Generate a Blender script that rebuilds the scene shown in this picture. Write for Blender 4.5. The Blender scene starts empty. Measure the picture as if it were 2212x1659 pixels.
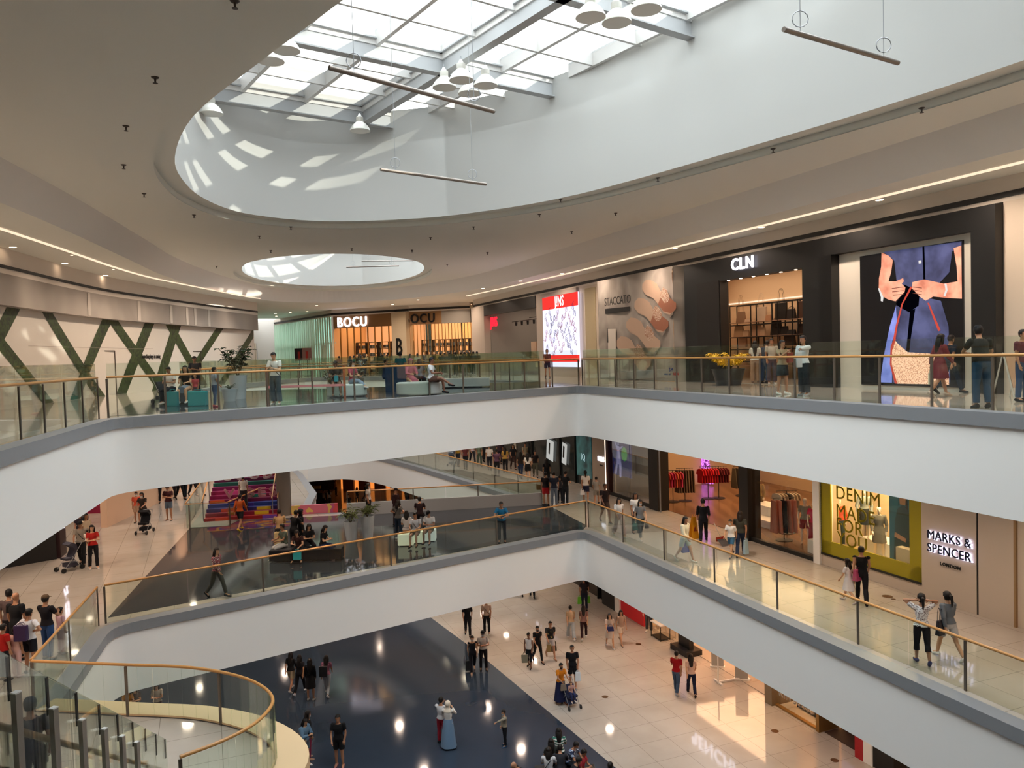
UP_E = 58.0; MID_E = 30.0; GND_E = 27.0
import bpy, bmesh, math, random
import numpy as np
from mathutils import Vector, Matrix
from mathutils.geometry import tessellate_polygon
random.seed(7)
WORLD_STRENGTH = 4.2; SUN_ENERGY = 4.2; EK = 0.66; SUN_DIR = (-0.88, 0.36, -0.345)
C = bpy.context.scene.collection
SC = bpy.context.scene
PI = math.pi
# ------------------------------------------------------------------ camera
F = 1680.0; CX, CY = 1106.0, 829.5
PITCH = math.atan(66.5 / F); ROLL = math.atan(0.03)
_cp, _sp, _cr, _sr = math.cos(PITCH), math.sin(PITCH), math.cos(ROLL), math.sin(ROLL)
FW = Vector((0, _cp, -_sp)); UP0 = Vector((0, _sp, _cp)); RT0 = Vector((1, 0, 0))
IR = RT0 * _cr - UP0 * _sr; IU = RT0 * _sr + UP0 * _cr
cam_d = bpy.data.cameras.new('camera'); cam = bpy.data.objects.new('camera', cam_d); C.objects.link(cam)
cam.matrix_world = Matrix(((IR.x, IU.x, -FW.x, 0), (IR.y, IU.y, -FW.y, 0), (IR.z, IU.z, -FW.z, 0), (0, 0, 0, 1)))
cam_d.sensor_width = 36; cam_d.lens = 36 * F / 2212; cam_d.clip_start = 0.1; cam_d.clip_end = 500
SC.camera = cam
# ------------------------------------------------------------------ world, sun, exposure
SC.view_settings.view_transform = 'Standard'; SC.view_settings.look = 'None'
SC.view_settings.gamma = 1.0; SC.view_settings.use_curve_mapping = False
SC.view_settings.exposure = 1.08
SC.cycles.use_denoising = True
SC.cycles.max_bounces = 9; SC.cycles.adaptive_threshold = 0.02; SC.cycles.diffuse_bounces = 4; SC.cycles.glossy_bounces = 4
SC.cycles.transmission_bounces = 6; SC.cycles.transparent_max_bounces = 20
SC.cycles.sample_clamp_indirect = 6.0; SC.cycles.caustics_reflective = False; SC.cycles.caustics_refractive = False
w = bpy.data.worlds.new('sky'); SC.world = w; w.use_nodes = True
nt = w.node_tree; nt.nodes.clear()
_o = nt.nodes.new('ShaderNodeOutputWorld'); _b = nt.nodes.new('ShaderNodeBackground')
_tc = nt.nodes.new('ShaderNodeTexCoord'); _nz = nt.nodes.new('ShaderNodeTexNoise'); _rp = nt.nodes.new('ShaderNodeValToRGB')
_nz.inputs['Scale'].default_value = 3.0; _nz.inputs['Detail'].default_value = 5
_rp.color_ramp.elements[0].position = 0.42; _rp.color_ramp.elements[0].color = (0.84, 0.86, 0.88, 1)
_rp.color_ramp.elements[1].position = 0.62; _rp.color_ramp.elements[1].color = (1.0, 0.96, 0.92, 1)
nt.links.new(_tc.outputs['Generated'], _nz.inputs['Vector']); nt.links.new(_nz.outputs['Fac'], _rp.inputs[0])
nt.links.new(_rp.outputs[0], _b.inputs[0]); _b.inputs[1].default_value = WORLD_STRENGTH
nt.links.new(_b.outputs[0], _o.inputs[0])
sun_d = bpy.data.lights.new('sun', 'SUN'); sun = bpy.data.objects.new('sun', sun_d); C.objects.link(sun)
sun_d.energy = SUN_ENERGY; sun_d.color = (1.0, 0.9, 0.74); sun_d.angle = math.radians(0.6)
sun.rotation_euler = Vector(SUN_DIR).to_track_quat('-Z', 'Y').to_euler()

# ------------------------------------------------------------------ levels and plan
ZA, ZB, ZC = -1.45, -7.55, -13.5
U = Vector((0.3663, -0.9305)); N = Vector((0.9305, 0.3663)); NW = 19.5
def ray(x, y):
    return FW + IR * ((x - CX) / F) - IU * ((y - CY) / F)
def at(x, y, z):
    d = ray(x, y); t = z / d.z; return Vector((d.x * t, d.y * t, z))
def onw(x, y, n=NW):
    """(s, z) on the long shop wall's plane"""
    d = ray(x, y); t = n / (d.x * N.x + d.y * N.y); p = d * t
    return p.x * U.x + p.y * U.y, p.z
def P(s, n, z=0.0):
    return Vector((s * U.x + n * N.x, s * U.y + n * N.y, z))
WROT = math.atan2(U.y, U.x)          # rotation that lays local +x along U; then local +y = N... (local -y looks into the atrium)

# ------------------------------------------------------------------ materials
MATS = {}
def lin(c):
    if isinstance(c, str):
        c = c.lstrip('#'); c = [int(c[i:i + 2], 16) / 255 for i in (0, 2, 4)]
    return tuple((v / 12.92 if v <= 0.04045 else ((v + 0.055) / 1.055) ** 2.4) for v in c) + (1,)
def mat(name, col='#808080', rough=0.6, metal=0.0, emit=None, es=1.0, spec=0.5, bump=None):
    if name in MATS: return MATS[name]
    m = bpy.data.materials.new(name); m.use_nodes = True
    b = m.node_tree.nodes['Principled BSDF']
    b.inputs['Base Color'].default_value = lin(col); b.inputs['Roughness'].default_value = rough
    b.inputs['Metallic'].default_value = metal; b.inputs['Specular IOR Level'].default_value = spec
    if emit is not None:
        b.inputs['Emission Color'].default_value = lin(emit); b.inputs['Emission Strength'].default_value = es * EK
    if bump:
        n = m.node_tree.nodes; l = m.node_tree.links
        t = n.new('ShaderNodeTexCoord'); z = n.new('ShaderNodeTexNoise'); z.inputs['Scale'].default_value = bump[0]
        bp = n.new('ShaderNodeBump'); bp.inputs['Strength'].default_value = bump[1]
        l.new(t.outputs['Object'], z.inputs['Vector']); l.new(z.outputs['Fac'], bp.inputs['Height']); l.new(bp.outputs[0], b.inputs['Normal'])
    MATS[name] = m; return m
def emat(name, col, s=1.0):
    if name in MATS: return MATS[name]
    m = bpy.data.materials.new(name); m.use_nodes = True; n = m.node_tree.nodes; n.clear()
    o = n.new('ShaderNodeOutputMaterial'); e = n.new('ShaderNodeEmission')
    e.inputs[0].default_value = lin(col); e.inputs[1].default_value = s * EK
    m.node_tree.links.new(e.outputs[0], o.inputs[0]); MATS[name] = m; return m
def pattern(name, kind, cols, scale=8.0, rough=0.7, emit=0.0, rot=0.0, detail=3, stops=None):
    """two- or more-tone procedural surface"""
    if name in MATS: return MATS[name]
    m = bpy.data.materials.new(name); m.use_nodes = True; n = m.node_tree.nodes; l = m.node_tree.links
    b = n['Principled BSDF']; b.inputs['Roughness'].default_value = rough
    t = n.new('ShaderNodeTexCoord'); mp = n.new('ShaderNodeMapping'); mp.inputs['Rotation'].default_value = (0, 0, rot)
    l.new(t.outputs['Object'], mp.inputs[0])
    r = n.new('ShaderNodeValToRGB'); r.color_ramp.interpolation = 'CONSTANT' if kind in ('voronoi', 'stripe') or stops else 'LINEAR'
    if kind == 'noise': x = n.new('ShaderNodeTexNoise'); x.inputs['Detail'].default_value = detail; out = 'Fac'
    elif kind == 'voronoi': x = n.new('ShaderNodeTexVoronoi'); out = 'Distance'
    elif kind == 'stripe': x = n.new('ShaderNodeTexWave'); x.bands_direction = 'Z'; out = 'Fac'
    elif kind == 'wave': x = n.new('ShaderNodeTexWave'); x.inputs['Distortion'].default_value = 3; out = 'Fac'
    x.inputs['Scale'].default_value = scale
    l.new(mp.outputs[0], x.inputs['Vector']); l.new(x.outputs[out], r.inputs[0])
    e = r.color_ramp.elements
    k = len(cols)
    st = stops or ([i / k for i in range(k)] if r.color_ramp.interpolation == 'CONSTANT' else [0.35 + 0.3 * i / max(1, k - 1) for i in range(k)])
    while len(e) < k: e.new(0.5)
    for i in range(k): e[i].position = st[i]; e[i].color = lin(cols[i])
    l.new(r.outputs[0], b.inputs['Base Color'])
    if emit:
        l.new(r.outputs[0], b.inputs['Emission Color']); b.inputs['Emission Strength'].default_value = emit * EK
    MATS[name] = m; return m
def glass_mat(name, tint, refl=0.07, rough=0.02):
    m = bpy.data.materials.new(name); m.use_nodes = True; n = m.node_tree.nodes; l = m.node_tree.links; n.clear()
    o = n.new('ShaderNodeOutputMaterial'); t = n.new('ShaderNodeBsdfTransparent'); g = n.new('ShaderNodeBsdfGlossy'); x = n.new('ShaderNodeMixShader')
    t.inputs[0].default_value = lin(tint); g.inputs['Roughness'].default_value = rough; g.inputs[0].default_value = (1, 1, 1, 1)
    fr = n.new('ShaderNodeLayerWeight'); fr.inputs[0].default_value = 0.15
    mm = n.new('ShaderNodeMath'); mm.operation = 'MULTIPLY_ADD'; mm.inputs[1].default_value = 0.5; mm.inputs[2].default_value = refl
    l.new(fr.outputs['Fresnel'], mm.inputs[0]); l.new(mm.outputs[0], x.inputs[0])
    l.new(t.outputs[0], x.inputs[1]); l.new(g.outputs[0], x.inputs[2]); l.new(x.outputs[0], o.inputs[0])
    MATS[name] = m; return m
def floor_mat(name, c1, c2, joint, tile=(1.2, 1.2), rough=0.07, rot=WROT, nscale=0.6, jw=0.006, spec=0.5):
    m = bpy.data.materials.new(name); m.use_nodes = True; n = m.node_tree.nodes; l = m.node_tree.links
    b = n['Principled BSDF']; b.inputs['Roughness'].default_value = rough; b.inputs['Specular IOR Level'].default_value = spec
    t = n.new('ShaderNodeTexCoord'); mp = n.new('ShaderNodeMapping'); mp.inputs['Rotation'].default_value = (0, 0, -rot)
    l.new(t.outputs['Object'], mp.inputs[0])
    br = n.new('ShaderNodeTexBrick'); br.offset = 0.0; br.inputs['Scale'].default_value = 1.0
    br.inputs['Brick Width'].default_value = tile[0]; br.inputs['Row Height'].default_value = tile[1]
    br.inputs['Mortar Size'].default_value = jw; br.inputs['Mortar Smooth'].default_value = 0.1
    nz = n.new('ShaderNodeTexNoise'); nz.inputs['Scale'].default_value = nscale; nz.inputs['Detail'].default_value = 5
    r = n.new('ShaderNodeValToRGB'); r.color_ramp.elements[0].position = 0.4; r.color_ramp.elements[1].position = 0.6
    r.color_ramp.elements[0].color = lin(c1); r.color_ramp.elements[1].color = lin(c2)
    l.new(mp.outputs[0], br.inputs['Vector']); l.new(t.outputs['Object'], nz.inputs['Vector']); l.new(nz.outputs['Fac'], r.inputs[0])
    l.new(r.outputs[0], br.inputs['Color1']); l.new(r.outputs[0], br.inputs['Color2']); br.inputs['Mortar'].default_value = lin(joint)
    l.new(br.outputs['Color'], b.inputs['Base Color'])
    # very slight waviness of the polished surface
    n2 = n.new('ShaderNodeTexNoise'); n2.inputs['Scale'].default_value = 1.1; bp = n.new('ShaderNodeBump'); bp.inputs['Strength'].default_value = 0.02; bp.inputs['Distance'].default_value = 0.05
    l.new(t.outputs['Object'], n2.inputs['Vector']); l.new(n2.outputs['Fac'], bp.inputs['Height']); l.new(bp.outputs[0], b.inputs['Normal'])
    MATS[name] = m; return m

# ------------------------------------------------------------------ mesh collector
class MB:
    def __init__(s): s.v = []; s.f = []; s.mi = []; s.cur = 0
    def add(s, vs, fs):
        o = len(s.v); s.v += [tuple(v) for v in vs]; s.f += [tuple(i + o for i in f) for f in fs]; s.mi += [s.cur] * len(fs); return s
    def box(s, c, d, rz=0.0, M=None):
        x, y, z = d[0] / 2, d[1] / 2, d[2] / 2
        vs = [Vector((a, b, e)) for a in (-x, x) for b in (-y, y) for e in (-z, z)]
        R = M if M is not None else Matrix.Rotation(rz, 3, 'Z')
        return s.add([R @ v + Vector(c) for v in vs], [(0, 1, 3, 2), (4, 6, 7, 5), (0, 4, 5, 1), (2, 3, 7, 6), (0, 2, 6, 4), (1, 5, 7, 3)])
    def bx(s, x0, x1, y0, y1, z0, z1):
        return s.box(((x0 + x1) / 2, (y0 + y1) / 2, (z0 + z1) / 2), (abs(x1 - x0), abs(y1 - y0), abs(z1 - z0)))
    def wb(s, s0, s1, n0, n1, z0, z1):
        """box in the wall frame (s along the shop wall, n towards the shops)"""
        c = P((s0 + s1) / 2, (n0 + n1) / 2, (z0 + z1) / 2)
        return s.box(c, (abs(s1 - s0), abs(n1 - n0), abs(z1 - z0)), WROT)
    def wq(s, pts, n, t=0.02):
        """polygon given as (s,z) on the wall frame at depth n, thickness t towards the atrium"""
        return s.prism3([P(a, n, z) for a, z in pts], -Vector((N.x, N.y, 0)) * t)
    def prism3(s, pts, d):
        pts = [Vector(p) for p in pts]; d = Vector(d); k = len(pts)
        nrm = Vector((0, 0, 0))
        for i in range(k): nrm += pts[i].cross(pts[(i + 1) % k])
        if nrm.dot(d) > 0: pts = pts[::-1]
        tris = tessellate_polygon([pts])
        vs = pts + [p + d for p in pts]
        fs = [tuple(t) for t in tris]; fs = [f for f in fs if len(set(f)) == 3]
        o = []
        for f in fs:
            a, b_, c = (pts[i] for i in f)
            if (b_ - a).cross(c - a).dot(d) > 0: f = f[::-1]
            o.append(f); o.append(tuple(i + k for i in f[::-1]))
        o += [(i, (i + 1) % k, (i + 1) % k + k, i + k) for i in range(k)]
        return s.add(vs, o)
    def plate(s, outer, holes, z0, z1):
        """flat plate between z0 and z1 with holes (2D outlines)"""
        loops = [[Vector((p[0], p[1], 0)) for p in L] for L in [outer] + list(holes)]
        tris = tessellate_polygon(loops); flat = [p for L in loops for p in L]; k = len(flat)
        vs = [(p.x, p.y, z1) for p in flat] + [(p.x, p.y, z0) for p in flat]; fs = []
        for t in tris:
            if len(set(t)) < 3: continue
            a, b_, c = (flat[i] for i in t)
            if (b_ - a).cross(c - a).z < 0: t = t[::-1]
            fs.append(tuple(t)); fs.append(tuple(i + k for i in t[::-1]))
        o = 0
        for L in loops:
            m = len(L)
            for i in range(m): fs.append((o + i, o + (i + 1) % m, k + o + (i + 1) % m, k + o + i))
            o += m
        return s.add(vs, fs)
    def strip(s, A, B, closed=False):
        k = len(A); fs = [(i, (i + 1) % k, k + (i + 1) % k, k + i) for i in range(k if closed else k - 1)]
        return s.add(list(A) + list(B), fs)
    def tube(s, path, r, seg=8, cap=True, flat=1.0):
        path = [Vector(p) for p in path]; k = len(path)
        rr = r if isinstance(r, (list, tuple)) else [r] * k
        up = Vector((0, 0, 1)); vs = []; prev = None
        for i, p in enumerate(path):
            d = (path[min(i + 1, k - 1)] - path[max(i - 1, 0)])
            if d.length < 1e-9: d = Vector((0, 0, 1))
            d.normalize()
            if prev is None:
                a = d.cross(up)
                if a.length < 1e-3: a = d.cross(Vector((0, 1, 0)))
            else:
                a = prev - d * prev.dot(d)
                if a.length < 1e-6: a = d.cross(up)
            a.normalize(); prev = a; b = a.cross(d)
            for j in range(seg):
                t = 2 * PI * j / seg; vs.append(p + a * (math.cos(t) * rr[i]) + b * (math.sin(t) * rr[i] * flat))
        fs = []
        for i in range(k - 1):
            for j in range(seg):
                q = (j + 1) % seg; fs.append((i * seg + j, i * seg + q, (i + 1) * seg + q, (i + 1) * seg + j))
        if cap: fs.append(tuple(range(seg))[::-1]); fs.append(tuple((k - 1) * seg + j for j in range(seg)))
        return s.add(vs, fs)
    def cyl(s, c, r, h, seg=16, r2=None):
        return s.tube([c, (c[0], c[1], c[2] + h)], [r, r if r2 is None else r2], seg)
    def lathe(s, prof, c=(0, 0, 0), seg=20, sx=1.0, sy=1.0):
        vs = []; fs = []; k = len(prof)
        for r, z in prof:
            for j in range(seg):
                t = 2 * PI * j / seg; vs.append((c[0] + math.cos(t) * r * sx, c[1] + math.sin(t) * r * sy, c[2] + z))
        for i in range(k - 1):
            for j in range(seg):
                q = (j + 1) % seg; fs.append((i * seg + j, i * seg + q, (i + 1) * seg + q, (i + 1) * seg + j))
        if prof[0][0] > 1e-4: fs.append(tuple(range(seg))[::-1])
        if prof[-1][0] > 1e-4: fs.append(tuple((k - 1) * seg + j for j in range(seg)))
        return s.add(vs, fs)
    def ball(s, c, r, seg=12, rings=7):
        if not isinstance(r, (tuple, list)): r = (r, r, r)
        prof = [(math.sin(PI * i / rings), -math.cos(PI * i / rings)) for i in range(rings + 1)]
        vs = []; fs = []
        for a, b in prof:
            for j in range(seg):
                t = 2 * PI * j / seg; vs.append((c[0] + math.cos(t) * a * r[0], c[1] + math.sin(t) * a * r[1], c[2] + b * r[2]))
        for i in range(rings):
            for j in range(seg):
                q = (j + 1) % seg; fs.append((i * seg + j, i * seg + q, (i + 1) * seg + q, (i + 1) * seg + j))
        return s.add(vs, fs)
    def build(s, name, m=None, parent=None, smooth=False, **props):
        me = bpy.data.meshes.new(name); me.from_pydata(s.v, [], s.f)
        ms = m if isinstance(m, (list, tuple)) else [m]
        for x in ms:
            if x: me.materials.append(x)
        if len(ms) > 1: me.polygons.foreach_set('material_index', s.mi)
        bm = bmesh.new(); bm.from_mesh(me); bmesh.ops.remove_doubles(bm, verts=bm.verts, dist=1e-6) if len(s.v) < 60000 else None
        bmesh.ops.recalc_face_normals(bm, faces=bm.faces) if len(s.v) < 200000 else None
        bm.to_mesh(me); bm.free()
        if smooth:
            me.polygons.foreach_set('use_smooth', [True] * len(me.polygons))
            try: me.set_sharp_from_angle(angle=math.radians(40))
            except Exception: pass
        me.update()
        o = bpy.data.objects.new(name, me); C.objects.link(o)
        if parent is not None: o.parent = parent
        for k, v in props.items(): o[k] = v
        return o
def thing(name, label, cat, loc=(0, 0, 0), rz=0.0, group=None):
    o = bpy.data.objects.new(name, None); C.objects.link(o); o.location = loc; o.rotation_euler = (0, 0, rz)
    o.empty_display_size = 0.2; o['label'] = label; o['category'] = cat
    if group: o['group'] = group
    return o
def tag(o, label, cat, group=None):
    o['label'] = label; o['category'] = cat
    if group: o['group'] = group
    return o
def struct(name, mb, m, smooth=False, parent=None, **kw):
    o = mb.build(name, m, parent, smooth)
    if parent is None: o['kind'] = 'structure'
    for k, v in kw.items(): o[k] = v
    return o
def dup(root, loc, rz=0.0, label=None, group=None):
    r = root.copy(); C.objects.link(r); r.location = loc; r.rotation_euler = (0, 0, rz)
    if label: r['label'] = label
    if group: r['group'] = group
    for ch in list(root.children):
        c = ch.copy(); C.objects.link(c); c.parent = r
        for g in list(ch.children):
            d = g.copy(); C.objects.link(d); d.parent = c
    return r
def smooth_curve(pts, per=6, closed=False):
    """Catmull-Rom through 2D or 3D points"""
    pts = [Vector(p) for p in pts]; k = len(pts); out = []
    rng = range(k) if closed else range(k - 1)
    for i in rng:
        p0 = pts[(i - 1) % k] if closed or i > 0 else pts[0]; p1 = pts[i]; p2 = pts[(i + 1) % k]
        p3 = pts[(i + 2) % k] if closed or i + 2 < k else pts[-1]
        for j in range(per):
            t = j / per
            out.append(0.5 * ((2 * p1) + (p2 - p0) * t + (2 * p0 - 5 * p1 + 4 * p2 - p3) * t * t + (3 * p1 - p0 - 3 * p2 + p3) * t ** 3))
    if not closed: out.append(pts[-1])
    return out
def offset2(pts, d, closed=True):
    """offset a 2D outline by d to its left"""
    pts = [Vector((p[0], p[1])) for p in pts]; k = len(pts); out = []
    for i in range(k):
        if closed: a, b = pts[(i - 1) % k], pts[(i + 1) % k]
        else: a, b = pts[max(i - 1, 0)], pts[min(i + 1, k - 1)]
        p = pts[i]; e1 = (p - a); e2 = (b - p)
        if e1.length < 1e-9: e1 = e2
        if e2.length < 1e-9: e2 = e1
        e1 = e1.normalized(); e2 = e2.normalized(); n1 = Vector((-e1.y, e1.x)); n2 = Vector((-e2.y, e2.x))
        m = n1 + n2; m = m.normalized() if m.length > 1e-6 else n1
        out.append(p + m * (d / max(0.5, m.dot(n1))))
    return out
def round_corner(a, p, b, r, seg=6):
    a, p, b = Vector(a), Vector(p), Vector(b)
    u1 = (a - p).normalized(); u2 = (b - p).normalized(); A = p + u1 * r; B = p + u2 * r
    return [A * (1 - t) ** 2 + p * 2 * t * (1 - t) + B * t * t for t in [i / seg for i in range(seg + 1)]]
def text_mesh(body, size, thick, bold=0.0, align='CENTER', font_scale=(1, 1)):
    """upright lettering in the local xz plane, facing -y, centred"""
    cu = bpy.data.curves.new('lettering', 'FONT'); cu.body = body; cu.size = size; cu.extrude = thick / 2
    cu.align_x = align; cu.align_y = 'CENTER'; cu.resolution_u = 3; cu.space_character = 1.02 + bold * 7 / max(size, .05)
    o = bpy.data.objects.new('lettering', cu); C.objects.link(o)
    dg = bpy.context.evaluated_depsgraph_get(); me = bpy.data.meshes.new_from_object(o.evaluated_get(dg))
    bpy.data.objects.remove(o)
    me.transform(Matrix.Diagonal((font_scale[0], font_scale[1], 1, 1)))
    me.transform(Matrix.Rotation(PI / 2, 4, 'X'))
    if bold:      # heavier strokes: the same outlines repeated a stroke's width apart
        vs = [v.co.copy() for v in me.vertices]; fs = [tuple(q.vertices) for q in me.polygons]; k = MB()
        for dx, dz in ((-bold, 0), (bold, 0), (0, bold), (0, -bold)): k.add([v + Vector((dx, 0, dz)) for v in vs], fs)
        me = bpy.data.meshes.new('lettering'); me.from_pydata(k.v, [], k.f)
    return me
def lettering(name, body, size, thick, m, loc, rz, parent=None, bold=0.0, fs=(1, 1), roll=0.0):
    me = text_mesh(body, size, thick, bold, font_scale=fs); me.materials.clear(); me.materials.append(m)
    o = bpy.data.objects.new(name, me); C.objects.link(o); o.location = loc; o.rotation_euler = (0, roll, rz)
    if parent is not None: o.parent = parent
    return o
# ------------------------------------------------------------------ people
SKIN = {'m': '#a8785a', 'l': '#c89a78', 'd': '#7d5540'}
def V3(*a): return np.array(a, float)
POSES = {
 # legs: (thigh fwd, knee) left, right; abd; arms: (a,b,e,c) left, right; lean; head pitch
 'stand': dict(L=((1, 3), (-1, 3)), abd=4, A=((4, 9, 12, 5), (2, 9, 14, 5)), lean=0, head=5),
 'stand2': dict(L=((6, 10), (-3, 2)), abd=5, A=((-4, 10, 18, 6), (8, 12, 30, 12)), lean=0, head=8),
 'walk': dict(L=((24, 8), (-17, 22)), abd=2, A=((-20, 9, 14, 4), (20, 9, 25, 6)), lean=3, head=6),
 'walk2': dict(L=((-18, 25), (25, 6)), abd=2, A=((18, 8, 22, 6), (-18, 9, 12, 4)), lean=3, head=6),
 'phone': dict(L=((2, 4), (-2, 4)), abd=5, A=((22, 10, 88, 38), (22, 10, 88, 38)), lean=2, head=32),
 'phonewalk': dict(L=((15, 6), (-12, 20)), abd=2, A=((22, 10, 80, 35), (-10, 9, 15, 4)), lean=2, head=25),
 'crossed': dict(L=((3, 4), (-2, 4)), abd=6, A=((22, 14, 75, 68), (18, 14, 82, 66)), lean=0, head=5),
 'hips': dict(L=((2, 4), (-2, 4)), abd=8, A=((-14, 48, 45, 75), (-14, 48, 45, 75)), lean=0, head=10),
 'bag': dict(L=((10, 5), (-8, 12)), abd=2, A=((4, 10, 10, 4), (2, 12, 16, 4)), lean=2, head=6),
 'rail': dict(L=((2, 4), (8, 16)), abd=5, A=((38, 22, 50, 45), (38, 22, 50, 45)), lean=14, head=12),
 'push': dict(L=((16, 6), (-10, 18)), abd=3, A=((34, 9, 45, 8), (34, 9, 45, 8)), lean=6, head=10),
 'carry': dict(L=((3, 4), (-3, 6)), abd=5, A=((30, 10, 75, 40), (30, 10, 70, 35)), lean=-3, head=6),
 'sit': dict(L=((84, 84), (80, 78)), abd=8, A=((28, 12, 55, 22), (28, 12, 58, 22)), lean=4, head=12, sit=1),
 'sitphone': dict(L=((84, 80), (82, 88)), abd=9, A=((20, 12, 85, 40), (20, 12, 85, 40)), lean=8, head=32, sit=1),
 'sitcross': dict(L=((84, 78), (96, 40)), abd=3, A=((26, 12, 60, 30), (24, 12, 70, 30)), lean=2, head=12, sit=1),
 'sitlean': dict(L=((84, 84), (84, 70)), abd=12, A=((40, 14, 40, 25), (48, 12, 60, 40)), lean=26, head=22, sit=1),
 'behindhead': dict(L=((8, 6), (-10, 18)), abd=3, A=((140, 50, 110, 60), (140, 50, 110, 60)), lean=0, head=5),
 'onearm': dict(L=((3, 4), (-3, 5)), abd=6, A=((82, 8, 6, -20), (4, 12, 14, 4)), lean=0, head=10),
 'point': dict(L=((3, 4), (-3, 5)), abd=6, A=((62, 5, 25, 6), (72, 6, 12, 4)), lean=4, head=2),
 'photo': dict(L=((3, 4), (-3, 5)), abd=6, A=((48, 14, 92, 36), (48, 14, 92, 36)), lean=0, head=4),
 'mannequin': dict(L=((3, 3), (-4, 6)), abd=5, A=((0, 14, 12, 4), (6, 16, 24, 6)), lean=0, head=0),
 'bow': dict(L=((2, 4), (6, 8)), abd=5, A=((60, 8, 20, 10), (30, 10, 60, 30)), lean=42, head=20),
 'backpack': dict(L=((8, 6), (-6, 10)), abd=3, A=((16, 10, 100, 30), (4, 9, 14, 4)), lean=2, head=6),
}
def _rx(a, v):
    """rotate about x so that positive a tips an upward vector forward (-y)"""
    c, s = math.cos(a), math.sin(a); return V3(v[0], v[1] * c - v[2] * s, v[1] * s + v[2] * c)
def skeleton(pose, fem, child, seat):
    p = POSES[pose]; D = math.radians
    J = {}; hipw = 0.085 + 0.008 * fem; shw = 0.178 - 0.018 * fem
    pel = V3(0, 0, 0.93); lean = D(p['lean'])
    J['pel'] = pel
    T = lambda x, y, z: pel + _rx(lean, V3(x, y, z))
    for si, sd in ((0, 1), (1, -1)):
        a, k = (D(v) for v in p['L'][si]); ab = D(p['abd'])
        h = pel + V3(sd * hipw, 0, -0.03); d1 = V3(sd * math.sin(ab) * 0.6, -math.sin(a), -math.cos(a)); d1 /= np.linalg.norm(d1)
        kn = h + d1 * 0.43; d2 = V3(sd * math.sin(ab) * 0.2, -math.sin(a - k), -math.cos(a - k)); d2 /= np.linalg.norm(d2)
        an = kn + d2 * 0.405; J[f'hip{si}'] = h; J[f'kne{si}'] = kn; J[f'ank{si}'] = an
        fd = V3(sd * 0.12, -1, 0); fd /= np.linalg.norm(fd)
        if not p.get('sit') and (a - k) < D(-25): fd = V3(sd * 0.1, -0.85, -0.5); fd /= np.linalg.norm(fd)
        J[f'toe{si}'] = an + fd * 0.15 + V3(0, 0, -0.055); J[f'hel{si}'] = an - fd * 0.05 + V3(0, 0, -0.045)
        a, b, e, c = (D(v) for v in p['A'][si])
        s0 = T(sd * shw, 0.0, 0.455); q = lean
        u1 = V3(sd * math.sin(b), -math.sin(a) * math.cos(b), -math.cos(a) * math.cos(b)); u1 = _rx(lean * 0.5, u1)
        el = s0 + u1 * 0.28
        u2 = V3(-sd * math.sin(c), -math.sin(a + e) * math.cos(c), -math.cos(a + e) * math.cos(c)); u2 = _rx(lean * 0.5, u2)
        wr = el + u2 * 0.245; J[f'sho{si}'] = s0; J[f'elb{si}'] = el; J[f'wri{si}'] = wr; J[f'hnd{si}'] = wr + u2 * 0.09; J[f'fin{si}'] = u2
    J['nek'] = T(0, 0.01, 0.50); hp = D(p['head']) + lean
    J['nk2'] = J['nek'] + _rx(lean * 0.7, V3(0, -0.01, 0.08))
    J['hed'] = J['nk2'] + _rx(hp * 0.8, V3(0, -0.012, 0.085)); J['hp'] = hp; J['T'] = T; J['lean'] = lean
    low = min(min(J[f'toe{i}'][2], J[f'hel{i}'][2]) for i in (0, 1)) - 0.025
    return J, low
HANDS = {}
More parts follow.
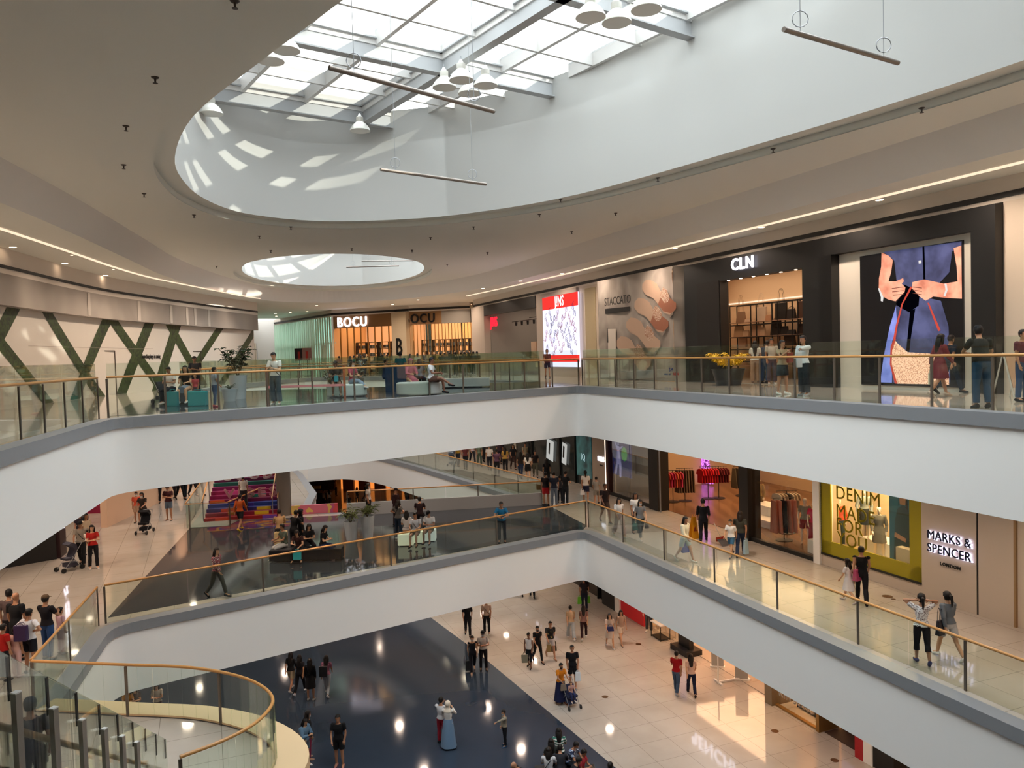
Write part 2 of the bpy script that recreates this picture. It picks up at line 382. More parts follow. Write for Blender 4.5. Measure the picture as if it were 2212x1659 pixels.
def person(label, lv, x, y, h=1.62, rot=0, pose='stand', top=('tee', '#222222'), bot=('jeans', '#33415a'), hair=('short', '#15100e'),
           shoe='#222222', skin='m', ref='f', fem=0, vox=None, seat=0.45, mask=None, cap=None, strap=None, cat='person', group=None, name='person', dress=None, nosk=False, fine=False):
    Z = {'A': ZA, 'B': ZB, 'C': ZC}.get(lv, lv)
    child = h < 1.3
    J, low = skeleton(pose, fem, child, seat)
    sc = h / 1.70; sit = POSES[pose].get('sit')
    if isinstance(x, tuple): pos = Vector((x[0], x[1], Z))
    elif ref == 'f': pos = at(x, y, Z)
    else:
        top_z = Z + (h if not sit else (seat + 0.86 * sc)); q = at(x, y, top_z); pos = Vector((q.x, q.y, Z))
    if vox is None: vox = 0.017 if pos.y < 24 else (0.021 if pos.y < 40 else 0.027)
    if fine: vox = 0.012
    # base volumes
    m = MB(); fw = 0.012 * fem
    T = J['T']
    def ell(c, ax, rx, ry, seg=14):
        """ring in the torso frame at local height"""
        return [c + _rx(J['lean'], V3(math.cos(t) * rx, math.sin(t) * ry, 0)) for t in [2 * PI * i / seg for i in range(seg)]]
    prof = [(-0.10, .085, .075), (-0.05, .145, .10), (0.02, .155 + fw, .108), (0.10, .135, .098), (0.17, .125 - fw, .09), (0.28, .145 - fw / 2, .105), (0.36, .158 - fw, .112), (0.43, .155 - fw, .095), (0.48, .11, .075), (0.52, .06, .058)]
    vs = []; fs = []
    for z, rx, ry in prof: vs += [tuple(v) for v in ell(T(0, 0, z), 0, rx, ry)]
    for i in range(len(prof) - 1):
        for j in range(14): q = (j + 1) % 14; fs.append((i * 14 + j, i * 14 + q, (i + 1) * 14 + q, (i + 1) * 14 + j))
    fs.append(tuple(range(14))[::-1]); fs.append(tuple((len(prof) - 1) * 14 + j for j in range(14))); m.add(vs, fs)
    def limb(a, b, rs):
        k = len(rs); m.tube([Vector(a + (b - a) * i / (k - 1)) for i in range(k)], rs, 10)
    for i in (0, 1):
        limb(J[f'hip{i}'] + V3(0, 0, .02), J[f'kne{i}'], [.086, .083, .07, .056]); m.ball(J[f'kne{i}'], .055, 10, 6)
        limb(J[f'kne{i}'], J[f'ank{i}'], [.053, .056, .045, .036]); m.ball(J[f'ank{i}'], .04, 8, 5)
        m.tube([Vector(J[f'hel{i}']), Vector(J[f'ank{i}'] + (J[f'toe{i}'] - J[f'ank{i}']) * .5), Vector(J[f'toe{i}'])], [.036, .042, .028], 8)
        m.ball(J[f'hip{i}'], .09, 10, 6)
        m.ball(J[f'sho{i}'], .06, 10, 6); limb(J[f'sho{i}'], J[f'elb{i}'], [.052, .05, .042, .037]); m.ball(J[f'elb{i}'], .037, 8, 5)
        limb(J[f'elb{i}'], J[f'wri{i}'], [.037, .038, .03, .025])
        limb(J[f'wri{i}'] - J[f'fin{i}'] * .01, J[f'hnd{i}'], [.024, .034, .03])
    limb(J['nek'] - V3(0, 0, .04), J['hed'], [.062, .052, .055])
    hs = 1.12 if child else 1.0; hc = J['hed'] + V3(0, 0, .01); hp = J['hp'] * 0.6
    hprof = [(-0.115, .02, .02, -.045), (-0.10, .042, .05, -.03), (-0.06, .06, .072, -.014), (-0.01, .071, .085, 0), (0.04, .076, .094, .004), (0.08, .068, .084, .006), (0.11, .045, .055, .006), (0.122, .012, .015, .006)]
    vs = []; fs = []
    for z, rx, ry, yo in hprof:
        for j in range(12):
            t = 2 * PI * j / 12; vs.append(tuple(hc + _rx(hp, V3(math.cos(t) * rx * hs, math.sin(t) * ry * hs + yo, z * hs))))
    for i in range(len(hprof) - 1):
        for j in range(12): q = (j + 1) % 12; fs.append((i * 12 + j, i * 12 + q, (i + 1) * 12 + q, (i + 1) * 12 + j))
    fs.append(tuple(range(12))[::-1]); fs.append(tuple((len(hprof) - 1) * 12 + j for j in range(12))); m.add(vs, fs)
    # one continuous skin
    me = bpy.data.meshes.new('tmp'); me.from_pydata(m.v, [], m.f); o = bpy.data.objects.new('tmp', me); C.objects.link(o)
    rm = o.modifiers.new('r', 'REMESH'); rm.mode = 'VOXEL'; rm.voxel_size = vox / sc; rm.use_smooth_shade = True
    sm = o.modifiers.new('s', 'SMOOTH'); sm.factor = 0.5; sm.iterations = 1
    dg = bpy.context.evaluated_depsgraph_get(); em = bpy.data.meshes.new_from_object(o.evaluated_get(dg)); bpy.data.objects.remove(o); bpy.data.meshes.remove(me)
    nv = len(em.vertices); co = np.empty(nv * 3, 'f'); em.vertices.foreach_get('co', co); co = co.reshape(-1, 3).astype(float)
    no = np.empty(nv * 3, 'f'); em.vertices.foreach_get('normal', no); no = no.reshape(-1, 3)
    if len(em.polygons) == 0: print('EMPTY', label)
    ls = np.empty(len(em.polygons), 'i'); em.polygons.foreach_get('loop_total', ls)
    lv_ = np.empty(len(em.loops), 'i'); em.loops.foreach_get('vertex_index', lv_)
    quads = lv_.reshape(-1, 4) if (ls == 4).all() else None
    if quads is None:
        st = np.cumsum(ls) - ls; quads = [tuple(lv_[a:a + b]) for a, b in zip(st, ls)]
    bpy.data.meshes.remove(em)
    def seg(a, b, r):
        ab = b - a; t = np.clip(((co - a) @ ab) / (ab @ ab), 0, 1); d = np.linalg.norm(co - (a + t[:, None] * ab), axis=1) - r; return d, t
    bones = [('tor', T(0.06, 0, 0), T(0.07, 0, .42), .10), ('tor', T(-0.06, 0, 0), T(-0.07, 0, .42), .10), ('hed', J['nk2'] + V3(0, 0, .0), hc + V3(0, 0, .02), .085)]
    bones.append(('nek', J['nek'], J['nk2'], .05))
    for i in (0, 1):
        bones += [('thi', J[f'hip{i}'], J[f'kne{i}'], .07), ('cal', J[f'kne{i}'], J[f'ank{i}'], .05), ('foo', J[f'hel{i}'], J[f'toe{i}'], .035),
                  ('upa', J[f'sho{i}'], J[f'elb{i}'], .045), ('for', J[f'elb{i}'], J[f'wri{i}'], .033), ('han', J[f'wri{i}'], J[f'hnd{i}'], .03)]
    DD = []; TT = []; NM = [b[0] for b in bones]
    for b in bones: d, t = seg(b[1], b[2], b[3]); DD.append(d); TT.append(t)
    DD = np.array(DD); TT = np.array(TT); w_ = DD.argmin(0); t_ = TT[w_, np.arange(nv)]; nm = np.array(NM)[w_]
    tl = np.array([(c_ - J['pel']) for c_ in co]); ca, sa = math.cos(-J['lean']), math.sin(-J['lean'])
    tz = tl[:, 1] * sa + tl[:, 2] * ca      # height along the torso above the pelvis
    hl = co - hc; ca, sa = math.cos(-hp), math.sin(-hp); hy = hl[:, 1] * ca - hl[:, 2] * sa; hz = hl[:, 1] * sa + hl[:, 2] * ca
    def shell(name, keep, off, m_, parent, extra=None):
        if isinstance(quads, np.ndarray): fk = quads[keep[quads].all(1)]
        else: fk = [q for q in quads if all(keep[i] for i in q)]
        if len(fk) == 0: return None
        idx = np.unique(np.concatenate([np.array(q) for q in fk]) if not isinstance(fk, np.ndarray) else fk); mp = -np.ones(nv, int); mp[idx] = np.arange(len(idx))
        o_ = off if isinstance(off, np.ndarray) else np.full(nv, off)
        vs = (co + no * o_[:, None])[idx]; b = MB(); b.add([tuple(v) for v in vs], [tuple(int(mp[i]) for i in q) for q in fk])
        if extra: extra(b)
        return b.build(name, m_, parent, True)
    root = thing(name, label, cat, pos, math.radians(rot), group)
    root.scale = (sc, sc, sc)
    if sit:
        hipz = J['pel'][2] - 0.115; root.location.z = Z + seat - hipz * sc
        # bring the feet down to the floor only as far as the legs reach
    else: root.location.z = Z - low * sc
    rzm = Matrix.Rotation(math.radians(rot), 3, 'Z'); HANDS[label] = [root.location + rzm @ (Vector(J[f'hnd{i}'] + J[f'fin{i}'] * .03) * sc) for i in (0, 1)]
    body = MB()
    body.add([tuple(v) for v in co], [tuple(int(i) for i in q) for q in quads]) if not isinstance(quads, np.ndarray) else body.add([tuple(v) for v in co], [tuple(q) for q in quads.tolist()])
    near = pos.y < 45
    if near:
        for i in (0, 1):
            f = J[f'fin{i}']; hh = J[f'hnd{i}']; sd = 1 if i == 0 else -1
            side = np.cross(f, V3(sd, 0.15, 0)); nn_ = np.linalg.norm(side); side = side / nn_ if nn_ > 1e-3 else V3(0, 1, 0); inn = np.cross(side, f)
            for k in range(4):
                a0 = hh - f * .012 + side * (k - 1.5) * .015; L = (.066, .075, .07, .055)[k]
                a1 = a0 + f * L * .5 + inn * .006 * sd; a2 = a0 + f * L * .85 + inn * .022 * sd
                body.tube([Vector(a0), Vector(a1), Vector(a2)], [.0085, .0078, .006], 5)
            a0 = J[f'wri{i}'] + f * .03 + side * .022 * -1; a1 = a0 + f * .03 - side * .022; a2 = a1 + f * .028 + inn * .008 * sd
            body.tube([Vector(a0), Vector(a1), Vector(a2)], [.012, .01, .0075], 5)
    R = lambda x_, y_, z_: tuple(hc + _rx(hp, V3(x_ * hs, y_ * hs, z_ * hs)))
    if mask != 'full':
        body.tube([Vector(R(0, -.082, .012)), Vector(R(0, -.099, -.025)), Vector(R(0, -.09, -.035))], [.006, .012, .01], 6)
        for sd in (1, -1): body.ball(R(sd * .077, .008, -.005), (.009 * hs, .018 * hs, .028 * hs), 6, 5)
        body.cur = 1
        for sd in (1, -1): body.ball(R(sd * .03, -.083, .016), (.011, .006, .006), 6, 4)
        body.cur = 2; body.ball(R(0, -.085, -.06), (.022, .006, .006), 6, 4); body.cur = 0
    sk = mat('skin_' + skin, SKIN.get(skin, skin), 0.55)
    body.build('body', [sk, mat('eye_dark', '#1a1210', 0.3), mat('lips', '#8a4a42', 0.5)], root, True)
    def fm(spec):
        c = spec
        if isinstance(c, str) and c.startswith('#'): return mat('cloth_' + c[1:], c, 0.85, spec=0.25)
        return MATS[c]
    isn = lambda *k: np.isin(nm, k)
    if nosk: return root
    # upper garment
    if top:
        kind, col = top[0], top[1]
        keep = (isn('tor') | (isn('thi') & (t_ < (.12 if sit else .3))) | isn('nek')) & (tz > (0.0 if kind not in ('crop', 'tuck') else .10)) & (tz < .505)
        if kind in ('tank',): keep = keep & (tz < .49) & ~isn('upa'); keep |= isn('upa') & (t_ < .04)
        elif kind in ('tee', 'crop', 'tuck'): keep |= (isn('upa') & (t_ < .62))
        elif kind in ('long', 'jacket'): keep |= isn('upa') | (isn('for') & (t_ < .93))
        elif kind == 'half': keep |= isn('upa') | (isn('for') & (t_ < .15))
        if kind == 'tank': keep |= (isn('tor') & (tz > .0) & (tz < .47))
        if kind == 'tunic': keep |= isn('upa') | (isn('for') & (t_ < .9))
        off = np.full(nv, .014); off = off + np.where(tz < .15, .012 * (.15 - tz) / .15, 0).clip(0, .014) + np.where(isn('upa'), .010 * t_, 0)
        if kind == 'jacket': off = off + .012
        shell('jacket' if kind == 'jacket' else ('shirt' if not fem else 'blouse'), keep, off, fm(col), root)
    if bot:
        kind, col = bot[0], bot[1]
        if kind in ('jeans', 'pants', 'wide', 'shorts', 'capri', 'legging'):
            keep = (isn('tor', 'thi') & (tz < .14))
            lim = {'shorts': (.72, 0), 'capri': (1.1, .45)}.get(kind, (1.1, .93))
            keep &= ~(isn('thi') & (t_ > lim[0])); 
            if lim[1]: keep |= (isn('cal') & (t_ < lim[1])) | (isn('thi') & (t_ <= 1.01))
            off = np.full(nv, .009); off = off + (np.where(isn('cal'), .004 + .014 * t_, 0.004) if kind != 'legging' else 0)
            if kind == 'wide': off = off + np.where(isn('cal'), .018 + .02 * t_, np.where(isn('thi'), .018 * t_, 0))
            if kind == 'shorts': off = off + np.where(isn('thi'), .022 * t_, 0)
            shell({'shorts': 'shorts', 'jeans': 'jeans'}.get(kind, 'trousers'), keep, off, fm(col), root)
        elif kind in ('skirt', 'long_skirt', 'dress', 'long_dress', 'gown'):
            zt = .12 if 'dress' not in kind and kind != 'gown' else .16
            zb = {'skirt': -.42, 'dress': -.40, 'long_skirt': -.80, 'long_dress': -.83, 'gown': -.86}[kind]
            b = MB(); seg_ = 20; rings = 7; vs = []; pel = J['pel']
            if sit:
                ctr = [(J['hip0'] + J['hip1']) / 2 + V3(0, 0, .03), (J['kne0'] + J['kne1']) / 2 + V3(0, 0, .0), (J['ank0'] + J['ank1']) / 2 + V3(0, 0, .12)]
                if kind in ('skirt', 'dress'): ctr = ctr[:2]
                b.tube([Vector(J['pel'] + V3(0, .02, .12)), Vector(ctr[0])] + [Vector(c_) for c_ in ctr[1:]], [.14, .17, .16, .17][:1 + len(ctr)], 16, flat=.75)
            else:
                for i in range(rings + 1):
                    f = i / rings; z = zt + (zb - zt) * f
                    wv = .16 + fw + f * (.05 if kind in ('skirt', 'dress') else .13); dv = .12 + f * (.11 if kind in ('skirt', 'dress') else .14)
                    if z > .05: wv = .145; dv = .11
                    for j in range(seg_):
                        t = 2 * PI * j / seg_; rip = 1 + .05 * f * math.sin(5 * t + f)
                        vs.append(tuple(pel + V3(math.cos(t) * wv * rip, math.sin(t) * dv * rip, z)))
                fs = [(i * seg_ + j, i * seg_ + (j + 1) % seg_, (i + 1) * seg_ + (j + 1) % seg_, (i + 1) * seg_ + j) for i in range(rings) for j in range(seg_)]
                b.add(vs, fs)
            b.build('skirt' if 'skirt' in kind else 'dress_skirt', fm(col), root, True)
    # hair
    if hair and hair[0] != 'bald':
        kind, col = hair
        hm = mat('hair_' + col[1:], col, 0.55, spec=0.3)
        if kind in ('short', 'long', 'pony', 'bun', 'bob'):
            keep = isn('hed', 'nek') & ((hz > .055 * hs) | ((hy > .0) & (hz > (-.06 if kind == 'short' else -.09)) ) | ((hy > -.03) & (hz > .0))) & (hz > -.11)
            off = np.full(nv, .016 if kind == 'short' else .022)
            def ex(b):
                if kind in ('long', 'bob'):
                    L = .42 if kind == 'long' else .2
                    b.tube([Vector(R(0, .03, .08)), Vector(R(0, .07, 0)), Vector(R(0, .085, -.1)), Vector(tuple(np.array(R(0, .10, -.1)) + V3(0, .02, -L * .5))), Vector(tuple(np.array(R(0, .09, -.1)) + V3(0, .01, -L)))], [.05, .085, .092, .08, .04], 10, flat=.5)
                    for sd in (1, -1): b.tube([Vector(R(sd * .06, 0, .06)), Vector(R(sd * .085, .01, -.03)), Vector(tuple(np.array(R(sd * .085, .02, -.12)) + V3(0, 0, -L * .35)))], [.03, .036, .02], 8)
                if kind == 'pony': b.tube([Vector(R(0, .085, .05)), Vector(R(0, .15, .03)), Vector(R(0, .17, -.1)), Vector(R(0, .15, -.24))], [.028, .04, .034, .012], 8)
                if kind == 'bun': b.ball(R(0, .09, .07), .045, 10, 6)
            shell('hair', keep, off, hm, root, ex)

        elif kind == 'hijab':
            keep = (isn('hed', 'nek') & ~((hy < -.045) & (hz < .06 * hs) & (hz > -.085) & (abs(hl[:, 0]) < .058))) | (isn('tor') & (tz > .40))
            shell('headscarf', keep, np.full(nv, .03), fm(col), root)
    if cap:
        b = MB(); n_ = 14
        prof_ = [(.088, .035), (.09, .06), (.082, .095), (.055, .128), (.0, .14)]; vs = []
        for r_, z_ in prof_:
            for j in range(n_): t = 2 * PI * j / n_; vs.append(R(math.cos(t) * r_, math.sin(t) * r_ * 1.16 + .004, z_))
        b.add(vs, [(i * n_ + j, i * n_ + (j + 1) % n_, (i + 1) * n_ + (j + 1) % n_, (i + 1) * n_ + j) for i in range(4) for j in range(n_)])
        b.add([R(-.07, -.07, .05), R(.07, -.07, .05), R(.055, -.17, .035), R(-.055, -.17, .035), R(-.07, -.07, .058), R(.07, -.07, .058), R(.055, -.17, .043), R(-.055, -.17, .043)],
              [(0, 1, 2, 3), (7, 6, 5, 4), (0, 4, 5, 1), (1, 5, 6, 2), (2, 6, 7, 3), (3, 7, 4, 0)])
        b.build('cap', fm(cap), root, True)
    if mask and mask != 'full':
        shell('face_mask', isn('hed') & (hy < -.02) & (hz < -.012) & (hz > -.115), np.full(nv, .012), mat('mask_' + mask[1:], mask, 0.8), root)
    if shoe:
        slip = isinstance(shoe, tuple)
        for i in (0, 1):
            b = MB(); an, to, he = J[f'ank{i}'], J[f'toe{i}'], J[f'hel{i}']; d = to - he; d /= np.linalg.norm(d)
            if slip:
                dn = V3(0, 0, -.034); b.tube([Vector(he - d * .03 + dn), Vector(he + (to - he) * .5 + dn), Vector(to + d * .04 + dn)], [.034, .045, .036], 8, flat=.35)
                b.tube([Vector(he + (to - he) * .62 + V3(.035, 0, -.02)), Vector(he + (to - he) * .62 + V3(0, 0, .03)), Vector(he + (to - he) * .62 + V3(-.035, 0, -.02))], .012, 6)
            else:
                b.tube([Vector(he - d * .03 + V3(0, 0, .012)), Vector(he + V3(0, 0, .02)), Vector(he + (to - he) * .45 + V3(0, 0, .012)), Vector(he + (to - he) * .8 - V3(0, 0, .002)), Vector(to + d * .035 - V3(0, 0, .006))], [.03, .05, .047, .042, .026], 10, flat=.95)
            b.build('sandal' if slip else 'shoe', fm(shoe[0] if slip else shoe), root, True)
    if strap:
        b = MB(); sd = 1
        b.tube([Vector(T(-sd * .13, -.02, .46)), Vector(T(-.05, -.135, .34)), Vector(T(.06, -.13, .18)), Vector(T(.17, -.04, .03)), Vector(T(.17, .05, .05)), Vector(T(.05, .13, .25)), Vector(T(-.08, .12, .42)), Vector(T(-sd * .13, -.02, .46))], .011, 5)
        b.build('bag_strap', fm(strap), root, True)
    return root
# ------------------------------------------------------------------ shared materials
M_white = mat('white_paint', '#e9e7e4', 0.55)
M_ceil = mat('ceiling_paint', '#e6e6de', 0.8)
M_fascia = mat('fascia_paint', '#f6f4f1', 0.5)
M_greytrim = mat('grey_trim', '#86888c', 0.45)
M_dark = mat('near_black', '#141414', 0.5)
M_black = mat('black_cladding', '#111112', 0.45)
M_wood = mat('oak_handrail', '#c08a4c', 0.35)
M_post = mat('bronze_post', '#6d645a', 0.35, 0.6)
M_steel = mat('steel', '#9a9ca0', 0.35, 0.7)
M_steelgrey = mat('grey_steel_paint', '#b4b6b8', 0.5); M_steellit = mat('lit_steel_paint', '#e0dedb', 0.5)  # paler copy: daylight on purlins and rafters is put into the colour
M_glass = glass_mat('balustrade_glass', '#f3f8f4', 0.025)
M_shopglass = glass_mat('shop_glass', '#f8faf8', 0.015)
M_skyglass = glass_mat('roof_glass', '#eef3f5', 0.04)
M_cream = floor_mat('cream_tiles', '#b1a79c', '#b9b0a6', '#7f766c', (1.2, 1.2), 0.06)
M_darkfl = floor_mat('slate_tiles', '#2f343b', '#3d4248', '#2a2e34', (30, 30), 0.07, nscale=0.16, jw=0.0)
M_bluefl = floor_mat('blue_slate_tiles', '#28323f', '#323d4c', '#222b38', (30, 30), 0.09, nscale=0.12, jw=0.0)
M_beige = mat('beige_trim', '#d8bb92', 0.45)
M_wall = mat('beige_wall', '#cfc2b2', 0.6)
M_warm = mat('warm_interior', '#e0bf98', 0.7)
E_down = emat('downlight_glow', '#ffdcb8', 14.0)
E_cove = emat('cove_glow', '#ffd9ba', 0.95)
E_whitesign = emat('white_sign_glow', '#f4efff', 2.6)
V = lambda p, z: Vector((p[0], p[1], z))

# ------------------------------------------------------------------ the atrium opening
P1 = Vector((2.95, 33.1)); P0 = Vector((-11.35, 21.3))
RB = P(6.0, 14.8).to_2d(); LA = Vector((-9.25, 12.9)); LA2 = Vector((-6.2, 0.5))
LB = Vector((-10.7, 16.8))
RN = Vector((15.6, 0.35))
voidA_edge = [LA2, LA] + round_corner(LA, P0, P1, 1.0) + round_corner(P0, P1, RB, 1.2) + [RN]
# the stair landing on the middle level
land = smooth_curve([(-10.7, 16.8), (-8.6, 16.45), (-6.9, 16.15), (-5.55, 15.5), (-4.75, 14.6), (-4.7, 13.7), (-5.05, 13.0), (-5.6, 12.45)], 5)
voidB_edge = [Vector((-5.6, 0.3)), Vector((-5.6, 12.45))] + land[::-1][1:] + round_corner(LB, Vector((-12.25, 22.4)), P1, 1.0) + round_corner(P0, P1, RB, 1.2) + [RN]
# far opening
farR = [(1.4, 38.7), (-0.3, 42), (-2.4, 46), (-4.9, 50.5), (-7.5, 55), (-10.6, 59.6), (-13.6, 61.8), (-16.5, 61)]
voidA2 = [Vector(p) for p in [(-16.2, 38.2), (-8.2, 37.6)]] + smooth_curve(farR, 4) + [Vector(p) for p in [(-17.4, 55), (-17.8, 48), (-17.3, 42)]]
voidB2 = [Vector(p) for p in [(-8.2, 37.3)]] + smooth_curve(farR, 4) + [Vector(p) for p in [(-17.6, 58), (-14.4, 51), (-11.6, 43.5), (-10.7, 38)]]
OUT = [(-34, -14), (34, -14), (34, 96), (-34, 96)]
def slab(level, z, holes, nm):
    struct('floor_' + nm, MB().plate(OUT, [[tuple(p) for p in h] for h in holes], z - 0.25, z), M_cream)
def outward(h, d):
    """offset the opening's outline towards the opening"""
    a = sum(h[i].x * h[(i + 1) % len(h)].y - h[(i + 1) % len(h)].x * h[i].y for i in range(len(h)))
    return offset2(h, d if a > 0 else -d)
def edging(h, z, nm, white=M_fascia, grey=M_greytrim, hw=1.78):
    g0 = h; g1 = outward(h, 0.42)
    mb = MB(); mb.strip([V(p, z + .004) for p in g0], [V(p, z + .004) for p in g1], True)
    mb.strip([V(p, z + .004) for p in g1], [V(p, z - .28) for p in g1], True)
    g2 = outward(h, 0.36); mb.strip([V(p, z - .28) for p in g1], [V(p, z - .28) for p in g2], True)
    struct('trim_ledge_' + nm, mb, grey)
    mb = MB(); mb.strip([V(p, z - .28) for p in g2], [V(p, z - .28 - hw) for p in g2], True)
    mb.strip([V(p, z - .28 - hw) for p in g2], [V(p, z - .28 - hw) for p in h], True)
    struct('wall_fascia_' + nm, mb, white, True)
slab('A', ZA, [voidA_edge, voidA2], 'upper'); edging(voidA_edge, ZA, 'upper'); edging(voidA2, ZA, 'upper_far', hw=.6)
slab('B', ZB, [voidB_edge, voidB2], 'middle'); edging(voidB_edge, ZB, 'middle'); edging(voidB2, ZB, 'middle_far')
struct('floor_ground', MB().plate(OUT, [], ZC - 0.25, ZC), M_cream)
# landing ring in beige over the grey edging
la = land; lb = offset2(land, 0.62, False); lc = offset2(land, 0.46, False)
if (lb[10] - Vector((-8, 13))).length < (la[10] - Vector((-8, 13))).length: lb = offset2(land, -0.62, False)
mb = MB(); mb.strip([V(p, ZB + .02) for p in la], [V(p, ZB + .02) for p in lb]); mb.strip([V(p, ZB + .02) for p in lb], [V(p, ZB - 2.1) for p in lb])
mb.strip([V(p, ZB + .02) for p in la], [V(p, ZB + .06) for p in la])
struct('trim_landing_ring', mb, M_beige, True)
# dark stone inlays
def inlay(nm, pts, z, m): struct('floor_inlay_' + nm, MB().plate(pts, [], z + .001, z + .006), m)
bridge = [(-11.6, 21.9)] + [(p.x, p.y) for p in round_corner(P0, P1, RB, 1.2)][:4] + [(3.05, 33.4), (1.5, 38.5), (-8.2, 37.2), (-15.2, 36.6)]
inlay('middle', [(-12.3, 23.0)] + bridge[1:], ZB, M_darkfl)
inlay('upper', [(-11.5, 22.0), (2.9, 33.9), (1.5, 38.4), (-8.2, 37.5), (-15.5, 37.8), (-14.6, 30)], ZA, M_darkfl)
inlay('ground', [(-24, 80), (-11.8, 54), (-4.72, 39.93), (-2.2, 35.29), (0.25, 30.26), (2.98, 24.64), (14, 2), (-30, 2), (-30, 80)], ZC, M_bluefl)
# reflection of the painted stairs, put into the floor colour before them
M_stairrefl = pattern('floor_stair_reflection', 'noise', ['#3a2c60', '#6a2c48', '#8a6c34', '#2c3668', '#5a2c4c', '#804a2a'], 0.7, 0.12, stops=[0, .40, .47, .53, .58, .64], detail=1)
struct('floor_stair_reflection', MB().plate([(-14.2, 36.3), (-10.6, 36.6), (-10.3, 35.0), (-13.8, 34.4)], [], ZB + .008, ZB + .012), M_stairrefl)
# slab undersides = ceilings of the lower levels
M_lowceil = mat('lower_ceiling_paint', '#c4b8ac', 0.8)
struct('ceiling_middle', MB().plate(OUT, [[tuple(p) for p in outward(voidA_edge, -.02)], [tuple(p) for p in outward(voidA2, -.02)]], ZA - 2.04, ZA - 2.0), M_lowceil)
struct('ceiling_ground', MB().plate(OUT, [[tuple(p) for p in outward(voidB_edge, -.02)], [tuple(p) for p in outward(voidB2, -.02)]], ZB - 2.04, ZB - 2.0), M_lowceil)

# ------------------------------------------------------------------ upper ceiling
oval = smooth_curve([(-2.29, 11.52), (-4.24, 13.79), (-6.6, 16.7), (-8.35, 19.89), (-9.2, 22.41), (-9.6, 25.03), (-9.2, 27.6), (-7.3, 29.5), (-4.4, 29.8), (-1.4, 28.9), (2.4, 26.0), (6.98, 19.6), (9.78, 14.8), (11.3, 10.5), (10.9, 6.5), (8.2, 4.4), (4.6, 4.8), (1.0, 7.6)], 5, True)
def ell(cx, cy, a, b, rot, n=40): return [Vector((cx + a * math.cos(t) * math.cos(rot) - b * math.sin(t) * math.sin(rot), cy + a * math.cos(t) * math.sin(rot) + b * math.sin(t) * math.cos(rot))) for t in [2 * PI * i / n for i in range(n)]]
oval2 = ell(-10.4, 46.9, 5.25, 9.3, math.radians(13))
edge42 = [P(12, 17.1).to_2d(), P(-10, 17.1).to_2d(), P(-25, 17.1).to_2d(), P(-38, 17.0).to_2d(), (-0.5, 47.5), (-3.0, 51.8), (-6.0, 55.4), (-10, 58.2), (-14.0, 58.4), (-16.6, 55.6), (-17.3, 51), (-17.2, 44), (-16.4, 37), (-15.1, 31), (-13.2, 22), (-11.6, 12), (-10.6, 2), (-10.5, -8)]
edge42 = smooth_curve(edge42, 9); e42 = [Vector((p[0], p[1])) for p in edge42]
e50 = offset2(e42, 0.65, False)
if (e50[len(e50) // 2] - Vector((-10, 45))).length > (e42[len(e42) // 2] - Vector((-10, 45))).length: e50 = offset2(e42, -0.65, False)
ov_out = outward(oval, -0.5); ov2_out = outward(oval2, -0.45)
ZM = 5.0; ZS = 4.2
struct('ceiling_main', MB().plate([tuple(p) for p in e50], [[tuple(p) for p in ov_out], [tuple(p) for p in ov2_out]], ZM, ZM + .03), M_ceil)
mb = MB(); mb.strip([V(p, ZM) for p in e50], [V(p, ZS) for p in e42]); mb.strip([V(p, ZS) for p in e42], [V(p, ZS + .05) for p in offset2(e42, .04, False)])
struct('ceiling_curved_edge', mb, M_white)
for nm, o_, oo in (('large', oval, ov_out), ('small', oval2, ov2_out)):
    mb = MB(); mb.strip([V(p, ZM) for p in oo], [V(p, ZM + .2) for p in oo], True); mb.strip([V(p, ZM + .2) for p in oo], [V(p, ZM + .2) for p in o_], True)
    struct('ceiling_ring_' + nm, mb, M_ceil)
    mb = MB(); mb.strip([V(p, ZM + .2) for p in o_], [V(p, 9.3 if nm == 'large' else 9.0) for p in o_], True)
    struct('wall_skylight_well_' + nm, mb, mat('well_paint', '#c4c4c1', 0.6), True)
oval3 = ell(-25.4, 84, 3.2, 6, 0)
per = [(-34, -14)] + [tuple(p) for p in e42[::-1]] + [(34, -14), (34, 96), (-34, 96)]
struct('ceiling_perimeter', MB().plate(per, [[tuple(p) for p in oval3]], ZS, ZS + .03), M_ceil)
struct('wall_skylight_well_far', MB().strip([V(p, ZS) for p in oval3], [V(p, 8) for p in oval3], True), mat('well_paint', '#c4c4c1', 0.6), True)
# roof above (keeps daylight to the skylights)
struct('roof_slab', MB().plate([(-36, -16), (36, -16), (36, 98), (-36, 98)], [[tuple(p) for p in outward(oval, -.02)], [tuple(p) for p in outward(oval2, -.02)], [tuple(p) for p in oval3]], 5.3, 5.6), M_ceil)
# outer shell
mb = MB(); mb.bx(-34.4, -34, -14, 96, ZC - .3, 5.6); struct('wall_outer_left', mb, M_wall)
mb = MB(); mb.bx(34, 34.4, -14, 96, ZC - .3, 5.6); struct('wall_outer_right', mb, M_wall)
mb = MB(); mb.bx(-34, 34, -14.4, -14, ZC - .3, 5.6); struct('wall_outer_back', mb, M_wall)
mb = MB(); mb.bx(-34, 34, 96, 96.4, ZC - .3, 5.6); struct('wall_outer_front', mb, M_wall)

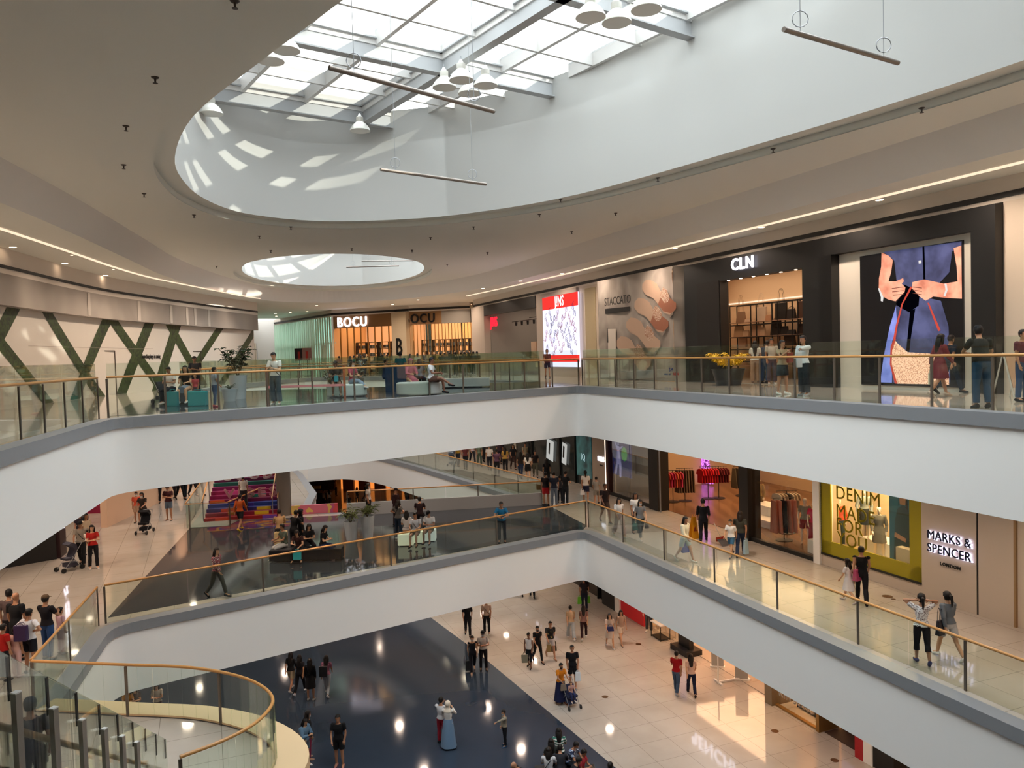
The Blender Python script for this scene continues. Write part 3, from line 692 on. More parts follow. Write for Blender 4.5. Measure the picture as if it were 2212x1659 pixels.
# ------------------------------------------------------------------ skylight frame
da = Vector((0.82, 0.572)); db = Vector((0.572, -0.82)); O0 = Vector((-5.21, 29.18)); ZG = 9.2
def G(a, b, z=ZG): v = O0 + da * a + db * b; return Vector((v.x, v.y, z))
sky = thing('skylight_frame', 'grey steel skylight grid over the large oval ceiling opening', 'skylight', (0, 0, 0))
def bar(mb, p, q, wd, ht):
    d = (q - p); c = (p + q) / 2; mb.box(c, (d.length, wd, ht), math.atan2(d.y, d.x)); return mb
def ibeam(p, q, h=.62, wd=.3):
    mb = MB(); d = q - p; c = (p + q) / 2; a = math.atan2(d.y, d.x)
    mb.box(c, (d.length, .03, h), a); mb.box(c + Vector((0, 0, h / 2)), (d.length, wd, .04), a); mb.box(c - Vector((0, 0, h / 2)), (d.length, wd, .04), a); return mb
def inside(pt, poly):
    x, y = pt[0], pt[1]; r = False; k = len(poly)
    for i in range(k):
        a, b = poly[i], poly[(i + 1) % k]
        if (a[1] > y) != (b[1] > y) and x < (b[0] - a[0]) * (y - a[1]) / (b[1] - a[1]) + a[0]: r = not r
    return r
def clip(p, q, poly, n=120):
    ts = [i / n for i in range(n + 1) if inside(p + (q - p) * (i / n), poly)]
    return (p + (q - p) * max(0, min(ts) - 1.2 / n), p + (q - p) * min(1, max(ts) + 1.2 / n)) if ts else None
def grid(root, poly, z, brange, arange, main_a=0.0):
    for k in brange:            # cross beams every 6.2 m along b
        c = clip(G(arange[0], k * 5.9, z - .25), G(arange[1], k * 5.9, z - .25), poly)
        if c: ibeam(*c).build('cross_beam', M_steelgrey, root)
    for a_ in (main_a, main_a - 13.2, main_a + 13.2):
        c = clip(G(a_, brange[0] * 5.9 - 6, z - .25), G(a_, brange[-1] * 5.9 + 6, z - .25), poly)
        if c: ibeam(*c).build('main_beam', M_steelgrey, root)
    b = brange[0] * 5.9 - 5.9
    while b < brange[-1] * 5.9 + 6:
        b += 5.9 / 3
        c = clip(G(arange[0], b, z + .1), G(arange[1], b, z + .1), poly)
        if c: bar(MB(), c[0], c[1], .1, .42).build('purlin', M_steellit, root)
    a_ = arange[0]
    while a_ < arange[1]:
        c = clip(G(a_, brange[0] * 5.9 - 6, z + .1), G(a_, brange[-1] * 5.9 + 6, z + .1), poly)
        if c: bar(MB(), c[0], c[1], .13, .45).build('rafter', M_steellit, root)
        a_ += 2.2
grid(sky, oval, ZG, range(0, 5), (-11, 13.2))
MB().plate([tuple(p) for p in outward(oval, -.3)], [], ZG + .26, ZG + .28).build('glass_pane', M_skyglass, sky)
sky2 = thing('skylight_frame', 'steel skylight grid over the small oval ceiling opening', 'skylight', (0, 0, 0))
for k in range(-3, 8):
    c = clip(Vector((-20, 34 + k * 3.2, 9.0)), Vector((0, 37 + k * 3.2, 9.0)), oval2)
    if c: bar(MB(), c[0], c[1], .16, .4).build('cross_beam', M_steelgrey, sky2)
for k in range(5):
    c = clip(Vector((-15 + k * 2.6, 30, 9.0)), Vector((-18 + k * 2.6, 60, 9.0)), oval2)
    if c: bar(MB(), c[0], c[1], .12, .3).build('rafter', M_steellit, sky2)
MB().plate([tuple(p) for p in outward(oval2, -.1)], [], 9.25, 9.27).build('glass_pane', M_skyglass, sky2)
# daylight portals at the three roof openings
def portal(nm, cx, cy, sx, sy, z, rot=0):
    d = bpy.data.lights.new(nm, 'AREA'); d.shape = 'ELLIPSE'; d.size = sx; d.size_y = sy; d.cycles.is_portal = True
    o = bpy.data.objects.new(nm, d); C.objects.link(o); o.location = (cx, cy, z); o.rotation_euler = (0, 0, rot)
portal('daylight_portal', 0.9, 17.6, 30, 20, 10.1, math.radians(-50)); portal('daylight_portal', -10.4, 46.9, 11, 20, 9.5, math.radians(13)); portal('daylight_portal', -25.4, 84, 7, 13, 8.1)
# pendant high-bay lamps below the beam crossings
def highbay(pts, z, name_label, idx):
    for i, (px, py, lb) in enumerate(pts):
        q = at(px, py, z); r = .36
        t = thing('pendant_lamp', lb, 'lamp', q, 0, 'pendant lamps under the skylight')
        MB().lathe([(r, 0), (r * .97, .06), (r * .72, .2), (r * .4, .3), (r * .3, .33)], seg=24).build('lamp_shade', mat('lamp_white', '#e6e4dd', .4), t, True)
        MB().lathe([(0, .02), (r * .6, .015), (r * .95, .005)], seg=24).build('reflector', mat('lamp_cream', '#b9ae92', .3), t.children[0], True)
        MB().lathe([(r * .3, .33), (r * .36, .36), (r * .36, .48), (r * .2, .52), (r * .1, .6), (0.01, .62)], seg=16).build('housing', mat('lamp_white', '#e6e4dd', .4), t, True)
        MB().tube([(0, 0, .6), (0, 0, ZG - .55 - z)], .015, 6).build('hanger', M_steel, t)
highbay([(778, 283, 'single cream high-bay pendant lamp at the far beam end')], 8.05, '', 0)
highbay([(960, 190, 'cream pendant lamp nearest the long hanging bar in the middle cluster of four'), (1015, 203, 'lowest cream pendant lamp of the middle cluster of four'),
         (1049, 186, 'cream pendant lamp beside the beam stub in the middle cluster of four'), (997, 174, 'topmost cream pendant lamp of the middle cluster of four')], 7.95, '', 0)
highbay([(1276, 38, 'cream pendant lamp by the main beam in the cluster near the top'), (1332, 50, 'lowest cream pendant lamp of the cluster near the top edge'), (1396, 22, 'cream pendant lamp beyond the others in the top cluster, by the white wall')], 7.9, '', 0)
highbay([(618, 110, 'pendant lamp partly hidden by the oval ceiling rim, upper of two'), (585, 133, 'pendant lamp against the oval ceiling rim, lower of two')], 7.95, '', 0)
highbay([(457, 246, 'pendant lamp at the end wall of the skylight near the sunlit patches')], 7.9, '', 0)
# hanging bars
def hbar(x0, y0, x1, y1, z, lb, zt=ZG - .3, w=(0.13, 0.86)):
    a, b = at(x0, y0, z), at(x1, y1, z); c = (a + b) / 2; t = thing('hanging_bar', lb, 'hanging rod', c, 0, 'metal rods hung on wires')
    a, b = a - c, b - c
    MB().tube([a, b], .04, 10).build('rod', mat('rod_metal', '#8b8078', .35, .5), t, True)
    mb2 = MB()
    for f in w:
        p = a + (b - a) * f; MB().tube([p, p + Vector((0, 0, zt - z))], .006, 5).build('wire', M_steel, t)
        MB().tube([p + Vector((.12 * math.sin(u), 0, .22 - .12 * math.cos(u))) for u in [2 * PI * i / 12 for i in range(13)]], .008, 5).build('wire_loop', M_steel, t)
hbar(711, 146, 1067, 241, 4.6, 'long metal rod hung below the skylight, topmost and nearest of two')
hbar(822, 366, 1050, 398, 4.6, 'metal rod hung on two long wires in front of the white skylight wall')
hbar(1693, 63, 1940, 136, 4.6, 'metal rod hung on wires high over the dark handbag shopfront')
hbar(748, 577, 862, 574, 5.4, 'thin rod hanging inside the far small oval opening, lower one', 8.8)
hbar(781, 564, 895, 563, 6.2, 'thin rod hanging inside the far small oval opening, upper one', 8.8)

# ------------------------------------------------------------------ ceiling fittings
def fitting(px, py, z, r, label, proto=None, group='recessed downlights in the perimeter ceiling', em=E_down, pos=None):
    q = pos or at(px, py, z)
    t = thing('downlight', label, 'ceiling light', (q[0], q[1], z), 0, group)
    k = MB().lathe([(r, 0), (r * 1.25, -.012), (r * 1.25, .0)], seg=18).build('ring', M_white, t)
    MB().lathe([(0, -.006), (r, -.006)], seg=18).build('diffuser', em, k)
    return t
DL_L = [(50, 510), (28, 534), (155, 551), (140, 569), (228, 595), (298, 615), (245, 582), (358, 631), (408, 644), (456, 654), (508, 662)]
DL_R = [(1900, 432), (1645, 491), (1458, 536), (1320, 567), (1214, 591), (1124, 607), (1043, 623), (903, 648), (848, 658), (786, 666), (684, 660), (955, 658)]
DL_F = [(595, 677), (663, 673), (627, 675), (597, 683), (638, 686), (651, 684), (1015, 658)]
for i, (x, y) in enumerate(DL_L): fitting(x, y, ZS - .001, .11 if i not in (2, 6) else .05, 'round recessed downlight in the ceiling over the mural side')
for i, (x, y) in enumerate(DL_R): fitting(x, y, ZS - .001, .11, 'round recessed downlight in the ceiling over the shopfront side', group='recessed downlights over the shopfronts')
for i, (x, y) in enumerate(DL_F): fitting(x, y, ZS - .001, .12, 'round recessed downlight in the ceiling at the far end', group='recessed downlights at the far end')
spr = [(507, 2), (335, 167), (272, 272), (267, 356), (38, 364), (131, 427), (203, 474), (311, 418), (253, 505), (419, 464), (628, 490), (560, 510), (585, 541), (468, 575),
       (1991, 233), (1923, 324), (1670, 321), (1421, 384), (1211, 430), (1549, 442), (1707, 392), (1428, 482), (1330, 460), (1235, 500), (1165, 463), (890, 540), (930, 513), (760, 537), (1023, 490), (1118, 570), (966, 571), (1053, 545)]
for x, y in spr:
    q = at(x, y, ZM)
    if not inside((q.x, q.y), e50 + [Vector((16, -8))]): print('sprinkler off', x, y); continue
    t = thing('sprinkler', 'small dark fire sprinkler head on the main ceiling', 'sprinkler', q, 0, 'sprinkler heads on the main ceiling')
    MB().lathe([(.07, 0), (.05, -.02), (.02, -.025), (.015, -.09), (.045, -.1), (.045, -.105), (0, -.11)], seg=10).build('sprinkler_head', mat('sprinkler_dark', '#3a3028', .5), t)
# ------------------------------------------------------------------ balustrades
def railing(label, path, z, spacing=1.45, glass_h=1.12, rail_h=1.12, off=0.0, seam=None, wood=M_wood, ends=True, name='glass_balustrade', group=None):
    """path: 2D points at the foot of the glass; posts, panes and a round oak handrail"""
    pts = [Vector((p[0], p[1])) for p in path]
    t = thing(name, label, 'railing', V(pts[0], z), 0, group); o = Vector((pts[0].x, pts[0].y, 0))
    seg = [(pts[i + 1] - pts[i]).length for i in range(len(pts) - 1)]; tot = sum(seg)
    def ptat(d):
        for i, L in enumerate(seg):
            if d <= L or i == len(seg) - 1:
                e = (pts[i + 1] - pts[i]).normalized(); return pts[i] + e * min(d, L), e
            d -= L
    loc = lambda p, h=0: Vector((p.x - o.x, p.y - o.y, h))
    mb = MB(); mb.tube([loc(p, rail_h) for p in pts], .032, 10); mb.build('handrail', wood, t, True)
    n = max(1, round(tot / spacing)); sp = tot / n
    for i in range(n + 1):
        p, e = ptat(i * sp); a = math.atan2(e.y, e.x)
        MB().box(loc(p, rail_h / 2 - .02), (.055, .03, rail_h - .04), a).build('post', M_post, t)
    # panes follow the path
    m_ = seam or 1; k = n * m_
    for i in range(k):
        a0, a1 = i * tot / k + .012, (i + 1) * tot / k - .012
        cut = [a0] + [sum(seg[:j]) for j in range(1, len(seg)) if a0 < sum(seg[:j]) < a1] + [a1]
        A = [ptat(c_)[0] for c_ in cut]; e = ptat((a0 + a1) / 2)[1]; nn = Vector((-e.y, e.x)) * .035
        mb = MB()
        for j in range(len(A) - 1):
            p, q = A[j] + nn, A[j + 1] + nn; d = q - p
            if d.length > 1e-3: mb.box(loc((p + q) / 2, glass_h / 2 + .0), (d.length, .012, glass_h), math.atan2(d.y, d.x))
        mb.build('glass_pane', M_glass, t)
    return t
g = lambda poly, i0, i1: [tuple(p) for p in poly[i0:i1]]
inn = lambda pts: [tuple(p) for p in pts]
railing('tall glass balustrade with oak handrail along the upper bridge edge', [(-11.2, 21.5), (2.85, 33.15)], ZA, 1.5, 1.5)
railing('tall glass balustrade with oak handrail along the upper walkway by the handbag shop', [(3.0, 33.05), (P(6.0, 14.85).x, P(6.0, 14.85).y)], ZA, 1.45, 1.5)
railing('tall glass balustrade on the upper walkway below the mural', [(-6.3, 0.6), (-11.3, 21.2)], ZA, 1.45, 1.5)
railing('glass balustrade on the far side of the upper bridge', [(-16.2, 38.1), (-8.2, 37.5), (1.35, 38.6)], ZA, 1.5, 1.5)
railing('glass balustrade around the far upper opening, towards the clothing shops', [(1.4, 38.8)] + [tuple(p) for p in smooth_curve(farR, 2)], ZA, 1.5, 1.5)
railing('glass balustrade along the mural side of the far upper opening', [(-16.3, 38.3), (-17.4, 43), (-17.9, 48), (-17.5, 55), (-16.6, 60.8)], ZA, 1.6, 1.5)
railing('glass balustrade with oak handrail along the middle bridge', [(-12.1, 22.5), (3.0, 33.15)], ZB, 4.6, 1.1, 1.13, seam=2)
railing('glass balustrade with oak handrail along the middle walkway by the clothing shop', [(3.1, 33.05), (P(6.0, 14.85).x, P(6.0, 14.85).y)], ZB, 2.9, 1.1, 1.13, seam=2)
railing('short glass balustrade on the side edge of the middle level near the neon sign', [(-10.75, 16.85), (-12.2, 22.3)], ZB, 2.9, 1.1, 1.13, seam=2)
railing('curved glass balustrade with thick oak handrail around the stair landing', [tuple(p) for p in land], ZB, 2.2, 1.1, 1.13, seam=1)
railing('glass balustrade at the near edge of the far middle opening', [(-8.1, 37.2), (1.3, 38.5)], ZB, 3.2, 1.1, 1.13, seam=2)
railing('glass balustrade along the curved far middle opening beside the crowd', [(1.4, 38.8)] + [tuple(p) for p in smooth_curve(farR, 2)], ZB, 2.8, 1.1, 1.13, seam=1)

# ------------------------------------------------------------------ foreground stairs
sl = -0.581
def stl(d, off=0): return Vector((-.3145 * d - 1.9 + off, d))
st = thing('staircase', 'pale stone flight of stairs down to the round landing', 'stairs', (0, 0, 0))
n_ = 36; mb = MB()
for i in range(n_):
    d0 = 2.4 + (12.9 - 2.4) * i / n_; d1 = 2.4 + (12.9 - 2.4) * (i + 1) / n_; z = ZA - (ZA - ZB) * (i + 1) / n_
    a, b, c, e = stl(d0), stl(d1), stl(d1, -1.95), stl(d0, -1.95)
    mb.plate([a, b, c, e], [], z - .3, z)
mb.build('steps', mat('stair_stone', '#b9b0a4', .3), st)
for off, lb in ((0.05, 'stringer'), (-2.0, 'stringer')):
    mb = MB(); a, b = stl(2.3, off), stl(13.0, off); za, zb = -.05 + sl * 2.3, -.05 + sl * 13.0
    mb.add([V(a, za - .5), V(b, zb - .5), V(b, zb + .05), V(a, za + .05)] + [V(a + Vector((.06, 0)), za - .5), V(b + Vector((.06, 0)), zb - .5), V(b + Vector((.06, 0)), zb + .05), V(a + Vector((.06, 0)), za + .05)],
           [(0, 1, 2, 3), (7, 6, 5, 4), (0, 4, 5, 1), (1, 5, 6, 2), (2, 6, 7, 3), (3, 7, 4, 0)]); mb.build(lb, M_steelgrey, st)
for off, lb in ((0.0, 'sloping glass balustrade with short steel posts beside the stairs, nearest'), (-1.95, 'sloping glass balustrade on the far side of the stairs')):
    r_ = thing('stair_balustrade', lb, 'railing', (0, 0, 0))
    for i in range(9):
        d = 5.5 - .89 * 3 + .89 * i + (.89 * 2 if off else 0)
        p = stl(d, off); zt = .8645 + sl * d
        if d < 12.9 and off == 0: k_ = MB().box((p.x, p.y, zt - .5), (.05, .05, 1.0), -.28).build('post', mat('stair_post', '#8f8a84', .4, .3), r_); MB().box((p.x, p.y, zt + .004), (.052, .052, .01), -.28).build('post_cap', M_white, k_)
    k = 9
    for i in range(k):
        d0 = 2.6 + 10.2 * i / k + .02; d1 = 2.6 + 10.2 * (i + 1) / k - .02; a, b = stl(d0, off - .05), stl(d1, off - .05)
        za, zb = 1.14 + sl * d0, 1.14 + sl * d1; w_ = Vector((.012, 0, 0))
        q = [V(a, za - 1.1), V(b, zb - 1.1), V(b, zb), V(a, za)]
        MB().prism3(q, w_).build('glass_pane', M_glass, r_)
    for d in [5.5 - .89 * 3 + .89 * i for i in range(12)]:
        if d < 12.7: p = stl(d, off - .045); MB().box((p.x, p.y, .97 + sl * d), (.012, .03, .32)).build('pane_joint', M_dark, r_)
    a, b = stl(2.5, off - .11), stl(12.9, off - .11)
    MB().tube([V(a, .62 + sl * 2.5), V(b, .62 + sl * 12.9)], .028, 10).build('handrail', mat('dark_oak', '#8a6440', .35), r_, True)
person('person in dark cap and tee holding the handrail on the near stairs', 0, (-7.2, 11.2), 0, 1.66, 200, 'onearm', ('tee', '#1c2030'), ('jeans', '#1e222c'), ('short', '#120e0c'), '#222222', 'd', vox=.017, cap='#1a1a20', mask='#d8dadd')
bpy.data.objects['person'].location.z += ZB * 0 + (-.055 + sl * 11.2) + .03

# ------------------------------------------------------------------ handbags, garments, racks, display things
def bag(label, pos, w=.32, h=.26, d=.13, col='#2a2420', handle=.16, rz=0, cat='bag', name='handbag', group=None, kind='tote', hcol=None):
    t = thing(name, label, cat, pos, rz, group); m_ = mat('bag_' + col[1:], col, .5)
    tp = .82 if kind == 'tote' else (1.1 if kind == 'shopper' else .9)
    mb = MB(); a, b = w / 2, d / 2
    vs = [(-a, -b, 0), (a, -b, 0), (a, b, 0), (-a, b, 0), (-a * tp, -b * .5, h), (a * tp, -b * .5, h), (a * tp, b * .5, h), (-a * tp, b * .5, h)]
    if kind == 'hobo': vs[4:] = [(-a, -b * .3, h), (a, -b * .3, h), (a, b * .3, h), (-a, b * .3, h)]
    mb.add(vs, [(3, 2, 1, 0), (4, 5, 6, 7), (0, 1, 5, 4), (1, 2, 6, 5), (2, 3, 7, 6), (3, 0, 4, 7)])
    o = mb.build('bag_body', m_, t)
    bv = o.modifiers.new('b', 'BEVEL'); bv.width = min(w, h, d) * .12; bv.segments = 2
    if handle:
        hm = mat('bag_' + (hcol or col)[1:], hcol or col, .5)
        for sd in (-1, 1):
            MB().tube([(math.cos(u) * w * .26, sd * b * .45, h + math.sin(u) * handle) for u in [PI * i / 10 for i in range(11)]], .007, 5).build('handle', hm, o, True)
    return t
def garment(label, pos, rz, col, h=.75, w=.46, name='blouse', cat='clothing', group=None, kind='top'):
    m_ = MATS[col] if col in MATS else mat('cloth_' + col[1:], col, .85, spec=.25)
    t = thing(name, label, cat, pos, rz, group); mb = MB()
    if kind == 'top': prof = [(-.26, .0), (-.42, -.10), (-.27, -.10), (-.30, -1), (.30, -1), (.27, -.10), (.42, -.10), (.26, .0)]; prof = [(-.10, .0), (-.36, -.08), (-.46, -.42), (-.34, -.44), (-.27, -.22), (-.30, -1), (.30, -1), (.27, -.22), (.34, -.44), (.46, -.42), (.36, -.08), (.10, .0)]
    elif kind == 'pants': prof = [(-.20, 0), (-.30, -1), (-.03, -1), (0, -.35), (.03, -1), (.30, -1), (.20, 0)]
    else: prof = [(-.16, 0), (-.22, -.2), (-.36, -1), (.36, -1), (.22, -.2), (.16, 0)]
    mb.prism3([(a * w / .6, -.025, b * h) for a, b in prof], (0, .05, 0)); mb.build('cloth', m_, t)
    MB().tube([(0, 0, .0), (0, 0, .06), (.02, 0, .085), (.0, 0, .1)], .005, 5).build('hanger_hook', M_dark, t)
    return t
def rack(label, pos, h, cols, glabel, kind='top', name='blouse', gh=.75, rz=0, n=7, base=.32):
    t = thing('clothes_rack', label, 'clothes rack', pos, rz)
    MB().lathe([(base, 0), (base, .02), (.04, .035)], seg=24).build('base', M_dark, t)
    MB().cyl((0, 0, .03), .02, h - .03, 8).build('pole', M_dark, t)
    MB().tube([(-.42, 0, h), (.42, 0, h)], .014, 8).build('hanging_rail', M_dark, t)
    c, s_ = math.cos(rz), math.sin(rz)
    for i in range(n):
        x_ = -.38 + .76 * i / (n - 1); q = Vector(pos) + Vector((c * x_, s_ * x_, h - .1))
        garment(glabel, q, rz + PI / 2 + .35, cols[i % len(cols)], gh, .42, name, group=glabel, kind=kind)
    return t

# ------------------------------------------------------------------ upper level: long shop wall
def wpx(pts, org, sc_, n): return [onw(org[0] + a / sc_, org[1] + b / sc_, n) for a, b in pts]
def wpoly(nm, pts, n, m_, parent, t=.004):
    return MB().wq(pts, n, t).build(nm, m_, parent)
sw = thing('portal_frame', 'black clad shop portal around the lit handbag shop and the screen', 'shopfront', (0, 0, 0))
mb = MB()
mb.wb(-28.33, -14.25, 19.2, 19.6, 2.95, 3.5)             # header
for a, b, z1 in ((-28.33, -25.85, 2.95), (-21.28, -19.9, 2.95), (-14.95, -14.25, 2.95)): mb.wb(a, b, 19.2, 19.6, ZA, z1)
mb.wb(-25.85, -21.28, 19.2, 19.6, 2.62, 2.95); mb.wb(-20.0, -14.9, 19.2, 19.6, 2.9, 2.96)
mb.build('cladding', M_black, sw)
MB().wb(-27.4, -25.9, 19.17, 19.2, ZA, 2.65).build('recessed_panel', mat('brown_black', '#120c0a', .5), sw)
MB().wb(-20.45, -19.9, 19.16, 19.2, ZA, 2.9).build('side_panel', mat('deep_black', '#08080a', .35), sw)
lt = lettering('shop_sign', 'CLN', .62, .05, E_whitesign, P(-24.35, 19.12, 3.13), WROT, None, .014, (1.0, 1.0)); tag(lt, 'glowing white three-letter sign on the black shop portal', 'sign')
for i in range(6):
    s_ = -25.5 + i * .75; t = thing('downlight', 'small spotlight in the black soffit over the handbag shop entrance', 'ceiling light', P(s_, 19.35, 2.615), 0, 'entrance soffit spotlights')
    MB().lathe([(0, -.01), (.045, -.01), (.06, 0)], seg=12).build('diffuser', E_down, t)
# white bulkhead band with the black linear diffuser
mb = MB(); mb.wb(-57.2, 10, 19.5, 19.9, 3.55, 4.2); struct('wall_bulkhead_upper', mb, mat('bulkhead_white', '#dcd3c8', .6))
t = thing('linear_air_diffuser', 'long black slot diffuser running above the upper shopfronts', 'vent', (0, 0, 0)); mb = MB(); mb.wb(-57.2, 10, 19.46, 19.5, 3.66, 3.80); mb.build('slot', M_dark, t)
mb = MB(); mb.tube([P(8, 18.3, ZS - .02), P(-38, 18.3, ZS - .02), P(-47, 18.0, ZS - .02), P(-53, 17.6, ZS - .02)], .09, 8, flat=.3); tag(mb.build('cove_light', E_cove), 'thin warm light line along the ceiling above the shopfronts', 'light')  # emissive strip widened to imitate the cove's soft wash on the ceiling
# plain wall right of the portal and piers left of it
mb = MB(); mb.wb(-14.25, 10, 19.5, 19.8, ZA, 3.55); struct('wall_right_upper', mb, M_wall)
mb = MB(); mb.wb(-19.9, -14.95, 19.5, 19.55, ZA, 2.9); struct('wall_screen_niche', mb, mat('niche_white', '#d8d3c8', .6))
# -- advertising screen with the handbag picture
O8 = (1740, 380); S8 = 3.0718; nS = 19.44
scr = thing('advertising_screen', 'tall lit screen showing a torso in a blue dress holding a woven handbag', 'screen', (0, 0, 0))
q = wpx([(360, 525), (1042, 425), (1055, 1398), (375, 1375)], O8, S8, nS)
s0, s1 = q[0][0], q[1][0]
sp_ = MB().wb(s0, s1, nS, nS + .08, ZA + .12, q[1][1]).build('screen_panel', mat('screen_black', '#050507', .3, emit='#07070c', es=.6), scr)
c_dress = pattern('ad_dress', 'noise', ['#2a2e4a', '#474d74'], 1.6, .8, emit=.75); c_skin = pattern('ad_skin', 'noise', ['#b06a55', '#dc9a82'], 2.0, .8, emit=.75)
c_bag = pattern('ad_bag', 'voronoi', ['#7a4a3a', '#c8957a', '#e0b59a'], 26, .8, emit=.75, stops=[0, .25, .5]); c_lt = pattern('ad_light_dress', 'noise', ['#5a66a8', '#7480c4'], 2, .8, emit=.8); c_red = emat('ad_red', '#c0493a', .9); c_blk = emat('ad_black', '#0a0a14', .3); c_wh = emat('ad_white', '#d8d4d0', .9)
def adp(nm, pts, k, m_): wpoly(nm, wpx(pts, O8, S8, nS), nS - .003 * k, m_, sp_, .003)
adp('picture_skirt', [(600, 860), (700, 880), (770, 800), (900, 830), (950, 1000), (960, 1375), (580, 1372), (560, 1150), (575, 1000)], 1, c_dress)
adp('picture_skirt_light', [(600, 870), (612, 1000), (575, 1100), (575, 1372), (497, 1370), (520, 1200), (560, 1000)], 2, c_lt)
adp('picture_bodice', [(520, 506), (780, 470), (1036, 434), (1036, 470), (975, 500), (955, 640), (880, 720), (820, 830), (700, 880), (610, 730), (590, 560)], 2, c_dress)
adp('picture_placket', [(778, 470), (790, 468), (798, 690), (784, 690)], 3, c_blk)
adp('picture_button', [(752, 562), (770, 560), (771, 580), (753, 582)], 3, c_wh)
adp('picture_belt', [(655, 720), (760, 770), (752, 860), (690, 905), (625, 870), (600, 850), (640, 790)], 3, c_blk)
adp('picture_fold', [(695, 900), (730, 880), (700, 1080), (690, 1170), (670, 1160)], 3, c_blk)
adp('picture_arm_near_door', [(507, 508), (555, 530), (582, 560), (570, 640), (552, 700), (600, 700), (650, 678), (655, 700), (640, 715), (665, 740), (660, 770), (600, 832), (550, 820), (500, 790), (488, 760), (490, 680), (505, 600)], 4, c_skin)
adp('picture_arm_far', [(985, 480), (1036, 462), (1040, 815), (940, 810), (850, 800), (800, 828), (760, 800), (708, 745), (712, 705), (790, 687), (920, 715), (1012, 700), (1005, 600)], 4, c_skin)
for k in range(3): adp('picture_finger_gap', [(575 + k * 3, 745 + k * 22), (655, 735 + k * 24), (655, 738 + k * 24), (576 + k * 3, 750 + k * 22)], 5, emat('ad_skin_dark', '#8a4a3c', .6)); adp('picture_finger_gap', [(712, 735 + k * 20), (775, 742 + k * 22), (775, 746 + k * 22), (714, 739 + k * 20)], 5, emat('ad_skin_dark', '#8a4a3c', .6))
adp('picture_bracelet', [(925, 715), (940, 718), (945, 760), (930, 800), (918, 795), (932, 758)], 5, c_wh); adp('picture_charm', [(484, 745), (492, 745), (520, 805), (515, 835), (502, 830), (503, 805)], 5, c_wh)
adp('picture_bag', [(590, 1080), (612, 1110), (680, 1170), (850, 1180), (950, 1230), (955, 1385), (600, 1378), (566, 1250), (572, 1130)], 5, c_bag)
adp('picture_bag_edge', [(590, 1080), (604, 1082), (578, 1160), (575, 1250), (612, 1378), (596, 1378), (563, 1250), (568, 1130)], 6, c_red)
adp('picture_strap', [(700, 733), (712, 738), (650, 850), (615, 990), (600, 1085), (586, 1080), (603, 990), (640, 850)], 6, c_red); adp('picture_strap', [(812, 842), (822, 842), (900, 1025), (884, 1030)], 6, c_red)
# -- handbag shop interior
def room(nm, s0, s1, z0, z1, n0=19.6, n1=25.0, fl=None, wallm=M_warm, light=60, lc='#ffc890', ceil=True, back=True):
    mb = MB()
    if back: mb.wb(s0, s1, n1, n1 + .1, z0, z1)
    mb.wb(s0 - .1, s0, n0, n1, z0, z1); mb.wb(s1, s1 + .1, n0, n1, z0, z1)
    struct('wall_' + nm, mb, wallm)
    if ceil: mb = MB(); mb.wb(s0, s1, n0, n1, z1, z1 + .08); struct('ceiling_' + nm, mb, M_warm)
    if fl: mb = MB(); mb.wb(s0, s1, n0 - .1, n1, z0 + .005, z0 + .02); struct('floor_' + nm, mb, fl)
    if light:
        d = bpy.data.lights.new('shop_area_light', 'AREA'); d.shape = 'RECTANGLE'; d.size = (s1 - s0) * .8; d.size_y = (n1 - n0) * .6; d.energy = light; d.color = lin(lc)[:3]
        o = bpy.data.objects.new('shop_area_light', d); C.objects.link(o); o.location = P((s0 + s1) / 2, (n0 + n1) / 2, z1 - .05); o.rotation_euler = (0, 0, WROT)
room('handbag_shop', -31.5, -20.5, ZA, 3.4, 19.6, 23.4, M_cream, light=85, lc='#ffe2c4')
MB().wb(-31.4, -20.6, 23.25, 23.3, 1.98, 2.04).build('cove_light', E_cove); tag(bpy.data.objects['cove_light.001'], 'warm light line on the back wall above the handbag shelves', 'light')
sh = thing('display_shelf', 'black metal frame shelving full of handbags inside the lit shop', 'shelf', (0, 0, 0)); nSh = 22.6
mb = MB(); xs = [-25.6 - 1.6, -25.6, -24.1, -22.6, -21.1]; zt = onw(1600, 660, nSh)[1]
z_l = [ZA + .15, ZA + .75, ZA + 1.3, ZA + 1.85, ZA + 2.4, zt]
SX = [onw(x, 700, nSh)[0] for x in (1577, 1622, 1634, 1668, 1680, 1712, 1724, 1752)]
for s_ in SX:
    for nn in (nSh, nSh + .4): mb.wb(s_ - .02, s_ + .02, nn - .02, nn + .02, ZA, zt)
for z in z_l[1:]: mb.wb(SX[0], SX[-1] + .6, nSh - .02, nSh + .02, z - .02, z + .02); mb.wb(SX[0], SX[-1] + .6, nSh + .38, nSh + .42, z - .02, z + .02)
mb.build('frame', M_dark, sh)
mb = MB()
zs = [onw(1650, y, nSh)[1] for y in (693, 725, 748, 790)]
for z in zs: mb.wb(SX[0], SX[-1] + .6, nSh - .02, nSh + .42, z - .025, z)
mb.build('shelf_boards', mat('shelf_board', '#b08a70', .5), sh)
def sbag(px, row, w, h, col, handle, lb, kind='tote', name='handbag'):
    s_ = onw(px, 700, nSh + .2)[0]; bag(lb, P(s_, nSh + .18, zs[row] + .001), w, h, .14, col, handle, WROT, group=None, kind=kind, name=name)
sbag(1602, 0, .62, .5, '#8a6a50', .75, 'taupe handbag with a tall handle on the top shelf', 'tote'); sbag(1617, 0, .4, .14, '#b89a80', 0, 'small beige clutch beside the taupe handbag, top shelf', 'hobo')
sbag(1646, 0, .62, .62, '#c8ae94', .6, 'cream bucket handbag with a long handle on the top shelf', 'shopper'); sbag(1661, 0, .4, .26, '#b0805c', 0, 'small tan box bag beside the cream bucket bag, top shelf')
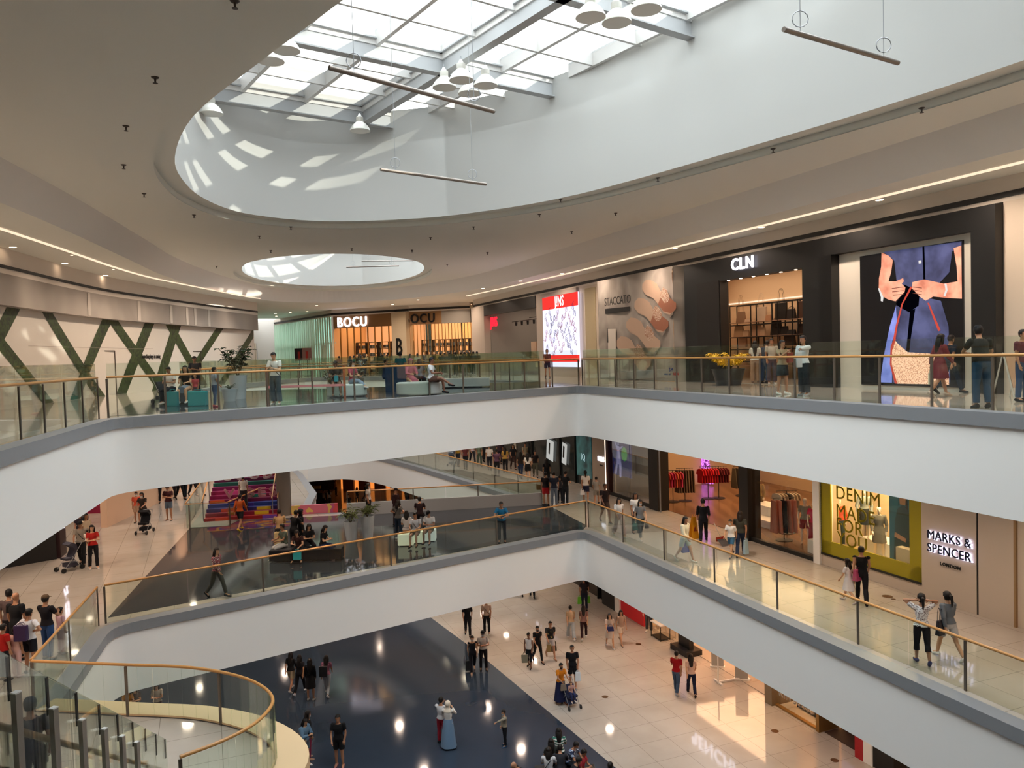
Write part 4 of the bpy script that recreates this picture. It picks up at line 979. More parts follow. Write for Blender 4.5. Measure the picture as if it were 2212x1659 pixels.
sbag(1689, 0, .64, .72, '#1e1a18', .6, 'black tote with long handles on the top shelf', 'shopper'); sbag(1711, 0, .5, .42, '#221a18', .1, 'small black top-handle bag beside the black tote, top shelf')
sbag(1735, 0, .55, .7, '#4a2e1e', .06, 'dark brown backpack at the end of the top shelf', 'hobo')
sbag(1597, 1, .66, .5, '#b09070', .05, 'tan chain bag at the start of the second shelf'); sbag(1612, 1, .42, .28, '#c0a080', 0, 'small beige purse beside the tan chain bag, second shelf', 'hobo')
sbag(1635, 1, .62, .48, '#c09a7c', .3, 'pinkish handbag with a round handle on the second shelf', 'hobo'); sbag(1649, 1, .34, .36, '#caa888', .12, 'little arched bag on the second shelf', 'tote')
sbag(1678, 1, .68, .62, '#1a1616', .12, 'round black bag on the second shelf', 'tote'); sbag(1694, 1, .5, .36, '#221c1a', 0, 'black purse beside the round black bag, second shelf', 'hobo'); sbag(1710, 1, .5, .2, '#1c1818', 0, 'flat black evening clutch on the second shelf', 'hobo'); sbag(1733, 1, .5, .42, '#2e1e18', .7, 'dark shoulder bag with a long strap, end of the second shelf', 'tote')
sbag(1605, 2, .5, .5, '#b8947a', .1, 'beige drawstring bag on the third shelf', 'shopper'); sbag(1662, 2, .4, .3, '#c8aa90', .1, 'pale mini bag on the third shelf, half hidden by shoppers', 'tote'); sbag(1706, 2, .7, .46, '#3a2c24', .1, 'dark patterned satchel on the third shelf', 'tote'); sbag(1590, 3, .4, .42, '#a88468', .3, 'tan bag on the fourth shelf', 'tote')
# -- big banner hoarding with sandals
ban = thing('banner_hoarding', 'large beige vinyl banner printed with four beaded sandals', 'banner', (0, 0, 0)); nB = 19.05
M_ban = pattern('banner_vinyl', 'noise', ['#7c756e', '#a39c95', '#8a837c'], .55, .45, detail=2)
b0 = onw(1293, 700, nB)[0]; b1 = onw(1455, 700, nB)[0]; b2 = onw(1490, 700, 19.45)[0]
mb = MB(); vs = []; nx, nz = 22, 14
for j in range(nz + 1):
    for i in range(nx + 1):
        f = i / nx; s_ = b0 + (b1 - b0) * f; z = ZA + .02 + (3.55 - ZA) * j / nz; vs.append(P(s_, nB + .02 * math.sin(f * 19 + j * .8) + .015 * math.sin(j * 2.1 + i), z))
mb.add(vs, [(j * (nx + 1) + i, j * (nx + 1) + i + 1, (j + 1) * (nx + 1) + i + 1, (j + 1) * (nx + 1) + i) for j in range(nz) for i in range(nx)])
mb.strip([P(b1, nB, ZA), P(b2, 19.5, ZA)], [P(b1, nB, 3.55), P(b2, 19.5, 3.55)]); mb.strip([P(b0, 19.5, ZA), P(b0, nB, ZA)], [P(b0, 19.5, 3.55), P(b0, nB, 3.55)])
mb.build('vinyl_sheet', M_ban, ban, True)
O7 = (1240, 540); S7 = 4.096; nb = nB - .05
def bp(nm, pts, k, m_): wpoly(nm, wpx(pts, O7, S7, nb), nb - .004 * k, m_, ban, .004)
c_sole = mat('print_sole', '#b89e8a', .5); c_str = mat('print_strap', '#94604a', .5); c_gold = pattern('print_beads', 'voronoi', ['#e8ddd0', '#a07860'], 30, .5, stops=[0, .4]); c_shd = mat('print_shadow', '#8f857d', .5)
for k, (dx, dy, cs) in enumerate([(0, 0, c_str), (-68, 160, c_str), (-140, 335, c_sole), (-225, 500, c_sole)]):
    T_ = lambda pts: [(a + dx, b + dy) for a, b in pts]
    if k == 3: T_ = lambda pts: [(a + dx, b + dy * 1.0) for a, b in pts]
    bp('printed_sandal_shadow', T_([(610, 340), (700, 400), (760, 500), (850, 600), (880, 560), (760, 430), (640, 330)]), 0, c_shd)
    bp('printed_sandal_sole', T_([(640, 262), (690, 270), (735, 300), (765, 360), (790, 440), (900, 470), (895, 530), (850, 572), (800, 560), (745, 480), (700, 425), (640, 400), (602, 350), (605, 300)]), 1, c_sole)
    bp('printed_sandal_strap', T_([(775, 400), (850, 425), (905, 470), (905, 520), (860, 560), (790, 540), (745, 480)]), 2, cs)
    bp('printed_sandal_buckle', T_([(790, 330), (820, 350), (850, 410), (835, 460), (800, 470), (770, 420), (768, 370)]), 3, c_gold)
sx, sz = onw(O7[0] + 385 / S7, O7[1] + 450 / S7, nb)
lettering('lettering', 'STACCATO', .46, .01, M_dark, P(sx, nb - .02, sz), WROT, ban, 0, (1.08, 1.25))
bp('printed_bar', [(275, 522), (495, 500), (496, 540), (277, 568)], 1, M_dark)
bp('door_flap', [(300, 700), (370, 698), (372, 1120), (305, 1120)], 1, mat('flap', '#cfc8be', .5)); bp('door_gap', [(292, 690), (300, 700), (305, 820), (296, 820)], 2, M_dark)
sx, sz = onw(O7[0] + 862 / S7, O7[1] + 1060 / S7, nb); lettering('lettering', 'SM', .22, .01, mat('logo_blue', '#2a3f8a', .5), P(sx, nb - .02, sz), WROT, ban, .01)
sx, sz = onw(O7[0] + 830 / S7, O7[1] + 1100 / S7, nb); lettering('lettering', 'MALL OF', .1, .01, mat('logo_blue', '#2a3f8a', .5), P(sx, nb - .02, sz), WROT, ban, .004)
sx, sz = onw(O7[0] + 905 / S7, O7[1] + 1098 / S7, nb); lettering('lettering', 'ASIA', .16, .01, mat('logo_red', '#b02a2a', .5), P(sx, nb - .02, sz), WROT, ban, .008)
# piers and the eyewear shop
mb = MB(); mb.wb(-39.0, -36.6, 19.5, 19.8, ZA, 3.55); struct('wall_pier_upper', mb, M_wall)
mb = MB(); mb.wb(-38.2, -37.0, 19.46, 19.5, ZA, 3.4); struct('trim_panel_upper', mb, mat('olive_panel', '#b5a684', .6))
mb = MB(); mb.wb(-44.65, -39.0, 19.35, 19.8, ZA, 3.55); struct('wall_screen_pier', mb, mat('greige', '#a89c90', .6))
mb = MB(); mb.wb(-57.2, -54.3, 19.3, 19.9, ZA, 3.55); struct('wall_column_upper', mb, mat('greige', '#a89c90', .6))
MB().wb(-54.3, -44.65, 19.3, 19.6, 2.8, 3.55).build('shop_lintel', M_dark); tag(bpy.data.objects['shop_lintel'], 'black beam over the eyewear shop entrance', 'shopfront')
room('eyewear_shop', -54.2, -44.7, ZA, 3.5, 19.8, 26.5, M_cream, mat('shop_grey', '#857f78', .6), 100, '#ffe4cc', ceil=False)
mb = MB(); mb.wb(-54.2, -44.7, 19.8, 26.5, 3.5, 3.55); struct('ceiling_eyewear_shop', mb, M_dark)
O6 = (900, 560); S6 = 5.185
lb = lettering('shop_sign', 'JINS', .75, .06, emat('red_glow', '#e02030', 1.6), P(onw(O6[0] + 872 / S6, 700, 19.8)[0], 19.75, 2.3), WROT, None, .008, (1, 1.3)); tag(lb, 'small red lettering hung inside the eyewear shop entrance', 'sign')
j = thing('advertising_screen', 'tall lit red and white screen covered with pictures of glasses', 'screen', (0, 0, 0)); nJ = 19.3
j0 = onw(1173, 700, nJ)[0]; j1 = onw(1250, 700, nJ)[0]; jz = lambda y: onw(O6[0] + 1610 / S6, O6[1] + y / S6, nJ)[1]
z_t, z_h, z_r, z_w, z_b = jz(398), jz(545), jz(1072), jz(1150), jz(1205)
e_r = emat('screen_red', '#e0322c', 1.1); e_w = emat('screen_white', '#dcd8f4', 1.15)
jp = MB().wb(j0, j1, nJ, nJ + .05, z_b, z_t).build('screen_panel', e_w, j)
MB().wb(j0, j1, nJ - .01, nJ, z_h, z_t).build('red_header', e_r, j); MB().wb(j0, j1, nJ - .01, nJ, z_w, z_r).build('red_footer', e_r, j)
lettering('lettering', 'J!NS', .62, .01, emat('sign_white', '#ffffff', 1.5), P((j0 + j1) / 2, nJ - .02, (z_t + z_h) / 2), WROT, jp, .008, (1.0, 1.35))
rg = random.Random(4); gc = ['#2a2438', '#a03a40', '#c06a5a', '#3a3860', '#7a5a50']
for r_ in range(6):
    for c_ in range(4):
        s_ = j0 + .55 + (c_ + (r_ % 2) * .5) * (j1 - j0 - 1.0) / 3.5 + rg.uniform(-.12, .12); z = z_r + .35 + r_ * (z_h - z_r - .5) / 5.4 + rg.uniform(-.1, .1); a = rg.choice([.9, 1.1, -1.0, 1.2]); R_ = .14
        mb = MB(); ca, sa = math.cos(a), math.sin(a)
        if s_ < j0 + .35 or s_ > j1 - .35: continue
        for d in (-.2, .2):
            mb.tube([P(s_ + ca * d + math.cos(u) * R_, nJ - .012, z + sa * d + math.sin(u) * R_) for u in [2 * PI * i / 10 for i in range(11)]], .009, 4)
        mb.tube([P(s_ - ca * .42, nJ - .012, z - sa * .42), P(s_ + ca * .42, nJ - .012, z + sa * .42)], .013, 4)
        mb.tube([P(s_ - ca * .4, nJ - .012, z - sa * .4), P(s_ - ca * .4 - sa * .3, nJ - .012, z - sa * .4 + ca * .3)], .013, 4)
        mb.build('pictured_glasses', emat('pic_' + gc[(r_ + c_) % 5][1:], gc[(r_ + c_) % 5], .5), jp)
# inside the eyewear shop
ct = thing('display_counter', 'long brown display counter with white trays in the eyewear shop', 'counter', (0, 0, 0)); k0 = onw(1085, 780, 20.5)[0]
MB().wb(-49.5, -44.9, 20.2, 21.0, ZA, ZA + 1.0).build('counter_body', mat('counter_brown', '#5a3a30', .5), ct)
for i in range(4): MB().wb(-49.3 + i * 1.1, -48.4 + i * 1.1, 20.9, 21.3, ZA + 1.0, ZA + 2.2).build('display_rack', mat('rack_beige', '#b89a80', .5), ct)
tr = thing('track_lighting', 'black ceiling track with small spotlights inside the eyewear shop', 'light', (0, 0, 0))
mb = MB(); mb.wb(-54, -45, 21.4, 21.44, 2.3, 2.34); mb.wb(-54, -45, 22.8, 22.84, 2.6, 2.64); mb.build('track', M_dark, tr)
for i in range(8): MB().cyl(P(-53.2 + i * 1.1, 21.42, 2.0), .07, .28, 8, .09).build('spotlight_head', M_dark, tr)
for a, b in ((1094, 1114), (1145, 1166)):
    t = thing('lit_display_niche', 'warm lit shelf niche framed in black inside the eyewear shop' + (' beside the screen' if a > 1100 else ' in the middle'), 'display', (0, 0, 0))
    sa, sb = onw(a, 700, 26.2)[0], onw(b, 700, 26.2)[0]
    MB().wb(sa, sb, 26.3, 26.4, ZA + .2, 1.6).build('back_panel', emat('niche_glow', '#e8a868', .9), t)
    mb = MB(); mb.wb(sa - .08, sa, 26.1, 26.3, ZA, 1.7); mb.wb(sb, sb + .08, 26.1, 26.3, ZA, 1.7); mb.wb(sa, sb, 26.1, 26.3, 1.62, 1.7); mb.wb(sa, sb, 26.1, 26.3, .3, .36); mb.build('frame', M_dark, t)
t = thing('wall_emblem', 'small white glowing pair-of-eyes emblem on the grey wall in the eyewear shop', 'sign', P(onw(1130, 735, 26.0)[0], 26.3, onw(1130, 735, 26.0)[1]), WROT)
for sd in (-1, 1): MB().lathe([(0, 0), (.3, 0)], seg=14).build('eye', E_whitesign, t).rotation_euler = (PI / 2, 0, 0); t.children[-1].location = (sd * .36, -.1, .15)
MB().box((0, -.1, -.5), (1.1, .02, .16)).build('glowing_bar', E_whitesign, t)

# ------------------------------------------------------------------ far end of the upper level
def front(p, q): p, q = Vector(p), Vector(q); d = q - p; return p, d, math.atan2(d.y, d.x)
def fbox(mb, p, q, f0, f1, d0, d1, z0, z1):
    """box along the line p-q between fractions f0,f1 and depths d0..d1 behind it"""
    p, d, a = front(p, q); L = d.length; nn = Vector((-d.y, d.x)).normalized(); c = p + d * ((f0 + f1) / 2) + nn * ((d0 + d1) / 2)
    return mb.box((c.x, c.y, (z0 + z1) / 2), (L * (f1 - f0), abs(d1 - d0), z1 - z0), a)
FA, FB, FC_, FD, FE = (-24.4, 81), (-15.35, 67.6), (-9.6, 65.2), (-8.3, 64.4), (-3.2, 63.0)
mb = MB(); fbox(mb, FA, FB, 0, 1, -.1, .2, 3.65, 4.2); fbox(mb, FB, FC_, 0, 1, -.1, .2, 3.65, 4.2); fbox(mb, FC_, FD, 0, 1, -.1, .2, 3.65, 4.2); fbox(mb, FD, FE, 0, 1, -.1, .2, 3.65, 4.2); struct('wall_bulkhead_far', mb, mat('bulkhead_white', '#dcd3c8', .6))
t = thing('linear_air_diffuser', 'black slot diffuser curving above the far shopfronts', 'vent', (0, 0, 0)); mb = MB()
for a, b in ((FA, FB), (FB, FC_), (FC_, FD), (FD, FE)): fbox(mb, a, b, 0, 1, -.16, -.1, 3.75, 3.92)
mb.build('slot', M_dark, t)
# glass-fin facade
t = thing('glass_fin_facade', 'tall pale green glass fin facade at the far end', 'facade', (0, 0, 0))
for i in range(14):
    mb = MB(); fbox(mb, FA, FB, i / 14 + .005, (i + 1) / 14 - .005, 0, .02, ZA, 3.65); mb.build('glass_panel', glass_mat('green_glass%d' % i, '#ecf5f0', .06) if i == 0 else MATS['green_glass0'], t)
mb = MB()
for i in range(29): fbox(mb, FA, FB, i / 28 - .002, i / 28 + .002, -.16, 0, ZA, 3.65)
mb.build('fin', mat('fin_green', '#dde6d8', .35), t)
mb = MB(); fbox(mb, FA, FB, 0, .74, 4, 4.2, ZA, 4.2); struct('wall_behind_fins', mb, mat('teal_room', '#9cc8be', .6, emit='#a8dcd0', es=.75))  # wall itself glows to brighten the room seen behind the fins
mb = MB(); fbox(mb, FA, FB, 0, 1, .1, .2, 1.3, 1.42); struct('trim_transom_far', mb, mat('fin_green', '#b9cbb8', .35))
for i in range(5):
    mb = MB(); fbox(mb, FA, FB, .2 + i * .17, .25 + i * .17, 1.5, 1.7, ZA, 1.3); struct('wall_wood_fin', mb, mat('terracotta', '#a8694a', .6))
# white wall with a lit doorway left of the fins
mb = MB(); a, b = (-33.9, 90), (-24.4, 81); fbox(mb, a, b, 0, 1, 0, .3, ZA, 4.2); struct('wall_far_white', mb, M_white)
mb = MB(); fbox(mb, (-31.0, 87.2), (-27.3, 83.7), .0, .5, -.12, -.05, ZA, 1.9); struct('door_1', mb, emat('door_light', '#ffd9a0', 1.3)); mb = MB(); fbox(mb, (-31.0, 87.2), (-27.3, 83.7), .5, 1, -.12, -.05, ZA, 1.9); struct('door_2', mb, M_wall)
# gold-front fashion shop
def warm_shop(label, p, q, sign, sp, gold='#8a6540', em='#dcb48a', seed=1, signcol=None, zt=3.65, zh=2.6, signz=3.05, size=1.0):
    t = thing('shopfront', label, 'shopfront', (0, 0, 0)); mb = MB(); fbox(mb, p, q, 0, 1, 0, .3, zh, zt); mb.build('fascia_panel', mat('gold_' + gold[1:], gold, .4, .3), t)
    mb = MB(); n = 9
    for i in range(n + 1): fbox(mb, p, q, max(0, i / n - .006), min(1, i / n + .006), 0, .12, ZA, zh)
    mb.build('mullions', mat('brass', '#a07a45', .4, .6), t)
    mb = MB(); fbox(mb, p, q, 0, 1, 5, 5.2, ZA, zt); mb.build('back_wall', mat('shopback_' + em[1:], em, .7, emit=em, es=.28), t)  # back wall emits, painting the shop's warm lighting into it
    mb = MB(); fbox(mb, p, q, 0, 1, .3, 5, zt - .1, zt); mb.build('shop_ceiling', M_warm, t)
    rg = random.Random(seed); P_, d, a = front(p, q); nn = Vector((-d.y, d.x)).normalized()
    for i in range(5):
        c = P_ + d * (.12 + .19 * i) + nn * 3.2; k = thing('clothes_display', 'dark framed display unit inside the ' + sp + ', ' + ('first', 'second', 'third', 'fourth', 'fifth')[i] + ' along the window', 'display', (c.x, c.y, ZA), a)
        mb = MB()
        for x_ in (-.5, .5): mb.box((x_, 0, 1.4), (.05, .4, 2.8))
        for z_ in (.05, .8, 1.5, 2.2, 2.8): mb.box((0, 0, z_), (1.0, .4, .05))
        mb.build('frame', M_dark, k)
        for z_ in (.08, .83, 1.53, 2.23):
            for x_ in (-.3, 0, .3): MB().box((x_, 0, z_ + .17), (.2, .3, .28)).build('folded_goods', mat('goods_%d' % rg.randrange(5), ['#d8c0a0', '#3a2a30', '#a04838', '#e0d4c4', '#5a6a78'][rg.randrange(5)], .7), k)
    for i in range(5):
        c = P_ + d * (.2 + .16 * i) + nn * 1.6
        person('mannequin in ' + ('a dark suit', 'a cream coat', 'a black tee', 'a yellow dress', 'a red jacket')[i] + ' in the ' + sp + ' window', ZA, (c.x, c.y), 0, 1.72, math.degrees(a), 'mannequin',
               ('jacket', ['#1c1a1e', '#d8c8b0', '#141416', '#c8a860', '#6a2028'][i]), ('pants', ['#1c1a1e', '#b8a890', '#2a2428', '#c8a860', '#2a2226'][i]), None, '#2a2020', '#e0cdb4', name='mannequin', cat='mannequin', vox=.035)
    if sign:
        c = P_ + d * .32 - nn * .08; lettering('lettering', sign, size, .08, signcol or E_whitesign, (c.x, c.y, signz), a, t, .02, (1, 1.15))
    L = bpy.data.lights.new('shop_area_light', 'AREA'); L.shape = 'RECTANGLE'; L.size = d.length * .8; L.size_y = 3; L.energy = 95; L.color = lin('#ffbf80')[:3]
    o = bpy.data.objects.new('shop_area_light', L); C.objects.link(o); c = P_ + d * .5 + nn * 2.5; o.location = (c.x, c.y, zt - .15); o.rotation_euler = (0, 0, a)
    return t
L = bpy.data.lights.new('shop_area_light', 'AREA'); L.shape = 'RECTANGLE'; L.size = 12; L.size_y = 2.5; L.energy = 260; L.color = (.85, 1, .96)  # area lamp added behind the glass fins to brighten them
o = bpy.data.objects.new('shop_area_light', L); C.objects.link(o); o.location = (-18.6, 76.3, 3.9); o.rotation_euler = (0, 0, math.atan2(-13.4, 9.05))
mb = MB(); _p, _d, _a = front(FB, FC_); _n = Vector((-_d.y, _d.x)).normalized(); bar(mb, V(_p - _n * .0, 1.1), V(_p + _n * 5.2, 1.1), .1, 5.1); struct('wall_partition_far', mb, M_warm)
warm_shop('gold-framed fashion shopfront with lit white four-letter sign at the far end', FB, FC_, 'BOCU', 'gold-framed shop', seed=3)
mb = MB(); fbox(mb, FC_, FD, 0, 1, -.5, .4, ZA, 3.65); struct('wall_column_far', mb, mat('greige_light', '#b9a98f', .6))
p_, d_, a_ = front(FC_, FD); c = p_ + d_ * .5 - Vector((-d_.y, d_.x)).normalized() * .56
t = thing('wall_sign', 'black letter B with a bar below on the beige column at the far shops', 'sign', (c.x, c.y, .75), a_); lettering('lettering', 'B', 1.5, .05, M_dark, (0, 0, 0), 0, t, .02, (.85, 1.3)); MB().box((0, 0, -1.25), (.75, .05, .14)).build('bar', M_dark, t)
FM = (-5.6, 63.7)
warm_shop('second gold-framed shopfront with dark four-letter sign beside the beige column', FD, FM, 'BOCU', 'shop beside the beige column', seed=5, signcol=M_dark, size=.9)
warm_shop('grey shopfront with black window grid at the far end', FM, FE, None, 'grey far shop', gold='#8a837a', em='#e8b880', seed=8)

# ------------------------------------------------------------------ mural hoarding on the other side
MUR = [(-15.6, 12), (-16.6, 19), (-17.9, 27.2), (-18.9, 33), (-19.4, 37.3), (-19.4, 41.5), (-19.2, 48), (-18.6, 56.5)]
mc = [Vector((p[0], p[1])) for p in smooth_curve(MUR, 6)]
cum = [0]
for i in range(1, len(mc)): cum.append(cum[-1] + (mc[i] - mc[i - 1]).length)
def mpt(L):
    for i in range(1, len(mc)):
        if L <= cum[i] or i == len(mc) - 1:
            f = (L - cum[i - 1]) / (cum[i] - cum[i - 1]); p = mc[i - 1].lerp(mc[i], f); e = (mc[i] - mc[i - 1]).normalized(); return p, Vector((e.y, -e.x)), e
def mpx(px, py):
    """(length, z) on the mural wall seen at a point of the photograph"""
    d = ray(px, py); best = None
    for i in range(1, len(mc)):
        a, b = mc[i - 1], mc[i]; e = b - a; den = d.x * e.y - d.y * e.x
        if abs(den) < 1e-9: continue
        t = (a.x * e.y - a.y * e.x) / den; u = (a.x * d.y - a.y * d.x) / den
        if -.01 <= u <= 1.01 and t > 0: return cum[i - 1] + u * (cum[i] - cum[i - 1]), d.z * t
    return None
hd = thing('mural_hoarding', 'long curved white hoarding wall printed with green leafy crossing bands', 'hoarding', (0, 0, 0)); ZH = 2.2
mb = MB(); mb.strip([V(p, ZA) for p in mc], [V(p, ZH) for p in mc]); p, nn, e = mpt(cum[-1]); mb.strip([V(p, ZA), V(p - nn * 2, ZA)], [V(p, ZH), V(p - nn * 2, ZH)])
mb.build('board_panel', mat('hoarding_white', '#cac4ba', .35), hd)
M_leaf = pattern('leafy_print', 'noise', ['#0e1708', '#22300f', '#34461c', '#161f0a'], 5.5, .5, detail=8)
def stripx(a, b, w):
    """a band from photo point a (top) to b (bottom), given as wall coordinates"""
    k = 14; A = []; B = []
    for i in range(k + 1):
        f = i / k; L = a[0] + (b[0] - a[0]) * f; z = a[1] + (b[1] - a[1]) * f
        for lst, dl in ((A, -w / 2), (B, w / 2)):
            p, nn, e = mpt(max(.05, min(cum[-1] - .05, L + dl))); p = p + nn * .012; lst.append(V(p, z))
    MB().strip(A, B).build('leafy_band', M_leaf, hd)
def mL(px, py): r_ = mpx(px, py); return r_
zt_, zb_ = ZH - .01, ZA + .01
def band(x0, y0, x1, y1, w=1.05):
    a, b = mpx(x0, y0), mpx(x1, y1)
    if a is None or b is None: return
    # extend to the panel's top and bottom
    sl_ = (b[0] - a[0]) / (b[1] - a[1]); stripx((a[0] + sl_ * (zt_ - a[1]), zt_), (a[0] + sl_ * (zb_ - a[1]), zb_), w)
for bnd in [(-42, 690, 104, 870), (30, 664, -8, 735), (101, 674, 225, 868), (232, 690, 172, 835), (242, 690, 345, 835), (322, 700, 266, 840), (368, 705, 410, 780), (381, 705, 345, 820), (470, 716, 425, 785), (533, 718, 560, 765), (548, 718, 512, 775)]: band(*bnd)
MB().strip([V(mpt(l)[0] + mpt(l)[1] * .015, .82) for l in (mL(60, 745)[0], mL(200, 745)[0], mL(330, 745)[0])], [V(mpt(l)[0] + mpt(l)[1] * .015, .835) for l in (mL(60, 745)[0], mL(200, 745)[0], mL(330, 745)[0])]).build('panel_joint', mat('joint_grey', '#8a8076', .6), hd)
for px in (247, 433):
    L = mL(px, 760)[0]; p, nn, e = mpt(L); a = math.atan2(e.y, e.x); mb = MB(); mb.box((p.x + nn.x * .02, p.y + nn.y * .02, ZA + 1.07), (.05, .02, 2.14), a); q_ = p - e * .5; mb.box((q_.x + nn.x * .02, q_.y + nn.y * .02, ZA + 2.14), (1.0, .02, .05), a); mb.build('door_outline', mat('joint_dark', '#4a4038', .6), hd)
L = mL(326, 770)[0]; p, nn, e = mpt(L); lettering('lettering', 'Something huge is coming', .21, .01, M_dark, (p.x + nn.x * .03, p.y + nn.y * .03, mL(326, 770)[1]), math.atan2(e.y, e.x), hd, .006, (.75, 1.5))
# grey sheet bulkhead above the hoarding, slot and plaster
mb = MB(); out = [V(p + mpt(cum[i])[1] * .35, 0) for i, p in enumerate(mc)]
mb.strip([Vector((p.x, p.y, ZH)) for p in out], [Vector((p.x, p.y, 3.3)) for p in out]); mb.strip([V(p, ZH) for p in mc], [Vector((p.x, p.y, ZH)) for p in out]); 
mb.strip([out[-1] + Vector((0, 0, ZH)), V(mc[-1], ZH)], [out[-1] + Vector((0, 0, 3.3)), V(mc[-1], 3.3)])
struct('wall_bulkhead_mural', mb, pattern('patched_board', 'noise', ['#8d857e', '#a39b92'], .5, .7, detail=1))
mb = MB(); mb.strip([Vector((p.x, p.y, 3.3)) for p in out], [Vector((p.x, p.y, ZS)) for p in out]); struct('wall_plaster_mural', mb, mat('bulkhead_white', '#dcd3c8', .6))
t = thing('linear_air_diffuser', 'long black slot diffuser curving above the mural hoarding', 'vent', (0, 0, 0)); o2 = [V(p + mpt(cum[i])[1] * .37, 0) for i, p in enumerate(mc)]
mb = MB(); mb.strip([Vector((p.x, p.y, 3.48)) for p in o2], [Vector((p.x, p.y, 3.60)) for p in o2]); mb.build('slot', M_dark, t)
for px in (176, 287, 357, 392, 410, 440): 
    r_ = mpx(px, 700)
    if r_: p, nn, e = mpt(r_[0]); p = p + nn * .365; MB().box((p.x, p.y, (ZH + 3.3) / 2), (.3, .012, 1.0), math.atan2(e.y, e.x)).build('trim_patch', mat('patch', '#b9b1a8', .7))['kind'] = 'structure'
o3 = [V(p + mpt(cum[i])[1] * 2.1, ZS - .02) for i, p in enumerate(mc)]
tag(MB().tube(o3[4:-3], .08, 8, flat=.3).build('cove_light', E_cove), 'thin warm light line curving along the ceiling over the mural side', 'light')  # widened emissive strip paints this cove's glow along the ceiling
# ------------------------------------------------------------------ middle level: long shop wall
def wl(nm, s0, s1, n0, n1, z0, z1, m_, kind='structure'): return struct(nm, MB().wb(s0, s1, n0, n1, z0, z1), m_)
zB, tB = ZB, ZA - 2.0
M_greige2 = mat('pier_greige', '#a7988a', .5)
wl('wall_pier_middle', -37.7, -36.2, 19.4, 19.9, zB, tB, M_greige2)
t = thing('light_strip', 'tall warm light strip on the pier edge by the clothing shop window', 'light', (0, 0, 0)); MB().wb(-36.2, -36.05, 19.38, 19.42, zB, tB).build('diffuser', emat('strip_glow', '#ffdcc0', 2.0), t)
sx_, sz_ = onw(1299, 992, 19.4)
t = thing('wall_sign', 'small glowing white three-character sign with a dark bar on the narrow pier', 'sign', P(sx_, 19.37, sz_), WROT)
lettering('lettering', 'M&S', .34, .03, E_whitesign, (0, 0, 0), 0, t, .01); MB().box((0, 0, -.32), (.32, .02, .07)).build('bar', M_dark, t)
# dark glazed shop left of the pier
t = thing('shopfront', 'dark tinted glass shopfront behind the crowd, with a teal poster', 'shopfront', (0, 0, 0))
MB().wb(-58, -37.8, 19.6, 19.8, zB, tB).build('dark_panel', mat('dark_teal', '#20282a', .12), t)
mb = MB()
for s_ in (-57.9, -52, -46.5, -42.2, -40.1, -37.8): mb.wb(s_ - .06, s_ + .06, 19.5, 19.62, zB, tB)
mb.build('mullions', M_dark, t)
MB().wb(-39.9, -38.1, 19.54, 19.58, zB + .5, zB + 3.6).build('teal_poster', pattern('teal_poster', 'noise', ['#1e3a3c', '#3c6a6c', '#16282c'], .8, .3, emit=.25), t)
lettering('lettering', 'IQ', .5, .01, emat('pale_print', '#b8d8d8', .6), P(-39.0, 19.5, zB + 1.6), WROT, t)
for i, (px, py) in enumerate(((1188, 972), (1219, 980))):
    s_, z_ = onw(px, py, 19.5); t2 = thing('hanging_poster', 'tilted white poster hung in the dark shop window, ' + ('nearer the crowd' if i == 0 else 'nearer the teal poster'), 'poster', P(s_, 19.5, z_), WROT)
    MB().box((0, 0, 0), (1.0 if i == 0 else .6, .02, 1.25), 0, Matrix.Rotation(.16, 3, 'Y')).build('sheet', emat('poster_white', '#b9b9b4', .7), t2); MB().box((-.05, -.02, .1), (.2, .01, .7), 0, Matrix.Rotation(.16, 3, 'Y')).build('printed_figure', M_dark, t2)
# clothing shop: window, posts, entrance, window
M_woodfl = pattern('wood_floor', 'wave', ['#6d4c34', '#7d5a40'], .5, .25)
cs = thing('shopfront', 'wide clothing shopfront with black posts and glass windows on the middle level', 'shopfront', (0, 0, 0))
for a, b in ((-31.75, -30.95), (-25.05, -24.5)): MB().wb(a, b, 19.3, 19.9, zB, tB).build('black_post', M_dark, cs)
MB().wb(-30.8, -30.7, 19.28, 19.3, zB, tB).build('steel_edge', M_steel, cs)
MB().wb(-36.05, -35.8, 19.35, 19.6, zB, tB).build('maroon_edge', mat('maroon', '#3a1412', .5), cs)
MB().wb(-36.0, -31.7, 19.4, 19.55, zB, zB + .14).build('window_sill', M_dark, cs); MB().wb(-24.5, -21.0, 19.4, 19.55, zB, zB + .14).build('window_sill', M_dark, cs)
for a, b in ((-35.8, -33.8), (-33.75, -31.75), (-24.45, -22.8), (-22.78, -21.05)): MB().wb(a, b, 19.46, 19.475, zB + .14, tB).build('glass_pane', M_shopglass, cs)
room('clothing_shop', -36.0, -21.0, zB, tB, 19.9, 28.5, M_woodfl, mat('shop_beige', '#b8a284', .7), 330, '#ffc890')
wl('wall_green_shop', -30.5, -26, 28.2, 28.4, zB, tB, mat('shop_green', '#5c6e3a', .7)); wl('wall_dark_shop', -24, -21, 28.0, 28.2, zB, tB, mat('shop_dark', '#3a3028', .7))
wl('wall_window_back', -36, -33.6, 20.6, 20.75, zB, tB, mat('shop_beige', '#b8a284', .7))
s0_, z1_ = onw(1322, 957, 19.62); s1_, z0_ = onw(1364, 1034, 19.62)
t = thing('window_poster', 'blue poster of dancing figures hung in the clothing shop window', 'poster', (0, 0, 0)); MB().wb(s0_, s1_, 19.62, 19.66, z0_, z1_ + .3).build('poster_sheet', mat('poster_blue', '#28306a', .5, emit='#28306a', es=.3), t)
c_f = emat('poster_fig', '#8a86b0', .6); fx, fz = (s0_ + s1_) / 2 - .3, (z0_ + z1_) / 2
